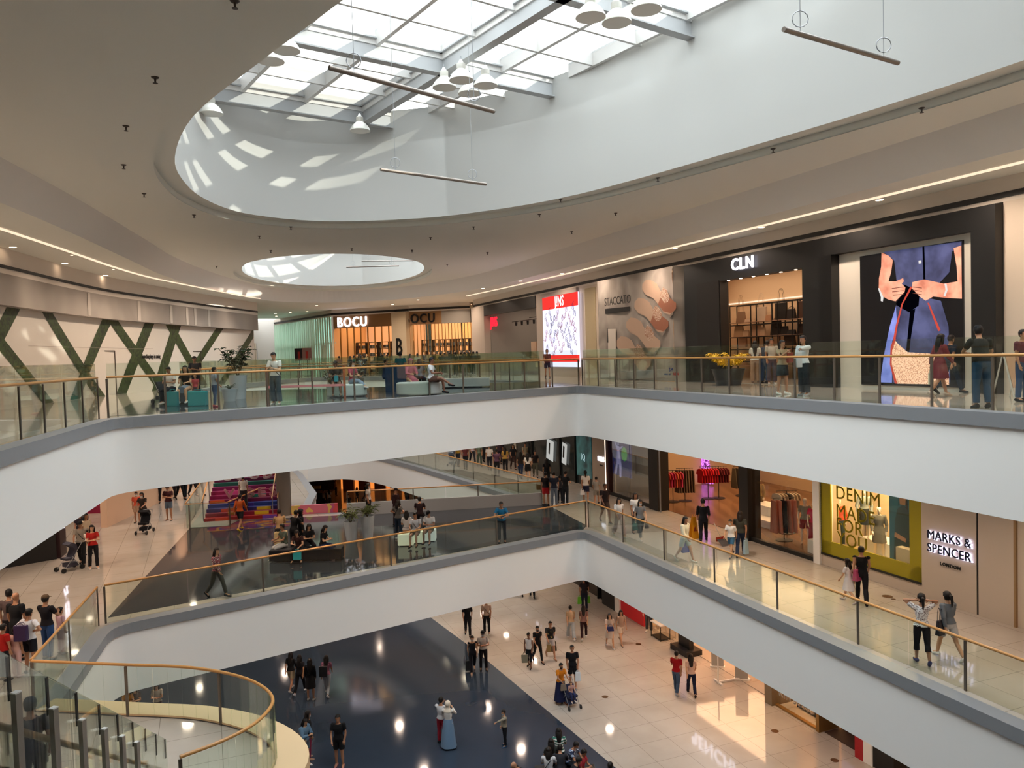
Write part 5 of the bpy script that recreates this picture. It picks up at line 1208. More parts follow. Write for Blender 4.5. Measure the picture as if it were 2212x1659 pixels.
for pts in ([(-.15, .9), (.1, .9), (.2, .3), (.35, -.3), (.3, -1.1), (.1, -1.1), (.05, -.3), (-.1, -.3), (-.35, -1.0), (-.5, -.95), (-.25, -.2), (-.2, .3)], [(-.1, .8), (-.5, 1.3), (-.55, 1.25), (-.15, .6)], [(.1, .8), (.55, .95), (.55, .85), (.12, .65)], [(-.08, .95), (.08, .95), (.1, 1.2), (-.08, 1.2)]):
    MB().wq([(fx + a * .8, fz + b * .8) for a, b in pts], 19.615, .01).build('printed_figure', c_f, t)
MB().wq([(fx + .6 + .3 * math.cos(u), fz + .35 + .38 * math.sin(u)) for u in [2 * PI * i / 8 for i in range(8)]], 19.615, .01).build('printed_leaf', emat('poster_green', '#3f8a4a', .6), t)
# racks of clothes
def rp(px, py, n=None): q = at(px, py, ZB); return (q.x, q.y, ZB + .02)
pinks = ['#c85a5a', '#b0484c', '#c66a60', '#a83a50']
rack('round-base clothes rack with pink floral shirts near the entrance', rp(1454, 1085), 1.55, ['#d06a4a', '#b04030', '#c0406a', '#a8304a'], 'pink and orange shirts hanging on the rack nearest the black post', gh=.72)
rack('clothes rack with grey striped trousers near the entrance', rp(1480, 1083), 1.62, ['#6a5a4a', '#7a6a58', '#5c4e40'], 'grey brown trousers hanging beside the pink shirts', 'pants', 'trousers', 1.1)
rack('clothes rack with bright red blouses before the purple display', rp(1530, 1078), 1.6, ['#b01424', '#c01a2a', '#a01020'], 'bright red blouses hanging before the purple display', gh=.7)
rack('clothes rack with dark red floral blouses behind the red blouses', rp(1553, 1077), 1.6, ['#5a1a20', '#6a2028', '#4c161c'], 'dark red floral blouses hanging behind the bright red ones', gh=.7)
rack('clothes rack with pink blouses in the shop window by the black post', rp(1398, 1066), 1.6, ['#c8605e', '#d07a70', '#b85052'], 'pink blouses hanging in the window by the black post', gh=.8)
rack('clothes rack with cream knitwear in the end window', rp(1700, 1152), 1.7, ['#d8ccb8', '#c8b8a0', '#b8a890', '#3a3430'], 'cream and beige knitwear hanging in the end window', gh=.6)
rack('clothes rack with dusty pink pleated trousers in the end window', rp(1694, 1168), 1.65, ['#c07a6a', '#c88878', '#20222c'], 'dusty pink pleated trousers hanging in the end window', 'pants', 'trousers', 1.25, n=5)
rack('dark clothes rack deep in the clothing shop near the entrance post', rp(1603, 1072), 1.5, ['#4a4438', '#3a342c', '#5c5446'], 'dark patterned dresses hanging deep in the shop', 'dress', 'dress', 1.0, n=6)
# sparkling purple display
sP0, zP0 = onw(1494, 985, 25.5); sP1, zP1 = onw(1540, 1067, 25.5)
t = thing('sequin_display', 'glowing purple sequined dress-shaped display inside the clothing shop', 'display', (0, 0, 0)); cx_ = (sP0 + sP1) / 2
MB().wq([(cx_ - .75, zB + 4.0), (cx_ + .8, zB + 4.0), (cx_ + .6, zB + 2.4), (cx_ + .7, zB + 1.2), (cx_ + 1.1, zB + .12), (cx_ - .9, zB + .08), (cx_ - .8, zB + 1.5), (cx_ - .65, zB + 2.6)], 25.5, .25).build('sequin_panel', pattern('sequins', 'voronoi', ['#7a2a9a', '#d07af0', '#4a1260'], 9, .3, emit=1.1, stops=[0, .3, .6]), t)
# mannequins
mq = [(1423, 1089, 'white mannequin in a pink top and grey trousers by the black post', ('tee', '#c0504e'), ('pants', '#5a6a70'), 0),
      (1740, 1176, 'mannequin in grey shirt and red shorts in the end window', ('tee', '#8a8678'), ('shorts', '#8a1422'), 1),
      (1760, 1184, 'mannequin in a hot pink top and crimson wide trousers in the end window', ('tee', '#d02050'), ('wide', '#9a1030'), 1),
      (1640, 1118, 'mannequin in a long tan coat at the back of the end window', ('jacket', '#8a7450'), ('pants', '#6a5a40'), 1)]
for px, py, lb, tp, bt, fm_ in mq: person(lb, 'B', px, py, 1.72, -20, 'mannequin', tp, bt, None, None, '#e6d8c6', name='mannequin', cat='mannequin', fem=fm_)
t = thing('display_plinth', 'low white stepped plinth with boots in the end window', 'plinth', rp(1655, 1135)); MB().box((0, .3, .15), (2.2, 1.0, .3), WROT).build('lower_step', M_white, t); MB().box((.4, .8, .35), (1.4, .8, .7), WROT).build('upper_step', M_white, t)
t = thing('display_plinth', 'white plinth under the hot pink mannequin', 'plinth', P(-21.7, 20.4, zB)); MB().box((0, 0, .25), (.9, .7, .5), WROT).build('block', M_white, t)
# yellow framed window
wl('wall_pier_window', -21.05, -20.75, 19.3, 19.9, zB, tB, M_white)
yw = thing('display_window', 'shop display window with a wide yellow-green frame and lettering', 'display window', (0, 0, 0)); M_yel = mat('acid_yellow', '#9a8e0c', .4); ys0, ys1 = -20.75, -16.75
zy0 = zB + .42
mb = MB(); mb.wb(ys0, ys1, 19.4, 19.46, zy0, zy0 + .45); mb.wb(ys0, ys0 + .42, 19.4, 19.46, zy0, tB); mb.wb(ys1 - .42, ys1, 19.4, 19.46, zy0, tB); mb.build('yellow_border', M_yel, yw)
mb = MB(); mb.wb(ys0 - .06, ys1, 19.36, 19.48, zy0 - .06, zy0); mb.wb(ys0 - .06, ys0, 19.36, 19.48, zy0, tB); mb.build('black_edge', M_dark, yw)
MB().wb(ys0 + .4, ys1 - .4, 19.42, 19.43, zy0 + .4, tB).build('glass_pane', M_shopglass, yw)
for k, (tx, y) in enumerate((('DENIM', 1075), ('MADE', 1112), ('FOR', 1140), ('YOU', 1170))):
    s_, z_ = onw(1830 if k == 0 else (1818 if k == 1 else 1815), y - 6, 19.38); o = lettering('lettering', tx, .62, .01, mat('yellow_print', '#a89a18', .5), P(ys0 + .75, 19.38, z_), WROT, yw, .003, (.95, 1.0)); 
    w0 = min(v.co.x for v in o.data.vertices); o.location = P(ys0 + .72 - w0, 19.38, z_)
wl('wall_window_box', ys0, ys1, 21.4, 21.5, zB, tB, mat('window_cream', '#c8b28c', .7)); wl('floor_window_box', ys0, ys1, 19.5, 21.4, zB + .4, zB + .44, mat('window_cream', '#c8b28c', .7))
d = bpy.data.lights.new('window_light', 'AREA'); d.size = 1.2; d.energy = 150; d.color = lin('#ffdca8')[:3]; o = bpy.data.objects.new('window_light', d); C.objects.link(o); o.location = P(-18.7, 20.3, tB - .1)
for px, py, lb, tp, bt, zz in ((1814, 1205, 'mannequin in an orange top and blue jeans behind the yellow lettering', ('long', '#c8502a'), ('jeans', '#3c4c50'), .44), (1868, 1182, 'mannequin on a raised plinth in a grey top and black floral skirt', ('long', '#8c9088'), ('skirt', '#1e1e1c'), .95), (1900, 1228, 'mannequin in a grey checked shirt dress in the yellow framed window', ('long', '#5e5a50'), ('dress', '#5e5a50'), .44)):
    s_, _z = onw(px, py, 20.4); q = P(s_, 20.4); person(lb, ZB + zz, (q.x, q.y), 0, 1.68, -20, 'mannequin', tp, bt, None, None, '#eadcc8', name='mannequin', cat='mannequin', fem=1)
t = thing('display_plinth', 'long white plinth in the yellow framed window', 'plinth', P(-19.2, 20.9, zB + .44), WROT); MB().box((0, 0, .25), (2.0, .8, .5)).build('block', M_white, t)
s0_, s1_ = onw(1921, 1110, 19.9)[0] + .6, onw(1981, 1130, 19.9)[0]
t = thing('window_poster', 'teal poster of a standing woman with folded arms in the yellow framed window', 'poster', (0, 0, 0)); MB().wb(s0_ - .6, s1_, 19.9, 19.93, zB + .55, zB + 3.1).build('poster_sheet', mat('poster_teal', '#1e4a50', .5, emit='#1e4a50', es=.25), t)
for nm_, pts, cl in (('printed_figure', [(-.35, 0), (-.3, 1.2), (-.2, 1.6), (.0, 1.75), (.2, 1.6), (.3, 1.2), (.33, 0)], '#23393a'), ('printed_face', [(-.1, 1.75), (.1, 1.75), (.13, 2.05), (0, 2.2), (-.13, 2.05)], '#b08468'), ('printed_arm', [(-.32, .7), (.1, .6), (.12, .72), (-.3, .85)], '#b08468'), ('printed_hair', [(-.16, 1.7), (-.12, 2.2), (0, 2.3), (.14, 2.2), (.2, 1.6), (.12, 1.7), (.13, 2.05), (0, 2.18), (-.12, 2.05)], '#2a1a14')):
    MB().wq([(s1_ - .5 + a, zB + .75 + b) for a, b in pts], 19.89 - (.01 if 'figure' not in nm_ else 0), .008).build(nm_, mat('pr_' + cl[1:], cl, .6), t)
t = thing('display_plinth', 'cream cube plinth at the corner of the yellow framed window', 'plinth', P(-17.5, 19.75, zB + .46), WROT); MB().box((0, 0, .38), (.75, .25, .76)).build('block', mat('window_cream2', '#e0cfa8', .6), t)
# plain panels and the big sign
M_pan = mat('wall_panel_greige', '#c5b8aa', .5)
wl('wall_under_window', -20.75, -16.75, 19.4, 19.7, zB, zB + .42, M_pan); wl('wall_sign_panel', -16.75, -15.0, 19.4, 19.7, zB, tB, M_pan); wl('trim_joint_middle', -15.0, -14.94, 19.42, 19.6, zB, tB, M_dark)
wl('wall_plain_panel', -14.94, -13.9, 19.4, 19.7, zB, tB, M_pan); wl('wall_plain_panel_end', -13.9, 10, 19.45, 19.7, zB, tB, M_wall); wl('trim_joint_end', -13.93, -13.87, 19.38, 19.46, zB, tB, mat('tan_edge', '#9a7a54', .5))
t = thing('wall_sign', 'two-line sign in black letters edged with white light, small word below', 'sign', P(-15.8, 19.33, -5.86), WROT)
for k, (tx, dz) in enumerate((('MARKS &', .24), ('SPENCER', -.14))):
    o = lettering('halo_lettering', tx, .335, .03, emat('halo_white', '#e2daff', 2.4), (.02, .03, dz - .014), 0, t, .003, (.98, 1.05))
    lettering('lettering', tx, .335, .03, mat('letter_navy', '#15182e', .4), (0, 0, dz), 0, t, .002, (.98, 1.05))
lettering('small_lettering', 'LONDON', .13, .02, M_dark, (.05, 0, -.52), 0, t, .004)
for px, py in ((1917, 1288), (1930, 1294)): t = thing('floor_drain', 'round ' + ('larger' if px == 1917 else 'tiny') + ' floor cover on the tiles below the yellow framed window', 'floor cover', at(px, py, ZB + .006)); MB().lathe([(0, .004), (.14 if px == 1917 else .06, .004), (.15 if px == 1917 else .065, 0)], seg=16).build('cover', mat('brass_cover', '#6a4a2c', .4, .5), t)

# ------------------------------------------------------------------ ground level: long shop wall
zC, tC = ZC, ZB - 2.0
wl('wall_dark_ground', -58, -36.6, 19.5, 19.7, zC, tC, mat('dark_store', '#241c18', .2))
t = thing('shopfront', 'dark glazed shopfront on the ground floor behind the man with green bags', 'shopfront', (0, 0, 0)); mb = MB()
for s_ in (-46, -43.5, -41, -39, -37.4): mb.wb(s_ - .05, s_ + .05, 19.35, 19.5, zC, tC)
mb.build('mullions', M_dark, t); MB().wb(-36.6, -35.2, 19.2, 19.7, zC, tC).build('black_pier', M_dark, t)
MB().wb(-40.9, -39.2, 19.4, 19.46, zC + .4, zC + 2.6).build('window_display', pattern('win_disp', 'noise', ['#3a3a30', '#6a6a58', '#241c18'], 1.5, .5, emit=.15), t)
wl('wall_pier_ground', -35.2, -34.75, 19.2, 19.7, zC, tC, M_white)
t = thing('red_wall_panel', 'bright red shop wall panel on the ground floor', 'shopfront', (0, 0, 0)); MB().wb(-34.75, -32.5, 19.3, 19.4, zC + .02, tC).build('panel', mat('shop_red', '#b01820', .35, emit='#a01018', es=.15), t)
room('ground_shop', -32.4, -23.6, zC, tC, 19.7, 26.5, M_cream, M_warm, 240, '#ffc898')
t = thing('shopfront', 'glass shop window beside the red panel on the ground floor', 'shopfront', (0, 0, 0))
for a in (-32.4, -31.4, -30.4): MB().wb(a, a + .98, 19.4, 19.41, zC, tC).build('glass_pane', M_shopglass, t)
q = at(1482, 1408, ZC)
t = thing('digital_totem', 'black freestanding screen totem on a wide base at the shop entrance', 'screen', (q.x, q.y, ZC), WROT)
MB().box((0, 0, .12), (1.3, .8, .24)).build('base', M_dark, t); MB().box((0, 0, 1.3), (.85, .22, 2.2)).build('housing', M_black, t); MB().box((0, -.12, 1.5), (.66, .02, 1.3)).build('screen_face', emat('totem_blue', '#4a56a0', 1.0), t)
for px, py, lb in ((1407, 1378, 'small black framed display table in the window beside the red panel'),):
    q = at(px + 20, py, ZC); t = thing('display_table', lb, 'table', (q.x, q.y, ZC), WROT); mb = MB()
    for a in (-.4, .4):
        for b in (-.25, .25): mb.box((a, b, .35), (.03, .03, .7))
    mb.box((0, 0, .06), (.8, .5, .03)); mb.build('frame', M_dark, t); MB().box((0, 0, .72), (.86, .55, .05)).build('table_top', M_white, t)
q = at(1400, 1360, ZC); person('mannequin in grey trousers and white shoes in the ground floor window', 'C', 1402, 1366, 1.75, -20, 'mannequin', ('long', '#8a8680'), ('pants', '#4a4a4c'), None, '#e8e6e0', '#e8dccb', name='mannequin', cat='mannequin')
for px, py, lb in ((1550, 1440, 'security gate post at the ground floor entrance, nearer the totem'), (1602, 1468, 'security gate post at the ground floor entrance, nearer the display window')):
    q = at(px, py, ZC); t = thing('security_gate', lb, 'gate', (q.x, q.y, ZC), WROT + .9); MB().box((0, 0, .75), (.5, .05, 1.5)).build('panel', mat('gate_grey', '#a8a49c', .4), t); MB().box((0, 0, .02), (.6, .2, .04)).build('base', M_white, t)
q = at(1582, 1470, ZC); t = thing('garment_rail', 'white T-shaped floor stand at the shop entrance', 'stand', (q.x, q.y, ZC), .3); mb = MB(); mb.box((0, 0, .04), (1.4, .07, .06)); mb.box((-.65, 0, .04), (.07, .6, .06)); mb.box((.65, 0, .04), (.07, .6, .06)); mb.box((-.65, 0, .8), (.04, .04, 1.5)); mb.build('frame', M_white, t)
wl('wall_pier_glass', -23.6, -23.2, 19.2, 20.2, zC, tC, mat('olive_pier', '#7a6a54', .4))
t = thing('display_window', 'warm display window with silver lettering on the ground floor', 'display window', (0, 0, 0)); MB().wb(-23.2, -21.0, 19.4, 19.41, zC, tC).build('glass_pane', M_shopglass, t); mb = MB(); mb.wb(-23.2, -21.0, 19.35, 19.5, zC, zC + .06); mb.wb(-21.05, -20.9, 19.3, 20.2, zC, tC); mb.build('brass_frame', mat('brass', '#a07a45', .4, .6), t)
for k, (tx, px, py) in enumerate((('KIN', 1695, 1503), ('SOHO', 1736, 1526))):
    s_, z_ = onw(px, py, 19.36); lettering('lettering', tx, .34, .015, mat('silver_letter', '#b8aca0', .4), P(s_, 19.36, z_), WROT, t, .01)
room('ground_window', -23.2, -20.9, zC, tC, 20.3, 22.5, M_cream, M_warm, 70, '#ffd09a')
q = at(1722, 1545, ZC); t = thing('display_table', 'black framed box table with shoes in the warm display window', 'table', P(-22.3, 20.3, ZC), WROT); mb = MB()
for a in (-.45, .45):
    for b in (-.28, .28): mb.box((a, b, .35), (.04, .04, .7))
for z_ in (.04, .7):
    mb.box((0, -.28, z_), (.94, .04, .04)); mb.box((0, .28, z_), (.94, .04, .04)); mb.box((-.45, 0, z_), (.04, .6, .04)); mb.box((.45, 0, z_), (.04, .6, .04))
mb.build('frame', M_dark, t)
t = thing('dark_shopfront', 'black shopfront with a low glowing purple screen on the ground floor', 'shopfront', (0, 0, 0)); MB().wb(-20.85, -19.2, 21, 21.1, zC, tC).build('back_wall', M_dark, t); MB().wb(-20.85, -19.2, 19.5, 21, zC, zC + .02).build('dark_mat', mat('brown_mat', '#3a2a22', .6), t); MB().wb(-20.5, -19.5, 19.9, 19.95, zC + .9, zC + 2.0).build('screen_face', emat('totem_purple', '#b8a0c8', .8), t)
wl('wall_red_pillar', -19.2, -18.85, 19.2, 19.8, zC, tC, mat('pillar_red', '#a81420', .4)); wl('wall_white_pillar', -18.85, -18.5, 19.2, 19.8, zC, tC, M_white); wl('wall_black_pillar', -18.5, -17.7, 19.25, 19.8, zC, tC, M_dark); wl('wall_end_ground', -17.7, 10, 19.9, 20, zC, tC, M_warm)
for tx, px, py, sz in (('BENCH/', 1555, 1620, .8), ('THE BODY SHOP', 1172, 1352, .8)):
    d_ = ray(px, py); tt = NW / (d_.x * N.x + d_.y * N.y); p = d_ * tt; zz = 2 * ZC - p.z
    o = lettering('shop_sign', tx, sz, .05, E_whitesign, (P(p.x * U.x + p.y * U.y, 19.15, zz)), WROT, None, .012, (1, 1)); tag(o, 'lit white ' + ('single-word' if 'B' == tx[0] else 'three-word') + ' shop sign whose letters mirror in the ground floor tiles', 'sign')
for px, py in ((1379, 1391), (1307, 1505), (1803, 1642), (1674, 1579)): t = thing('floor_drain', 'small dark floor cover in the ground floor tiles, ' + {1379: 'near the red panel', 1307: 'in the open tiles', 1803: 'by the red pillar', 1674: 'before the warm display window'}[px], 'floor cover', at(px, py, ZC + .006)); MB().lathe([(0, .004), (.12, .004), (.13, 0)], seg=14).build('cover', mat('brass_cover', '#6a4a2c', .4, .5), t)

# ------------------------------------------------------------------ middle level: painted stairs, column, stair opening
ps = thing('painted_stairs', 'wide flight of stairs painted in red, purple and blue graphics', 'stairs', (0, 0, 0))
cols = ['#8c181e', '#7c1c34', '#2c2a6c', '#223a80', '#6c1840', '#7c1848', '#801a48', '#701450', '#185a50', '#6a184a']
ax0, ax1 = at(441, 1128, ZB), at(598, 1118, ZB); bx = ax1 - ax0; w_ = bx.length; ang = math.atan2(bx.y, bx.x); back = Vector((-bx.y, bx.x, 0)).normalized()
for i in range(12):
    z = ZB + .16 * (i + 1); c = (ax0 + ax1) / 2 + back * (.15 + .3 * i); o = MB().box((c.x, c.y, (ZB + z) / 2), (w_, .3, z - ZB), ang).build('step', mat('step_' + cols[i % 10][1:], cols[i % 10], .35), ps)
for i, (fx_, r_, cc) in enumerate([(.78, 1, '#c8b028'), (.8, 2, '#c8b028'), (.55, 3, '#3a2a8a'), (.7, 5, '#1e8a7a'), (.3, 2, '#c03a20'), (.25, 0, '#c83a1c'), (.35, 6, '#d05aa0'), (.9, 0, '#6a3a9a'), (.12, 4, '#c8501c')]):
    c = ax0 + bx * fx_ + back * (.3 * r_ - .012); MB().box((c.x, c.y, ZB + .16 * r_ + .08), (w_ * .2, .02, .155), ang).build('painted_patch', mat('paint_' + cc[1:], cc, .4), ps)
c = ax0 + bx * .58 + back * (1.5 - .02); M_pk = mat('letter_pink', '#d8a0a8', .5)
lettering('lettering', 'VIBES', .62, .02, M_pk, (c.x, c.y, ZB + 1.02), ang, ps, .03, (1.3, 1.0)); c = ax0 + bx * .5 + back * 2.38; lettering('lettering', 'GOOD', .5, .02, mat('letter_white', '#d8c8cc', .5), (c.x, c.y, ZB + 1.75), ang, ps, .03, (1.3, 1))
for f in (-.02, 1.02, .94):
    a = ax0 + bx * f; MB().tube([a + Vector((0, 0, .95)), a + back * 3.6 + Vector((0, 0, 2.85))], .03, 6).build('handrail', M_wood, ps); 
    for k in range(3): q = a + back * (.2 + 1.5 * k) + Vector((0, 0, .0)); MB().cyl((q.x, q.y, ZB), .022, 1.0 + .8 * k, 8).build('post', M_steel, ps)
q = at(615, 1112, ZB); wlc = MB().lathe([(.42, 0), (.42, tB - ZB)], (q.x, q.y, ZB), 20, .8, .8); struct('column_middle', wlc, mat('column_grey', '#6e675f', .5), True)
pc = thing('painted_parapet', 'low pink and yellow painted parapet beside the painted stairs', 'wall panel', (0, 0, 0)); a, b = at(630, 1112, ZB), at(730, 1106, ZB)
mb = MB(); bar(mb, Vector((a.x, a.y, ZB + .22)), Vector((b.x, b.y, ZB + .22)), .12, .44); mb.build('panel', pattern('parapet_paint', 'noise', ['#c86a80', '#d0b060', '#b0507a', '#c84a50'], .7, .4, stops=[0, .42, .5, .56]), pc)
gp = thing('low_parapet', 'long low grey parapet wall behind the potted plants', 'wall panel', (0, 0, 0)); mb = MB(); bar(mb, Vector((-8.1, 37.05, ZB + .3)), Vector((1.3, 38.3, ZB + .3)), .1, .6); mb.build('panel', mat('parapet_grey', '#a3a6aa', .4), gp)
r1, r2, r3 = at(402, 1142, ZB), at(493, 1138, ZB), at(440, 1080, ZB)
railing('glass balustrade around the opening beside the painted stairs', [(r3.x, r3.y), (r1.x, r1.y), (r2.x, r2.y), (r2.x + .5, r2.y + 6)], ZB, 2.0, 1.1, 1.13)
struct('floor_stairwell_opening', MB().plate([(r1.x + .1, r1.y + .1), (r2.x - .1, r2.y + .1), (r2.x + .3, r2.y + 4), (r3.x + .5, r3.y)], [], ZB + .01, ZB + .02), mat('opening_pale', '#9aa09a', .15))
# neon shopfront at the near side of the middle level
ns = thing('shopfront', 'black shopfront with glowing white vertical neon characters', 'shopfront', (0, 0, 0)); n1, n2 = at(-40, 1235, ZB), at(121, 1206, ZB)
mb = MB(); bar(mb, Vector((n1.x, n1.y, (ZB + tB) / 2)), Vector((n2.x, n2.y, (ZB + tB) / 2)), .3, tB - ZB); mb.build('black_wall', M_dark, ns)
n3 = at(134, 1195, ZB); mb = MB(); bar(mb, Vector((n2.x, n2.y, (ZB + tB) / 2)), Vector((n3.x, n3.y, (ZB + tB) / 2)), .35, tB - ZB); mb.build('maroon_pier', mat('pier_maroon', '#2c1216', .5), ns)
a_ = math.atan2(n3.y - n2.y, n3.x - n2.x); cn = (n2 + n3) / 2; fr_ = Vector((math.sin(a_), -math.cos(a_), 0))
def stroke(pts, zc): 
    for p_, q_ in zip(pts, pts[1:]):
        A = cn + fr_ * .2 + Vector((math.cos(a_) * p_[0], math.sin(a_) * p_[0], 0)); B = cn + fr_ * .2 + Vector((math.cos(a_) * q_[0], math.sin(a_) * q_[0], 0)); MB().tube([(A.x, A.y, zc + p_[1]), (B.x, B.y, zc + q_[1])], .035, 6).build('neon_stroke', E_whitesign, ns)
for zc, sts in ((ZB + 3.3, [[(-.3, .1), (.3, .1)], [(0, .35), (0, -.35)], [(-.3, .3), (-.1, .15)], [(.3, .3), (.1, .15)], [(0, .1), (-.3, -.3)], [(0, .1), (.3, -.3)]]),
                (ZB + 2.3, [[(-.25, .2), (0, .4), (.25, .2)], [(-.2, .1), (-.2, -.35), (.2, -.35), (.2, .1), (-.2, .1)], [(-.2, -.1), (.2, -.1)]]), (ZB + 1.4, [[(-.1, .3), (-.3, -.1)], [(.1, .35), (.05, -.3), (.3, -.1)], [(-.2, .1), (.3, .2)]])):
    for s_ in sts: stroke(s_, zc)
q1 = at(43, 1216, ZB); MB().box((q1.x + .1, q1.y - .25, ZB + 1.3), (.12, .06, 2.6)).build('neon_tube', emat('neon_pink', '#ffd0e8', 3.0), ns)
ws = thing('shopfront', 'warm lit shopfront with pink displays beyond the neon characters', 'shopfront', (0, 0, 0)); w1, w2 = Vector((-19.2, 36, 0)), Vector((-20.5, 60, 0))
mb = MB(); bar(mb, Vector((w1.x, w1.y, ZB + 2)), Vector((w2.x, w2.y, ZB + 2)), .3, 4); mb.build('lit_wall', mat('warm_shop_wall', '#b89478', .7, emit='#c89a78', es=.2), ws)  # weak emission paints the warm shop lighting onto this wall
for i, (px, py, pc_, lb) in enumerate(((205, 1108, '#a01c4a', 'magenta display stand with a tripod at the far shop'), (268, 1090, '#2a1416', 'dark display board near the far shops'), (235, 1095, '#c03a5a', 'small pink display stand at the far shop'))):
    q = at(px, py, ZB); t = thing('display_stand', lb, 'display', (q.x, q.y, ZB)); MB().box((0, 0, .8), (1.0 if i != 1 else 1.8, .3, 1.6)).build('panel', mat('disp_' + pc_[1:], pc_, .5), t); MB().tube([(.5, -.2, 0), (.55, 0, 1.5), (.7, .3, 0)], .02, 5).build('stand_legs', M_dark, t)
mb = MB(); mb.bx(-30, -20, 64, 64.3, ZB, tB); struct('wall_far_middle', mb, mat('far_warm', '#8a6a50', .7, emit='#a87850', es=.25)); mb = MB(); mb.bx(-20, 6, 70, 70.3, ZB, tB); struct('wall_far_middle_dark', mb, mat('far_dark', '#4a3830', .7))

# ------------------------------------------------------------------ ground level seen through the far opening
os_ = thing('shopfront', 'glowing orange shop with shelves seen through the far opening', 'shopfront', (0, 0, 0)); mb = MB(); mb.bx(-18, -5, 80, 80.3, ZC, tC); mb.build('back_wall', mat('orange_wall', '#d87a34', .7, emit='#e08038', es=.9), os_)  # back wall glows by itself instead of being lit by shop lamps
mb = MB()
for i in range(8): mb.bx(-17.5 + i * 1.6, -16.4 + i * 1.6, 78.6, 79.2, ZC, ZC + 1.2 + (i % 3) * .4)
mb.build('shelving', mat('shelving_brown', '#6a3a20', .5), os_)
mb = MB(); mb.bx(-30, -18, 78, 78.3, ZC, tC); struct('wall_far_ground', mb, mat('far_brown', '#3c2c26', .6)); mb = MB(); mb.bx(-24, -23.7, 10, 78, ZC, tC); struct('wall_side_ground', mb, mat('side_dark', '#2a2422', .5))
for i, (px, lb) in enumerate(((680, 'dark display island with goods seen through the far opening'), (1002, 'x'))):
    if i: continue
    q = at(px, 1090, ZC); t = thing('display_island', lb, 'display', (q.x, q.y, ZC)); MB().box((0, 0, .6), (3.5, 1.6, 1.2)).build('counter_body', mat('isl', '#2a2220', .5), t); MB().box((-.5, 0, 1.6), (2.2, .3, .25)).build('yellow_header', mat('header_yellow', '#a89018', .5), t)

# ------------------------------------------------------------------ lamps in the lower ceilings and the perimeter ceiling
def lamp(p, z, e, col, size=.35, spread=150, mesh=True):
    d = bpy.data.lights.new('recessed_light', 'AREA'); d.shape = 'DISK'; d.size = size; d.energy = e; d.color = lin(col)[:3]; d.spread = math.radians(spread)
    o = bpy.data.objects.new('recessed_light', d); C.objects.link(o); o.location = (p[0], p[1], z)
def clear(p, polys, dd=1.0):
    for poly in polys:
        if inside(p, poly): return False
        for q in poly:
            if (q - Vector(p)).length < dd: return False
    return True
WARM = '#ffe4cc'
for s_ in np.arange(-56, 8, 5.2): lamp(P(s_, 17.9), ZS - .02, UP_E, WARM)
for i in range(2, len(o3) - 2, 4): lamp(o3[i] + Vector((.6, 0, 0)), ZS - .02, UP_E, WARM)
for x in range(-15, 0, 5): lamp((x, 61.5), ZS - .02, UP_E * 1.4, WARM)
for (zc_, polys, e_) in ((ZA - 2.06, [voidA_edge, voidA2], MID_E), (ZB - 2.06, [voidB_edge, voidB2], GND_E)):
    for s_ in np.arange(-62, 6, 4.4):
        for n_c in (16.6, 12.2, 7.8, 3.4, -1.0, -5.4, -9.8, -14.2, -18.6):
            p = P(s_, n_c); 
            if -22 < p.x < 18 and 8 < p.y < 70 and clear(p.to_2d(), polys, 1.2): lamp(p, zc_, e_, WARM, .3)
# ------------------------------------------------------------------ fabrics with a pattern
pattern('fab_floral', 'voronoi', ['#e0d8d0', '#2a2024', '#8a4a50'], 22, .85, stops=[0, .28, .5])
pattern('fab_leaf', 'voronoi', ['#d8d0cc', '#4a2028', '#e8e4e0'], 26, .85, stops=[0, .3, .45])
pattern('fab_stripe', 'stripe', ['#e6e8e4', '#2c6a5c'], 3.2, .85, stops=[0, .5])
pattern('fab_plaid', 'voronoi', ['#3a5a90', '#c0ccdc', '#1c2c50'], 12, .85, stops=[0, .35, .5])
pattern('fab_print', 'noise', ['#1a1a1a', '#1a1a1a', '#b0a060'], 5, .85, stops=[0, .5, .66])
BK, WH, GY, NV = '#17171a', '#d9d6d2', '#7b7d80', '#1d2436'
JN, LJ, TAN, OL = '#33425c', '#7f90a4', '#b59a7c', '#4c4e44'
HB = ('short', '#15100e'); HL = ('long', '#15100e'); HP = ('pony', '#15100e'); HO = ('bob', '#1c1410'); HN = ('bun', '#18110e')
def pp(lb, lv, x, y, h=1.62, rot=0, pose='stand', top=None, bot=None, hair=HB, shoe='#222222', skin='m', **k): return person(lb, lv, x, y, h, rot, pose, top, bot, hair, shoe, skin, **k)
T = lambda c: ('tee', c)
# ---------------- upper level
pp('seated person in a white tee and dark trousers looking at a phone beside a stroller', 'A', 372, 876, 1.6, -10, 'sitphone', T(WH), ('pants', '#1c2028'), HB, '#d8d4d0', seat=.5)
pp('seated woman in a black top and light denim skirt between two teal bags', 'A', 405, 874, 1.6, 0, 'sit', T(BK), ('skirt', LJ), HL, '#e0dedb', 'l', fem=1, seat=.5)
pp('person in a dark blue tee standing behind the seated woman with teal bags', 'A', 425, 862, 1.68, 5, 'phone', T('#1e2232'), ('pants', '#20222a'), HB, BK)
pp('child in a pink top held in front of the person in dark blue', 'A', 424, 869, 1.0, 0, 'stand', T('#b04a52'), ('pants', '#6a4a50'), HB, BK, 'm')
pp('child in denim overalls and red shoes turning away beside the white planters', 'A', 465, 879, 1.25, 130, 'stand2', T('#8a94a0'), ('jeans', '#3c4e6c'), HB, '#a0283a')
pp('young person in a white tee and loose jeans with a black cross strap, looking down', 'A', 597, 874, 1.68, -8, 'phone', T(WH), ('wide', '#3e4c58'), HB, '#dcdad6', 'l', strap=BK)
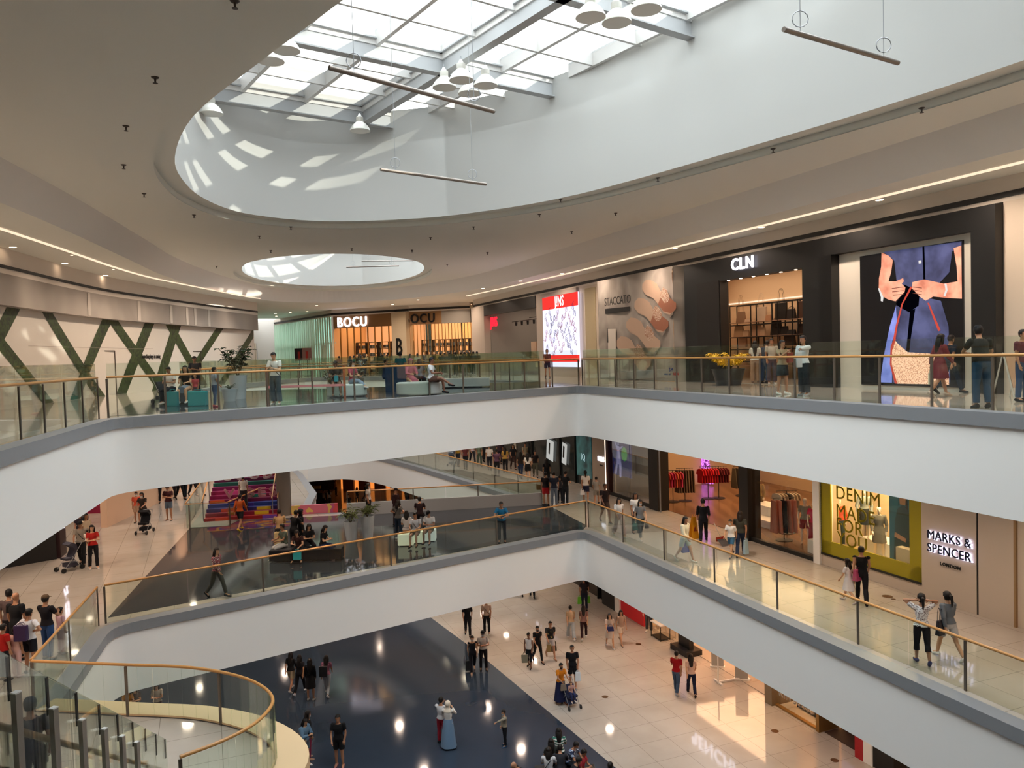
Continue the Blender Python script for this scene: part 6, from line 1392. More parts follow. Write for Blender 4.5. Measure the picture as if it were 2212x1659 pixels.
pp('seated person in a black tee and shorts holding a teal pouch', 'A', 727, 858, 1.68, 15, 'sitphone', T(BK), ('shorts', '#20242c'), HB, BK, 'd', seat=.48)
pp('seated woman in a pink tee and pale jeans with legs crossed', 'A', 762, 856, 1.58, 60, 'sitcross', T('#a8505c'), ('jeans', LJ), HO, WH, 'l', fem=1, seat=.48, mask='#c8ccd2')
pp('seated person in blue jeans half hidden behind a railing post', 'A', 832, 842, 1.62, 95, 'sit', T('#2a3850'), ('jeans', '#2c3e58'), HB, '#6a8aa0', seat=.48)
pp('person in a teal shirt standing beside the tall blue panel', 'A', 867, 842, 1.62, 190, 'stand', T('#1e5a5c'), ('pants', '#1c3440'), HB, BK)
pp('seated woman in a long dusty pink dress and headscarf on the white curved bench', 'A', 888, 852, 1.6, 30, 'sit', ('tunic', '#a85868'), ('long_dress', '#a85868'), ('hijab', '#a05a66'), WH, 'l', fem=1, seat=.5)
pp('child behind the woman in the pink dress', 'A', 898, 845, 1.25, 60, 'sit', T('#4a4a54'), ('pants', '#2a2c34'), HB, BK, seat=.5)
pp('seated person with long dark hair, back turned, on the curved bench', 'A', 907, 846, 1.55, 170, 'sit', T('#6c7078'), ('pants', '#24262e'), HL, BK, fem=1, seat=.5)
pp('seated person in a white tee and brown shorts with crossed legs at the bench end', 'A', 932, 854, 1.66, 80, 'sitcross', T('#cfd2d4'), ('shorts', '#5c4238'), HB, BK, 'd', seat=.5)
pp('woman in a maroon top and dark shorts by the red and white screen', 'A', 1183, 816, 1.6, 0, 'walk', T('#6a3a38'), ('shorts', '#2a2238'), HN, '#2a2222', 'm', fem=1)
pp('woman in a white top and beige trousers facing the handbag shop', 'A', 1632, 828, 1.6, 160, 'stand', T(WH), ('wide', '#a88a72'), HL, '#8a7060', fem=1)
pp('person in dark blue leaning forward near the handbag shop entrance', 'A', 1652, 829, 1.62, 120, 'sitlean' if 0 else 'rail', T('#1e2a40'), ('jeans', '#243858'), HB, BK)
pp('person in a white striped top and grey trousers near the handbag shop entrance', 'A', 1668, 829, 1.66, -10, 'stand', T('#c0b8b0'), ('wide', '#54464e'), HB, '#c8c4c0')
pp('woman in a tan top and dark shorts holding a red paper bag', 'A', 1691, 852, 1.55, 20, 'photo', T('#a08c70'), ('shorts', '#22242a'), HP, '#dedbd8', 'm', fem=1)
pp('person in a black vest over white sleeves and dark track trousers', 'A', 1737, 855, 1.66, -60, 'onearm', ('long', '#cfd4d8'), ('wide', '#14181f'), HB, '#a8acb0')
pp('woman in a maroon dress with a scarf passing the lit screen', 'A', 2030, 858, 1.6, 100, 'walk', ('tunic', '#6e2c34'), ('dress', '#6e2c34'), HL, '#b8a89a', 'm', fem=1)
pp('person in a navy shirt walking beside the woman in the maroon dress', 'A', 2052, 850, 1.6, 100, 'walk2', T('#1c2434'), ('pants', '#1e2a3a'), HB, BK)
pp('man in a black tee and blue jeans leaning by the railing near the screen', 'A', 2122, 882, 1.72, 170, 'rail', T('#15181a'), ('jeans', '#2a4866'), HB, '#2a2624', cap='#14161a')
pp('person in blue jeans cut by the picture edge beside the A-frame stand', 'A', 2209, 868, 1.6, 20, 'stand', T('#5a2a34'), ('jeans', '#2a4060'), HB, BK)
cr = [(962, 808, '#2a2c34', 'dark grey tee'), (972, 810, '#3c4450', 'slate tee'), (985, 812, '#1c2028', 'black tee and cap'), (997, 809, '#24303c', 'dark teal tee'), (1005, 813, '#4a3a34', 'brown tee'), (1013, 808, '#1e222a', 'black shirt'), (1024, 811, '#2e2e36', 'charcoal shirt'), (1032, 812, '#20242e', 'navy shirt and cap'), (953, 811, '#182028', 'very dark tee')]
for i, (x, y, c_, d_) in enumerate(cr): pp('standing person in a ' + d_ + ' in the queue before the grey far shopfront', 'A', x, y, 1.6, 150 + 40 * (i % 3), ('stand', 'phone', 'stand2')[i % 3], T(c_), ('pants', '#a8a49c' if i % 3 == 1 else '#252a34'), HL if i % 4 == 1 else HB, '#c8c8c8', fem=i % 2, cap=BK if 'cap' in d_ else None)
for i, (x, c_, d_) in enumerate([(734, '#6a3a34', 'rust top'), (757, '#2e3a44', 'slate top'), (766, '#3a6a60', 'sea green top'), (782, '#4a4a50', 'grey top'), (788, '#2a2a30', 'dark top'), (828, '#3a3238', 'brown top'), (838, '#26262c', 'black top'), (886, '#3a3038', 'plum top'), (903, '#c8b8a0', 'cream top')]):
    pp('distant shopper in a ' + d_ + ' before the gold-framed shopfronts', 'A', x, 813, 1.6, 180 - 30 * (i % 4), ('stand', 'walk', 'stand2')[i % 3], T(c_), ('pants', '#2a2c34'), HL if i % 2 else HB, BK, fem=i % 2)
# ---------------- middle level, side by the neon sign
pp('man in a light grey tee with a crossbody bag walking beside a stroller', 'B', 178, 1222, 1.7, 20, 'walk', T('#8e8478'), ('pants', BK), HB, '#2c2824', 'm', strap=BK, cap=BK)
pp('woman in a red tee and dark trousers carrying a toddler', 'B', 203, 1229, 1.6, 40, 'carry', T('#a8201c'), ('pants', BK), HL, WH, 'l', fem=1)
q = at(195, 1228, ZB); pp('toddler in white carried by the woman in the red tee', ZB + .72, (q.x, q.y - .1), 0, .85, 200, 'sit', T('#d8d0c4'), ('shorts', '#5a3a38'), HB, '#c8c0b8', 'l', seat=.3)
pp('woman with a face mask and dark top behind the man in grey', 'B', 176, 1190, 1.6, 10, 'stand', T('#22181a'), ('pants', BK), HL, BK, fem=1, mask='#d8d8d8')
pp('woman with curly hair and a cream top behind the woman in red', 'B', 189, 1197, 1.6, 60, 'stand', T('#c8b49a'), ('pants', '#3a2420'), HL, BK, fem=1)
pp('woman in a dark top pushing a black stroller towards the bridge', 'B', 311, 1140, 1.6, 0, 'push', T('#38302c'), ('pants', '#22201e'), HP, BK, fem=1, mask='#d0d4d8')
pp('child in an orange shirt and beige shorts beside the black stroller', 'B', 297, 1129, 1.45, 10, 'stand', T('#c8523a'), ('shorts', '#b89880'), HB, '#4a3a34', mask='#d0d4d8')
pp('man in a maroon tee and denim shorts looking at a phone', 'B', 366, 1124, 1.66, 0, 'phone', T('#3c1a1e'), ('shorts', '#5a6a7c'), HB, ('#2a2624',), mask='#d0d4d8')
for x, y, c_, b_, d_ in ((344, 1086, '#d0c8c0', '#16161a', 'white top and black trousers'), (390, 1079, '#2a2022', '#121216', 'brown top and black trousers'), (400, 1077, '#8a4a3a', '#17171c', 'rust top'), (378, 1074, '#3a3032', '#2a2226', 'dark dress'), (418, 1072, '#b0a090', '#222226', 'beige top'), (432, 1070, '#24262c', '#5a4a40', 'black top and brown trousers')):
    pp('distant shopper in a ' + d_ + ' by the far warm shops', 'B', x, y, 1.62, 10 * (x % 7), 'stand' if x % 2 else 'walk', T(c_), ('pants', b_), HB, BK)
pp('bald man in a black tee seen from behind at the walkway edge', 'B', 40, 1426, 1.72, 175, 'stand', T(BK), ('pants', '#1c1a1c'), ('bald', ''), BK, 'm')
pp('person in a plaid shirt beside the bald man', 'B', 26, 1414, 1.7, 200, 'stand', T('#5a4a48'), ('pants', '#201c20'), HB, BK)
pp('person in white tee and dark shorts wearing a purple backpack', 'B', 68, 1455, 1.58, 170, 'hips', T('#d8d8dc'), ('shorts', '#15151c'), HB, BK, 'm')
pp('person in a brown cap and black striped tee with blue jeans, seen from behind', 'B', 106, 1425, 1.66, 170, 'carry', T('#181419'), ('jeans', '#2e4a78'), HB, '#4a4a50', cap='#5a4632')
pp('child in a pale pink outfit next to the person in the brown cap', 'B', 134, 1412, 1.2, 150, 'stand', T('#c8a0a4'), ('pants', '#b89090'), HB, '#b0a0a0')
pp('child in a red shirt at the walkway edge, seen from behind', 'B', 12, 1470, 1.35, 160, 'stand', T('#a81c18'), ('pants', '#15151a'), HB, BK)
pp('child in pale pink trousers behind the child in red', 'B', 38, 1462, 1.2, 170, 'stand', T('#c8a098'), ('pants', '#c09a98'), HB, '#c8a8a8')
# ---------------- middle bridge
pp('woman in a floral blouse and grey striped trousers leaning near the handrail', 'B', 470, 1290, 1.6, 70, 'walk', ('long', 'fab_floral'), ('pants', '#4c4a46'), HO, BK, 'l', fem=1)
pp('person in an orange long top and dark shorts going up the painted stairs', 'B', 520, 1146, 1.6, 170, 'walk', ('long', '#a84a1c'), ('shorts', '#16161a'), HB, '#c8a828')
q = at(508, 1128, ZB); pp('person in white with dark hair on the painted stairs', ZB + .48, (q.x + .1, q.y + 1.0), 0, 1.55, 180, 'stand', T('#c8c4c0'), ('pants', '#2a2a30'), HB, BK)
G_ = 'B'
pp('seated person in a beige tee seen from behind on a stool', G_, 606, 1176, 1.66, 200, 'sit', T('#b8946a'), ('jeans', '#2a2c34'), HB, '#3a3434', seat=.55)
pp('person in black standing and bending among the seated group', G_, 636, 1196, 1.66, 150, 'rail', T('#141416'), ('pants', '#151518'), HB, BK)
pp('woman in a black headscarf and long black dress in the seated group', G_, 652, 1190, 1.62, 100, 'stand', ('tunic', '#131316'), ('long_dress', '#131316'), ('hijab', '#131316'), BK, fem=1)
pp('seated person in a green grey tee and white jeans at the group edge', G_, 616, 1206, 1.66, -50, 'sit', T('#5c665a'), ('jeans', '#c8c8c8'), HB, '#d8d4cc', seat=.45, strap=BK)
pp('seated woman in brown holding a drink and a teal bag in the group', G_, 648, 1212, 1.6, 0, 'sitlean', T('#3a2220'), ('pants', '#15151a'), HO, BK, 'l', fem=1, seat=.45)
pp('seated woman in black holding up a phone in the group', G_, 668, 1202, 1.58, 30, 'sitphone', T('#1c1a1e'), ('pants', '#15151a'), HL, BK, 'l', fem=1, seat=.45)
pp('seated woman in a black tee and blue jeans using a phone, pink shoes', G_, 698, 1208, 1.6, 80, 'sitphone', T('#121214'), ('jeans', '#1e2c50'), HL, '#c8a8a4', 'l', fem=1, seat=.45)
pp('woman in a light top and black trousers standing by the potted plants', G_, 797, 1120, 1.62, 80, 'stand', T('#b0aaa4'), ('pants', BK), HL, BK, fem=1, mask='#c8ccd0')
pp('woman in a dark maroon outfit with a yellow scarf standing by the parapet', G_, 857, 1135, 1.64, 60, 'stand', ('long', '#2c1618'), ('pants', '#241416'), HB, BK, fem=1, cap='#1c1416')
pp('person in a grey tee with dark trousers standing with bent knee near the cubes', G_, 862, 1165, 1.6, 150, 'hips', T('#6c6864'), ('jeans', '#1e2c3c'), HO, '#c8c8c8', fem=1, strap=BK)
pp('woman in a cream blouse and blue skirt sitting on a glowing cube', G_, 880, 1176, 1.58, 185, 'sit', T('#ccc4c0'), ('skirt', '#3c4a64'), HO, BK, fem=1, seat=.5)
pp('person in a white shirt and khaki shorts sitting on the middle glowing cube', G_, 900, 1180, 1.62, -10, 'sit', T('#c8c8cc'), ('shorts', '#6a5a40'), HB, BK, seat=.5, strap='#3a2420')
pp('person in a black cap and white tee sitting hand to chin on a cube', G_, 930, 1174, 1.64, -15, 'sitphone', T('#d4d4d4'), ('shorts', '#6c6450'), HB, BK, 'm', seat=.5, cap=BK)
pp('person in dark clothes seated behind the row of cubes', G_, 908, 1140, 1.6, 180, 'sit', T('#2a1a1c'), ('pants', '#1c1418'), HB, BK, seat=.5)
pp('man in a blue polo leaning on the handrail of the middle bridge', G_, 1085, 1172, 1.66, 0, 'rail', T('#1e6488'), ('jeans', '#1c2028'), HB, BK, 'm')
# crowd behind
CR = [(1058, 1016, WH, '#22222a', 'white printed tee', HB, 180, 0), (1074, 1028, '#5a3c50', BK, 'purple shirt and black trousers', HB, 185, 0), (1092, 1022, '#a08040', BK, 'mustard top', HL, 180, 1), (1109, 1014, '#1c1c20', '#3a2a28', 'black printed top', HL, 10, 1),
      (1125, 1034, '#2c2420', '#22304a', 'dark top and blue jeans', HL, 170, 1), (1135, 1010, '#a89c84', '#4a4238', 'khaki tee', HB, 30, 0), (1157, 1031, '#1a1416', '#54544a', 'black tank and green skirt', HN, 0, 1), (1182, 1054, '#141418', '#16161a', 'long black outfit', HL, 190, 1),
      (1036, 1008, '#6a7868', '#4a5a50', 'sage green dress', HL, 15, 1), (1006, 1014, '#6a3434', '#1c1c22', 'rust shirt and dark trousers', HB, 175, 0), (1021, 1002, '#b4a8b0', '#2a2a32', 'lilac top', HL, 20, 1), (990, 1008, '#8a6a20', '#22222a', 'yellow shirt', HB, 160, 0),
      (1145, 1004, '#20262c', '#1a1a1e', 'dark grey shirt', HB, 0, 0), (1080, 1003, '#3a2c34', '#20202a', 'plum shirt', HB, 180, 0), (1118, 1000, '#c0b8ac', '#2c2c30', 'cream tee', HB, 10, 0), (1045, 998, '#2a2a30', '#18181c', 'charcoal tee', HB, 170, 0), (1163, 1008, '#4c3c44', '#222228', 'mauve top', HL, 190, 1)]
for x, y, c_, b_, d_, h_, r_, f_ in CR: pp('shopper in a ' + d_ + ' in the crowd beside the dark shopfront', 'B', x, y, 1.62, r_, 'walk' if x % 2 else 'bag', T(c_), ('pants', b_), h_, BK, fem=f_)
pp('woman in a white crop top and black shorts walking away in the crowd', 'B', 1141, 1038, 1.6, 180, 'bag', ('crop', WH), ('shorts', BK), HL, WH, 'l', fem=1)
pp('person in dark clothes and red shorts standing near the bridge corner', 'B', 1180, 1092, 1.62, 175, 'stand', T('#1a1418'), ('shorts', '#a01c24'), HB, BK)
pp('man in a navy shirt and grey jeans seen from behind near the bridge corner', 'B', 1198, 1094, 1.66, 178, 'stand', T('#1c2232'), ('jeans', '#5a6676'), HB, BK)
pp('child in grey between the two people in dark clothes', 'B', 1210, 1086, 1.35, 170, 'stand', T('#4a5058'), ('pants', '#2c3038'), HB, BK)
pp('person in a black outfit standing with hands together near the bridge corner', 'B', 1222, 1091, 1.66, 150, 'phone', T('#131518'), ('jeans', '#1c2228'), HB, '#4a2020')
pp('woman in a white tee and navy shorts carrying a white plastic bag', 'B', 1266, 1086, 1.6, 175, 'walk', T('#dcd8d4'), ('shorts', '#1a2038'), HP, BK, 'm', fem=1)
pp('child in a grey tee and shorts walking beside the woman in white', 'B', 1289, 1090, 1.38, 170, 'walk2', T('#8c8880'), ('shorts', '#80796f'), HB, BK)
pp('man in a dark printed tee and brown shorts walking by the shop pier', 'B', 1308, 1128, 1.7, 15, 'walk', T('#201618'), ('shorts', '#3c2e2a'), HB, ('#1c1614',), 'd')
pp('woman in a white crop tee and pale pink wide trousers', 'B', 1338, 1160, 1.6, 15, 'walk', ('crop', WH), ('wide', '#b89c98'), HO, WH, 'l', fem=1)
pp('woman in a grey top and dark jeans with a white face mask', 'B', 1384, 1164, 1.6, 10, 'walk2', T('#7a7c80'), ('jeans', '#1c2428'), HL, '#c8c8c8', 'l', fem=1, mask='#e0e0e0')
pp('person in a white tee just behind the masked woman in grey', 'B', 1374, 1152, 1.64, 10, 'stand', T('#d0d0d0'), ('pants', '#2a2a30'), HL, BK, fem=1)
pp('woman in a cream jacket and pale shorts carrying a blue bag', 'B', 1480, 1213, 1.6, 40, 'walk', ('jacket', '#d8d0b4'), ('shorts', '#a0b0b0'), HL, '#d8d4c8', 'm', fem=1)
pp('person in a black outfit sweeping with a long-handled dustpan, seen from behind', 'B', 1520, 1171, 1.7, 165, 'walk2', ('half', '#111218'), ('pants', '#14141c'), HB, BK)
pp('child with a mask in a white tee and blue shorts walking', 'B', 1580, 1203, 1.36, -40, 'walk', T('#dcdcdc'), ('shorts', '#3a6484'), HB, '#5a5a62', 'l', mask='#e0e0e0')
pp('person in a dark olive tee and jeans walking beside the child in white', 'B', 1600, 1202, 1.64, 160, 'walk2', T('#3a3a34'), ('jeans', '#1e2a42'), HO, BK)
pp('person in a black sleeveless top and black trousers walking with a girl', 'B', 1862, 1304, 1.66, 160, 'walk', ('tank', '#101012'), ('pants', '#121216'), HB, '#1a1416', 'm')
pp('girl in a white dress with a pink backpack', 'B', 1834, 1301, 1.28, -150, 'walk2', T('#dcd6d4'), ('dress', '#dcd6d4'), HO, '#d8c8c4', 'l', fem=1)
pp('woman in a leaf print blouse with both arms raised behind her head, dark capri trousers', 'B', 1992, 1434, 1.6, 165, 'behindhead', T('fab_leaf'), ('capri', '#1c1416'), HP, '#2a2a5a', 'm', fem=1)
pp('woman in a grey sweatshirt and pale shorts with a ponytail', 'B', 2050, 1424, 1.6, 190, 'walk', ('long', '#6a7076'), ('shorts', '#b8b8b8'), HP, '#e0dedc', 'l', fem=1)
# ---------------- ground level
pp('man in a black tee and black jeans walking near the fascia edge', 'C', 1011, 1374, 1.68, 5, 'walk', T('#141418'), ('jeans', '#1a1a20'), HB, BK)
pp('person in a beige tee and black trousers with a black shoulder strap', 'C', 1052, 1370, 1.68, 0, 'stand', T('#b0998a'), ('pants', '#16161a'), HB, '#c8c4c0', strap=BK)
pp('woman in a black jumpsuit walking on the dark floor edge', 'C', 1022, 1452, 1.6, 10, 'walk2', ('tank', '#16161e'), ('pants', '#14141c'), HP, '#a08878', 'l', fem=1, mask='#b8bcc0')
pp('man in a cap and white tee with arms crossed', 'C', 1045, 1448, 1.68, 5, 'crossed', T('#b8b0a8'), ('pants', '#1a1418'), HB, '#2a2422', cap=BK, mask='#b8bcc0')
pp('woman in a white sleeveless top and dark capri trousers carrying a grey bag', 'C', 1144, 1442, 1.5, -20, 'bag', ('tank', '#d8d6d6'), ('capri', '#15171e'), HB, BK, 'd', fem=1)
pp('woman in a black top and black trousers walking behind the one in white', 'C', 1162, 1430, 1.6, 20, 'walk', T('#121216'), ('legging', '#131316'), HB, '#2a1c1c', fem=1, mask='#22222a')
pp('man in a black printed tee and light shorts carrying a jacket', 'C', 1190, 1422, 1.66, 15, 'walk', T('fab_print'), ('shorts', '#b8b0ac'), HB, '#9a8068')
pp('woman in a beige top and pale wide jeans walking away', 'C', 1234, 1382, 1.6, 185, 'walk', T('#a88e70'), ('wide', '#9aa0a4'), HB, WH, 'l', fem=1)
pp('woman in a brown top and dark trousers with long hair walking away', 'C', 1262, 1381, 1.6, 175, 'walk2', T('#7a5850'), ('pants', '#2a1418'), HL, WH, 'l', fem=1)
pp('man in dark clothes walking away with two green bags', 'C', 1263, 1318, 1.68, 180, 'bag', T('#24222a'), ('pants', '#1e2434'), HB, BK)
pp('woman in a short white outfit with a navy waist bag', 'C', 1318, 1398, 1.56, 5, 'walk', T('#c8bcb0'), ('dress', '#c8bcb0'), HL, WH, 'l', fem=1)
pp('woman in a beige shirt and white shorts beside the red wall panel', 'C', 1342, 1391, 1.6, 15, 'walk2', T('#a89080'), ('shorts', '#c8b8a8'), HL, '#7a6a60', 'l', fem=1)
pp('tall man in a black tee and black shorts carrying a white plastic bag', 'C', 1238, 1488, 1.74, 0, 'stand', T('#101014'), ('shorts', '#141418'), HB, '#7a7e88', 'm')
pp('woman in an orange top and navy long skirt pushing a stroller', 'C', 1212, 1520, 1.56, 25, 'push', T('#c8781c'), ('long_skirt', '#181c3c'), HB, '#6a3a28', 'm', fem=1, mask='#2a1a18')
q = at(1234, 1527, ZC); pp('toddler in pink and navy riding in the folding stroller', ZC + .25, (q.x, q.y - .04), 0, .88, 20, 'sit', T('#b08a84'), ('pants', '#28305a'), HB, WH, 'l', seat=.28)
pp('man in a red tee and blue jeans walking away with arms folded', 'C', 1462, 1500, 1.66, 150, 'phonewalk', T('#9c1018'), ('jeans', '#3e5068'), HB, '#9aa0a8')
pp('woman in a pale top and dark jeans walking away with long hair', 'C', 1494, 1502, 1.6, 175, 'walk', T('#c8a898'), ('jeans', '#171c34'), HL, '#2a2224', 'l', fem=1)
pp('girl in a black top and beige shorts walking away on the dark floor', 'C', 630, 1492, 1.58, 170, 'walk', T('#111114'), ('shorts', '#a8987c'), HL, '#c8c4c0', fem=1)
pp('girl in black trousers with long dark hair walking away', 'C', 649, 1498, 1.58, 175, 'walk2', T('#131318'), ('pants', '#121216'), HL, '#c8c8cc', fem=1)
pp('girl in a long black dress walking away with long hair', 'C', 672, 1512, 1.62, 180, 'stand', ('tunic', '#101014'), ('dress', '#101014'), HL, '#c8c4c0', fem=1)
pp('girl in a pink top and pale jeans with a black backpack walking away', 'C', 707, 1502, 1.6, 180, 'walk', T('#8c5a70'), ('jeans', '#9aa0a8'), HL, '#c8c8c8', fem=1)
pp('woman in a black top behind the woman in the blue jacket', 'C', 668, 1640, 1.62, 120, 'stand', ('long', '#121216'), ('pants', '#7a2440'), HO, '#a08070', fem=1, mask='#c0c4c8')
pp('woman in a light blue jacket with a large beige bag holding a phone', 'C', 660, 1655, 1.6, 60, 'phone', ('jacket', '#5c7890'), ('shorts', '#5a6674'), HL, WH, 'l', fem=1)
pp('man in a black tee and black shorts looking up, one hand on hip', 'C', 734, 1656, 1.72, 0, 'stand2', T('#101012'), ('shorts', '#121214'), HB, '#a8706a', 'm')
pp('person in a pale jacket taking a photo behind the headscarf woman', 'C', 955, 1606, 1.6, 160, 'photo', ('long', '#c8c8cc'), ('pants', '#8c1c2c'), HB, BK)
pp('woman in a pale headscarf and long light blue dungaree dress', 'C', 970, 1616, 1.6, 170, 'photo', ('long', '#d4d0cc'), ('gown', '#6a84a0'), ('hijab', '#d8ccbc'), '#1c2430', 'l', fem=1)
pp('child pointing with one outstretched arm, beige top and dark trousers', 'C', 1091, 1612, 1.25, -70, 'onearm', ('long', '#8c8474'), ('pants', '#101218'), HB, '#2c4a68', 'l', mask='#b8bcc0')
BT = [(1207, 1578, 'striped green and white top with long hair', ('tee', 'fab_stripe'), HL, 1.58, 180, 'sit', None), (1226, 1596, 'blue plaid shirt', ('tee', 'fab_plaid'), HB, 1.6, 60, 'sitlean', '#c0c4c8'), (1191, 1601, 'dark green top with long hair', T('#2c302c'), HL, 1.56, 190, 'sit', None),
      (1184, 1620, 'white blouse with a bag strap', T('#c8c8cc'), HO, 1.58, 170, 'sit', None), (1209, 1617, 'charcoal tee', T('#26262c'), HB, 1.6, 175, 'sitlean', None), (1253, 1618, 'red tee looking at a phone', T('#a02c38'), HB, 1.58, 60, 'sitphone', None), (1229, 1634, 'black tee with spiky hair', T('#1c1c22'), HB, 1.6, 90, 'sitlean', None)]
for x, y, d_, tp, hr, h_, r_, ps_, mk in BT: pp('person in a ' + d_ + ' in the bottom seated group', 'C', x, y, h_, r_, ps_, tp, ('jeans', '#22262e'), hr, BK, ref='h', mask=mk, strap=BK if 'strap' in d_ else None, seat=.45)
pp('balding man in a black tee bending forward at the bottom group', 'C', 1140, 1630, 1.66, -70, 'bow', T('#0f1013'), ('pants', '#1a1a20'), ('bald', ''), BK, ref='h')
pp('person with dark hair just entering at the bottom edge on the tiles', 'C', 1318, 1650, 1.6, 160, 'stand', T('#1c1a26'), ('pants', '#22222a'), HB, BK, ref='h')
for x, y, c_, d_ in ((338, 1477, '#8a8278', 'beige top'), (291, 1483, '#3a2c2c', 'dark top'), (276, 1486, '#a06a28', 'mustard top')): pp('person in a ' + d_ + ' on the ground floor seen through the landing glass', 'C', x, y, 1.5, 20, 'phone', T(c_), ('pants', '#2a2628'), HL, BK, ref='h', fem=1)
for x, y, d_ in ((1125, 1287, 'sandals'), (1150, 1290, 'black boots')): pp('far shopper in dark trousers and ' + d_ + ', only the legs visible below the fascia', 'C', x, y, 1.65, 180, 'walk', T('#2a2426'), ('pants', '#15151a'), HB, BK)
FR = [(650, 1092, '#2a2022'), (664, 1085, '#1c1c20'), (700, 1098, '#8c8078'), (712, 1096, '#a8a098'), (726, 1072, '#b0a090'), (755, 1108, '#1a1a20'), (772, 1092, '#22222a'), (790, 1082, '#141418'), (880, 1096, '#22181a'), (895, 1102, '#2a1c1c'), (905, 1099, '#7a4a38'), (918, 1104, '#1c1820'), (668, 1104, '#24242c'), (932, 1107, '#3a2828')]
fd = ['dark red top', 'black tee', 'grey tee', 'pale tee', 'cream tee', 'black tee by the fascia edge', 'navy tee', 'black top before the orange shop', 'plum top', 'maroon top', 'rust top', 'violet black top', 'charcoal hoodie', 'brown top']
for i, (x, y, c_) in enumerate(FR): pp('distant shopper in a ' + fd[i] + ' beyond the far opening', 'C', x, y, 1.64, (i * 67) % 360, 'walk' if i % 2 else 'stand', T(c_), ('pants', '#17171c' if i % 3 else '#4a4440'), HL if i % 3 == 0 else HB, BK, fem=int(i % 3 == 0), vox=.035)

# ------------------------------------------------------------------ strollers
def stroller(label, pos, rz, col='#17171a', canopy=True, low=False, name='stroller'):
    t = thing(name, label, 'stroller', pos, rz); mb = MB(); r = .09
    for x in (-.22, .22):
        mb.tube([(x, -.32, r), (x, .05, .5), (x, .38, .98)], .012, 6); mb.tube([(x, .32, r), (x, .0, .55)], .012, 6)
    mb.tube([(-.22, .38, .98), (0, .41, 1.0), (.22, .38, .98)], .016, 6); mb.build('frame', M_steel, t)
    for x in (-.24, .24):
        for y in (-.34, .34): MB().tube([(x - .02, y, r), (x + .02, y, r)], r, 14).build('wheel', M_dark, t)
    m_ = mat('cloth_' + col[1:], col, .85)
    MB().prism3([(-.19, -.2, .42), (-.19, .08, .38), (-.19, .22, .8), (-.19, .15, .8), (-.19, .02, .48), (-.19, -.22, .5)], (.38, 0, 0)).build('seat', m_, t)
    if canopy: MB().tube([(-.2, .24, .78), (-.2, .18, .98), (-.2, -.05, 1.05), (-.2, -.12, .95)], .01, 5).prism3([(-.2, .24, .76), (-.2, .2, .95), (-.2, .05, 1.05), (-.2, -.12, .98), (-.2, .0, .92), (-.2, .18, .76)], (.4, 0, 0)).build('canopy', m_, t)
    MB().box((0, .05, .22), (.36, .4, .14)).build('basket', m_, t)
    return t
stroller('empty grey stroller beside the man in the light grey tee', at(150, 1232, ZB), math.radians(-30), '#3a3a48', True)
stroller('black stroller pushed by the woman in the dark top', at(313, 1152, ZB), 0, '#16161a')
stroller('folding stroller carrying the toddler in pink and navy', at(1234, 1526, ZC), math.radians(20), '#1c2444', False)
stroller('dark stroller with pink bundle beside the seated phone user on the upper bridge', at(356, 872, ZA), math.radians(60), '#2a3038', False)
stroller('grey stroller in the crowd behind the curved balustrade', at(978, 1006, ZB), math.radians(160), '#4a5260')
# ------------------------------------------------------------------ carried and resting bags
def hold(label, who, side, w, h, d, col, handle, rz=0, **k):
    key = [n for n in HANDS if who in n]
    if not key: print('NOHAND', who); return
    q = HANDS[key[0]][side]; return bag(label, Vector((q.x, q.y, q.z - h - handle + .01)), w, h, d, col, handle, rz, **k)
def near(px, py, z, dz, dx=0, dy=0): q = at(px, py, z); return Vector((q.x + dx, q.y + dy, z + dz))
bag('teal shopping bag on the floor at the seated woman feet, the smaller one', near(400, 876, ZA, 0, -.3, -.25), .36, .5, .2, '#117a80', .08, 0, kind='shopper', name='shopping_bag')
bag('large teal shopping bag on the floor beside the seated woman', near(430, 876, ZA, 0, .1, -.3), .6, .5, .3, '#0f868c', .06, 0, kind='shopper', name='shopping_bag')
hold('teal pouch held by the seated person in the black tee', 'seated person in a black tee and shorts', 1, 0.14, 0.22, 0.04, '#1c90a0', 0.03, 0, kind='shopper', name='pouch')
bag('cream shoulder bag at the hip of the woman by the red screen', near(1178, 816, ZA, .62, -.35, -.1), .42, .32, .14, '#c0ae90', .3, 0)
hold('red paper bag held by the woman in the tan top', 'woman in a tan top and dark shorts', 1, 0.20, 0.29, 0.10, '#7a2c24', 0.10, .4, kind='shopper', name='paper_bag')
hold('white shopping bag hanging beside the person in the vest', 'person in a black vest', 0, 0.17, 0.42, 0.09, '#c8ccd4', 0.08, .2, kind='shopper', name='shopping_bag')
hold('cream purse hanging from the woman in the maroon dress', 'woman in a maroon dress with a scarf', 0, 0.12, 0.29, 0.07, '#cfc8b0', 0.10, 0, kind='shopper')
bag('purple backpack on the back of the person in the white tee', near(68, 1455, ZB, .93, -.02, -.28), .3, .38, .16, '#33204a', .06, 0, kind='shopper', name='backpack', cat='backpack')
hold('teal plastic bag held low by the woman in the grey top', 'woman in a grey top and dark jeans', 1, 0.24, 0.27, 0.10, '#0f7a70', 0.08, .3, kind='shopper', name='plastic_bag')
hold('dark handbag hanging from the other hand of the woman in the grey top', 'woman in a grey top and dark jeans', 0, 0.17, 0.17, 0.09, '#2a1a1c', 0.11, .3)
hold('bright blue bag on the arm of the woman in the cream jacket', 'woman in a cream jacket', 0, 0.29, 0.36, 0.12, '#1c2f9a', 0.08, .4, kind='shopper', name='shopping_bag')
hold('pale blue plastic bag over the shoulder of the person in the olive tee', 'person in a dark olive tee', 1, 0.22, 0.51, 0.12, '#9ab4c4', 0.07, .6, kind='tote', name='plastic_bag')
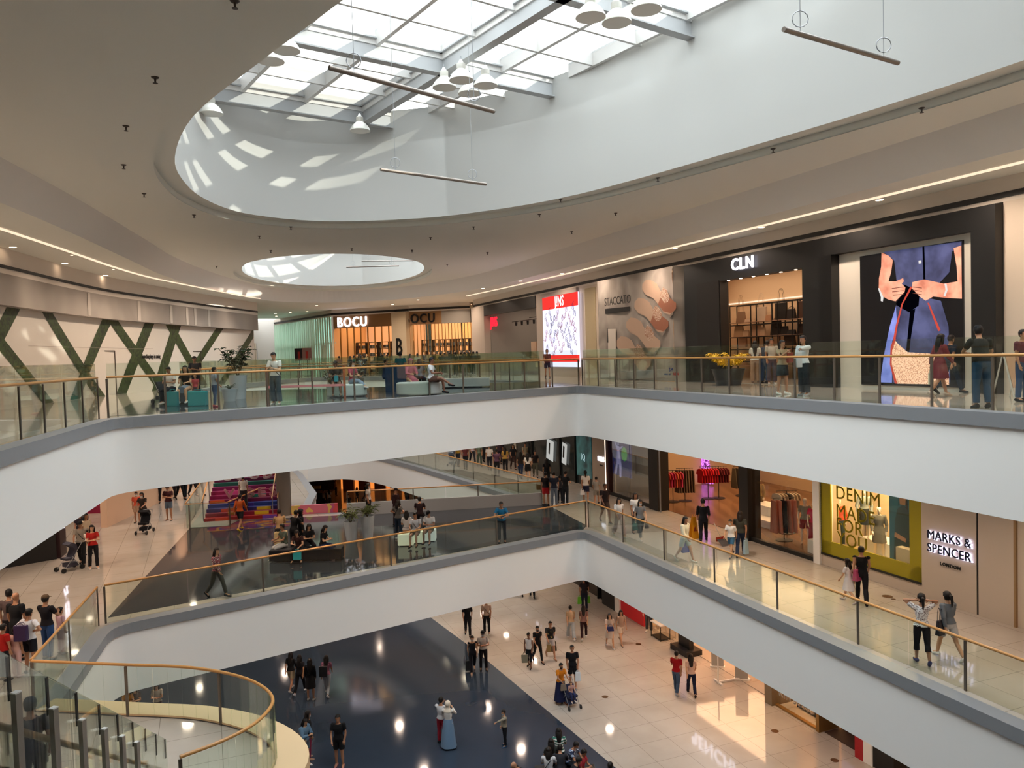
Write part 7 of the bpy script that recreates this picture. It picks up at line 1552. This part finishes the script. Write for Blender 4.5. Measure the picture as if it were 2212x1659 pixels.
bag('pink backpack on the girl in the white dress', near(1838, 1301, ZB, .68, .14, -.14), .28, .34, .16, '#b0446c', .05, .6, kind='shopper', name='backpack', cat='backpack')
bag('patterned dark handbag on the arm of the woman in the leaf print blouse', near(2022, 1428, ZB, .62, .1, 0), .22, .36, .12, '#2c2a30', .28, .5)
hold('white plastic bag held by the woman in the white tee and navy shorts', 'woman in a white tee and navy shorts', 0, 0.24, 0.22, 0.12, '#d8d8d8', 0.07, .2, kind='tote', name='plastic_bag')
hold('green bag in one hand of the man walking away, nearer the dark shopfront', 'man in dark clothes walking away with two', 1, 0.22, 0.36, 0.14, '#5ab01c', 0.08, 0, kind='tote', name='shopping_bag')
hold('large green bag in the other hand of the man walking away', 'man in dark clothes walking away with two', 0, 0.32, 0.37, 0.15, '#5cb420', 0.08, 0, kind='tote', name='shopping_bag')
hold('grey woven bag held by the woman in the white sleeveless top', 'woman in a white sleeveless top', 1, 0.26, 0.34, 0.12, '#7a7868', 0.10, 0, kind='shopper')
hold('white plastic bag with blue print held by the tall man', 'tall man in a black tee', 0, 0.24, 0.36, 0.12, '#c8d4dc', 0.07, .2, kind='tote', name='plastic_bag')
bag('grey pouch on the skirt of the woman pushing the stroller', near(1212, 1521, ZC, .62, .1, -.2), .24, .24, .08, '#8a7a6c', .1, .2)
hold('olive paper bag held by the man in the black printed tee', 'man in a black printed tee', 1, 0.19, 0.32, 0.09, '#8a7040', 0.07, 0, kind='shopper', name='paper_bag')
bag('navy waist bag on the woman in the short white outfit', near(1318, 1398, ZC, .82, 0, -.2), .34, .2, .1, '#1c2860', .12, 0)
bag('large beige tote of the woman in the light blue jacket', near(652, 1656, ZC, .5, 0, -.25), .46, .5, .16, '#8c7058', .22, .2, kind='shopper')
hold('black shoulder bag of the woman in the black jumpsuit', 'woman in a black jumpsuit', 1, 0.31, 0.42, 0.14, '#202428', 0.21, .2, kind='tote')
bag('black backpack of the girl in the pink top', near(704, 1502, ZC, .85, -.02, -.2), .3, .42, .16, '#101014', .06, 0, kind='shopper', name='backpack', cat='backpack')
bag('brown paper bag at the side of the person in red shorts', near(1168, 1080, ZB, .55, 0, 0), .42, .4, .2, '#8a6238', .1, 0, kind='shopper', name='paper_bag')
hold('bright teal bag held by the seated woman in brown', 'seated woman in brown', 0, 0.29, 0.31, 0.10, '#1aa0a8', 0.08, 0, kind='shopper', name='shopping_bag')
hold('jacket-like dark bag over the arm of the man in the black printed tee', 'man in a black printed tee', 0, 0.26, 0.42, 0.10, '#3a3424', 0.07, .5, kind='tote')

# ------------------------------------------------------------------ seats and planters
def cube_seat(label, pos, w, d, h, col, rz=0, glow=None, name='bench', kind='box'):
    t = thing(name, label, 'seat', pos, rz); m_ = mat('seat_' + col[1:], col, .35, emit=glow, es=.25 if glow else 1)
    o = (MB().box((0, 0, h / 2 + .02), (w, d, h - .04)) if kind == 'box' else MB().lathe([(.45, .02), (.5, .06), (.5, h - .04), (.46, h)], (0, 0, 0), 28, w, d)).build('seat_block', m_, t, kind != 'box')
    bv = o.modifiers.new('b', 'BEVEL'); bv.width = .03; bv.segments = 3; MB().box((0, 0, .015), (w * .8, d * .8, .03)).build('plinth', M_dark, t); return t
cube_seat('dark bench behind the stroller and the woman with teal bags', near(395, 872, ZA, 0, 0, .1), 1.6, .4, .46, '#20303c')
cube_seat('rounded white seat under the two people at the upper railing', near(747, 858, ZA, 0, 0, .25), 1.5, .75, .48, '#b8c0bc', kind='round', name='seat')
cube_seat('white curved bench under the family at the upper railing', near(898, 855, ZA, 0, .1, .35), 1.7, .9, .5, '#b4b8b4', kind='round', name='seat')
cube_seat('low white table top beyond the white curved bench', near(975, 838, ZA, 0, 0, 0), 3.4, .7, .42, '#b8c0c0', name='low_table')
cube_seat('cream stool under the person in the beige tee', near(606, 1178, ZB, 0, 0, .1), .45, .45, .55, '#c8b080', name='stool')
cube_seat('long dark bench under the seated group on the middle bridge', near(655, 1212, ZB, 0, .1, .2), 2.7, .6, .45, '#15151a')
cube_seat('glowing cream cube seat under the woman in the cream blouse', near(878, 1178, ZB, 0, 0, 0), .62, .5, .5, '#d8dcc0', glow='#d8dcc0', name='cube_seat')
cube_seat('glowing cream cube seat under the person in the white shirt', near(902, 1174, ZB, 0, 0, .15), .55, .5, .5, '#d4d8bc', glow='#d8dcc0', name='cube_seat')
cube_seat('white cube seat under the person in the black cap', near(928, 1170, ZB, 0, 0, .15), .5, .5, .5, '#ccd4cc', glow='#ccd4cc', name='cube_seat')
cube_seat('dark bench at the bottom group on the dark floor', near(1215, 1695, ZC, 0, .1, 0), 1.9, .8, .43, '#1a1c20')
t = thing('divider_screen', 'tall deep blue panel standing between the benches on the upper bridge', 'panel', near(857, 848, ZA, 0)); MB().box((0, 0, .55), (.85, .3, 1.1)).build('panel', mat('panel_blue', '#16304c', .3), t)
def planter(label, pos, rt, rb, h, col='#b8c0c6', name='planter'):
    t = thing(name, label, 'planter', pos); MB().lathe([(rb, 0), (rt * .97, h * .9), (rt, h), (rt * .9, h), (rt * .86, h * .92)], seg=28).build('pot', mat('pot_' + col[1:], col, .35), t, True)
    MB().lathe([(0, h * .9), (rt * .88, h * .9)], seg=20).build('soil', mat('soil', '#2a2018', .9), t); return t
def leaves(parent, n, r, h0, h1, L, wd, m_, seed=1, nm='foliage', droop=.4, stems=5):
    rg = random.Random(seed); mb = MB(); st_ = MB()
    tips = []
    for k in range(stems):
        a = 2 * PI * k / stems + rg.uniform(-.3, .3); p0 = Vector((0, 0, h0)); p1 = Vector((math.cos(a) * r * rg.uniform(.3, .7), math.sin(a) * r * rg.uniform(.3, .7), h0 + (h1 - h0) * rg.uniform(.6, 1)))
        st_.tube([p0, p0.lerp(p1, .5) + Vector((0, 0, .06)), p1], [.018, .014, .008], 6); tips.append((p0, p1))
    for i in range(n):
        p0, p1 = tips[i % stems]; f = rg.uniform(.35, 1.05); b = p0.lerp(p1, f); a = rg.uniform(0, 2 * PI); l = L * rg.uniform(.7, 1.2); d = Vector((math.cos(a), math.sin(a), rg.uniform(-.1, .5))).normalized(); s_ = d.cross(Vector((0, 0, 1))).normalized() * wd
        m1 = b + d * l * .5 + Vector((0, 0, .04)); e = b + d * l - Vector((0, 0, droop * l * .5)); mb.add([b, m1 + s_, e, m1 - s_, m1 + Vector((0, 0, -.02))], [(0, 1, 4), (1, 2, 4), (2, 3, 4), (3, 0, 4)])
    mb.build(nm, m_, parent); st_.build('stems', mat('stem_brown', '#4a4428', .7), parent)
M_lf = mat('leaf_green', '#2f4a26', .4); M_lf2 = mat('leaf_olive', '#4c5a24', .5)
t = planter('tall white round planter with a leafy rubber tree on the upper bridge', near(514, 862, ZA, 0, 0, .1), .34, .26, .92); leaves(t, 150, 1.0, .85, 2.05, .34, .1, M_lf, 3, stems=8)
planter('low white bowl planter with small flowers in front of the tall planter', near(502, 866, ZA, 0, 0, -.25), .29, .2, .46); leaves(bpy.data.objects['planter.001'], 26, .25, .4, .6, .12, .02, M_lf, 5, stems=4)
t = planter('tall white pot with a broad leafy plant on the middle bridge', near(759, 1166, ZB, 0), .3, .2, .78); leaves(t, 60, .7, .7, 1.45, .4, .06, M_lf2, 7)
t = planter('tall white pot with an arching palm-like plant by the parapet', near(795, 1162, ZB, 0), .3, .2, .95); leaves(t, 80, .6, .9, 1.35, .48, .035, M_lf2, 9)
t = planter('black planter with a mass of yellow orchids by the dark portal', near(1574, 832, ZA, 0), .62, .45, .62, '#1c1e22'); leaves(t, 700, 1.15, .55, 1.25, .2, .055, mat('petal_yellow', '#e0b81c', .6, emit='#c89c10', es=.08), 11, 'blossoms', stems=14)
t = planter('small planter with green leaves between the white seats on the upper bridge', near(714, 846, ZA, 0), .2, .15, .3, '#a8a8a0'); leaves(t, 40, .5, .3, 1.0, .25, .05, M_lf, 13)
t = planter('planter with drooping leaves behind the seated pair on the upper bridge', near(775, 838, ZA, 0), .3, .22, .5, '#a8a8a0'); leaves(t, 60, .9, .5, 1.4, .32, .05, M_lf, 15)
# orange framed stand, easels, boards, caution sign, dustpan
t = thing('display_stand', 'orange framed low display stand with a pink rimmed glass top on the upper bridge', 'stand', near(662, 866, ZA, 0)); mb = MB()
for x in (-1.35, 1.35): mb.box((x, 0, .6), (.07, .07, 1.2))
mb.build('orange_post', mat('orange_post', '#a8542c', .5), t); MB().box((0, 0, .52), (2.7, .08, .08)).build('rim', mat('rim_pink', '#d88a90', .4), t); MB().box((0, 0, .26), (2.6, .02, .48)).build('glass_panel', M_glass, t)
for px, py, c_, lb in ((648, 812, '#241c20', 'black poster board with a red figure on a stand by the far railing'), (665, 812, '#8a6a64', 'pinkish poster board with a red figure on a stand by the far railing')):
    t = thing('poster_stand', lb, 'poster', near(px, py, ZA, 0)); MB().box((0, 0, 1.9), (.8, .05, 1.1)).build('board', mat('brd_' + c_[1:], c_, .5), t); MB().cyl((0, 0, 0), .03, 1.4, 8).build('pole', M_dark, t); MB().box((0, 0, .02), (.6, .4, .04)).build('base', M_dark, t); MB().box((0, -.03, 1.8), (.22, .02, .7)).build('printed_figure', mat('brd_red', '#a02820', .5), t)
t = thing('a_frame_sign', 'A-frame stand sign at the plain wall near the picture edge', 'sign', near(2186, 858, ZA, 0), .3); mb = MB()
for x in (-.28, .28): mb.tube([(x, -.3, 0), (x, 0, 1.1)], .02, 6); mb.tube([(x, .3, 0), (x, 0, 1.1)], .02, 6)
mb.build('frame', mat('frame_silver', '#b8b4ac', .4), t); MB().prism3([(-.26, -.24, .25), (.26, -.24, .25), (.26, -.03, 1.05), (-.26, -.03, 1.05)], (0, -.02, 0)).build('poster', mat('poster_peach', '#b89880', .5), t)
t = thing('caution_sign', 'yellow folding wet floor sign at the clothing shop entrance', 'sign', near(1499, 1162, ZB, 0), .2); 
MB().prism3([(-.16, -.14, 0), (.16, -.14, 0), (.09, 0, .85), (-.09, 0, .85)], (0, -.02, 0)).build('front_panel', mat('caution_yellow', '#d8940c', .4), t); MB().prism3([(-.16, .16, 0), (.16, .16, 0), (.09, .02, .85), (-.09, .02, .85)], (0, -.02, 0)).build('rear_panel', mat('caution_yellow', '#d8940c', .4), t)
MB().prism3([(-.07, -.13, .3), (.07, -.13, .3), (0, -.10, .5)], (0, -.02, 0)).build('warning_triangle', mat('caution_red', '#8a3410', .5), t); MB().tube([(-.04, 0, .85), (-.04, 0, .93), (.04, 0, .93), (.04, 0, .85)], .012, 5).build('handle', mat('caution_yellow', '#d8940c', .4), t)
t = thing('dustpan', 'long-handled dustpan with red edge trailing behind the cleaner', 'dustpan', near(1563, 1178, ZB, 0), .5); MB().prism3([(-.2, -.16, .01), (.2, -.16, .01), (.2, .14, .22), (-.2, .14, .22)], (0, .03, .02)).build('pan', mat('pan_grey', '#4c4e54', .5), t); MB().box((0, .16, .22), (.42, .04, .16)).build('red_edge', mat('pan_red', '#b03018', .5), t); q0 = at(1563, 1178, ZB); q1 = at(1530, 1171, ZB); MB().tube([(0, .14, .28), (-.55, -.1, .95)], .014, 6).build('handle', M_white, t)
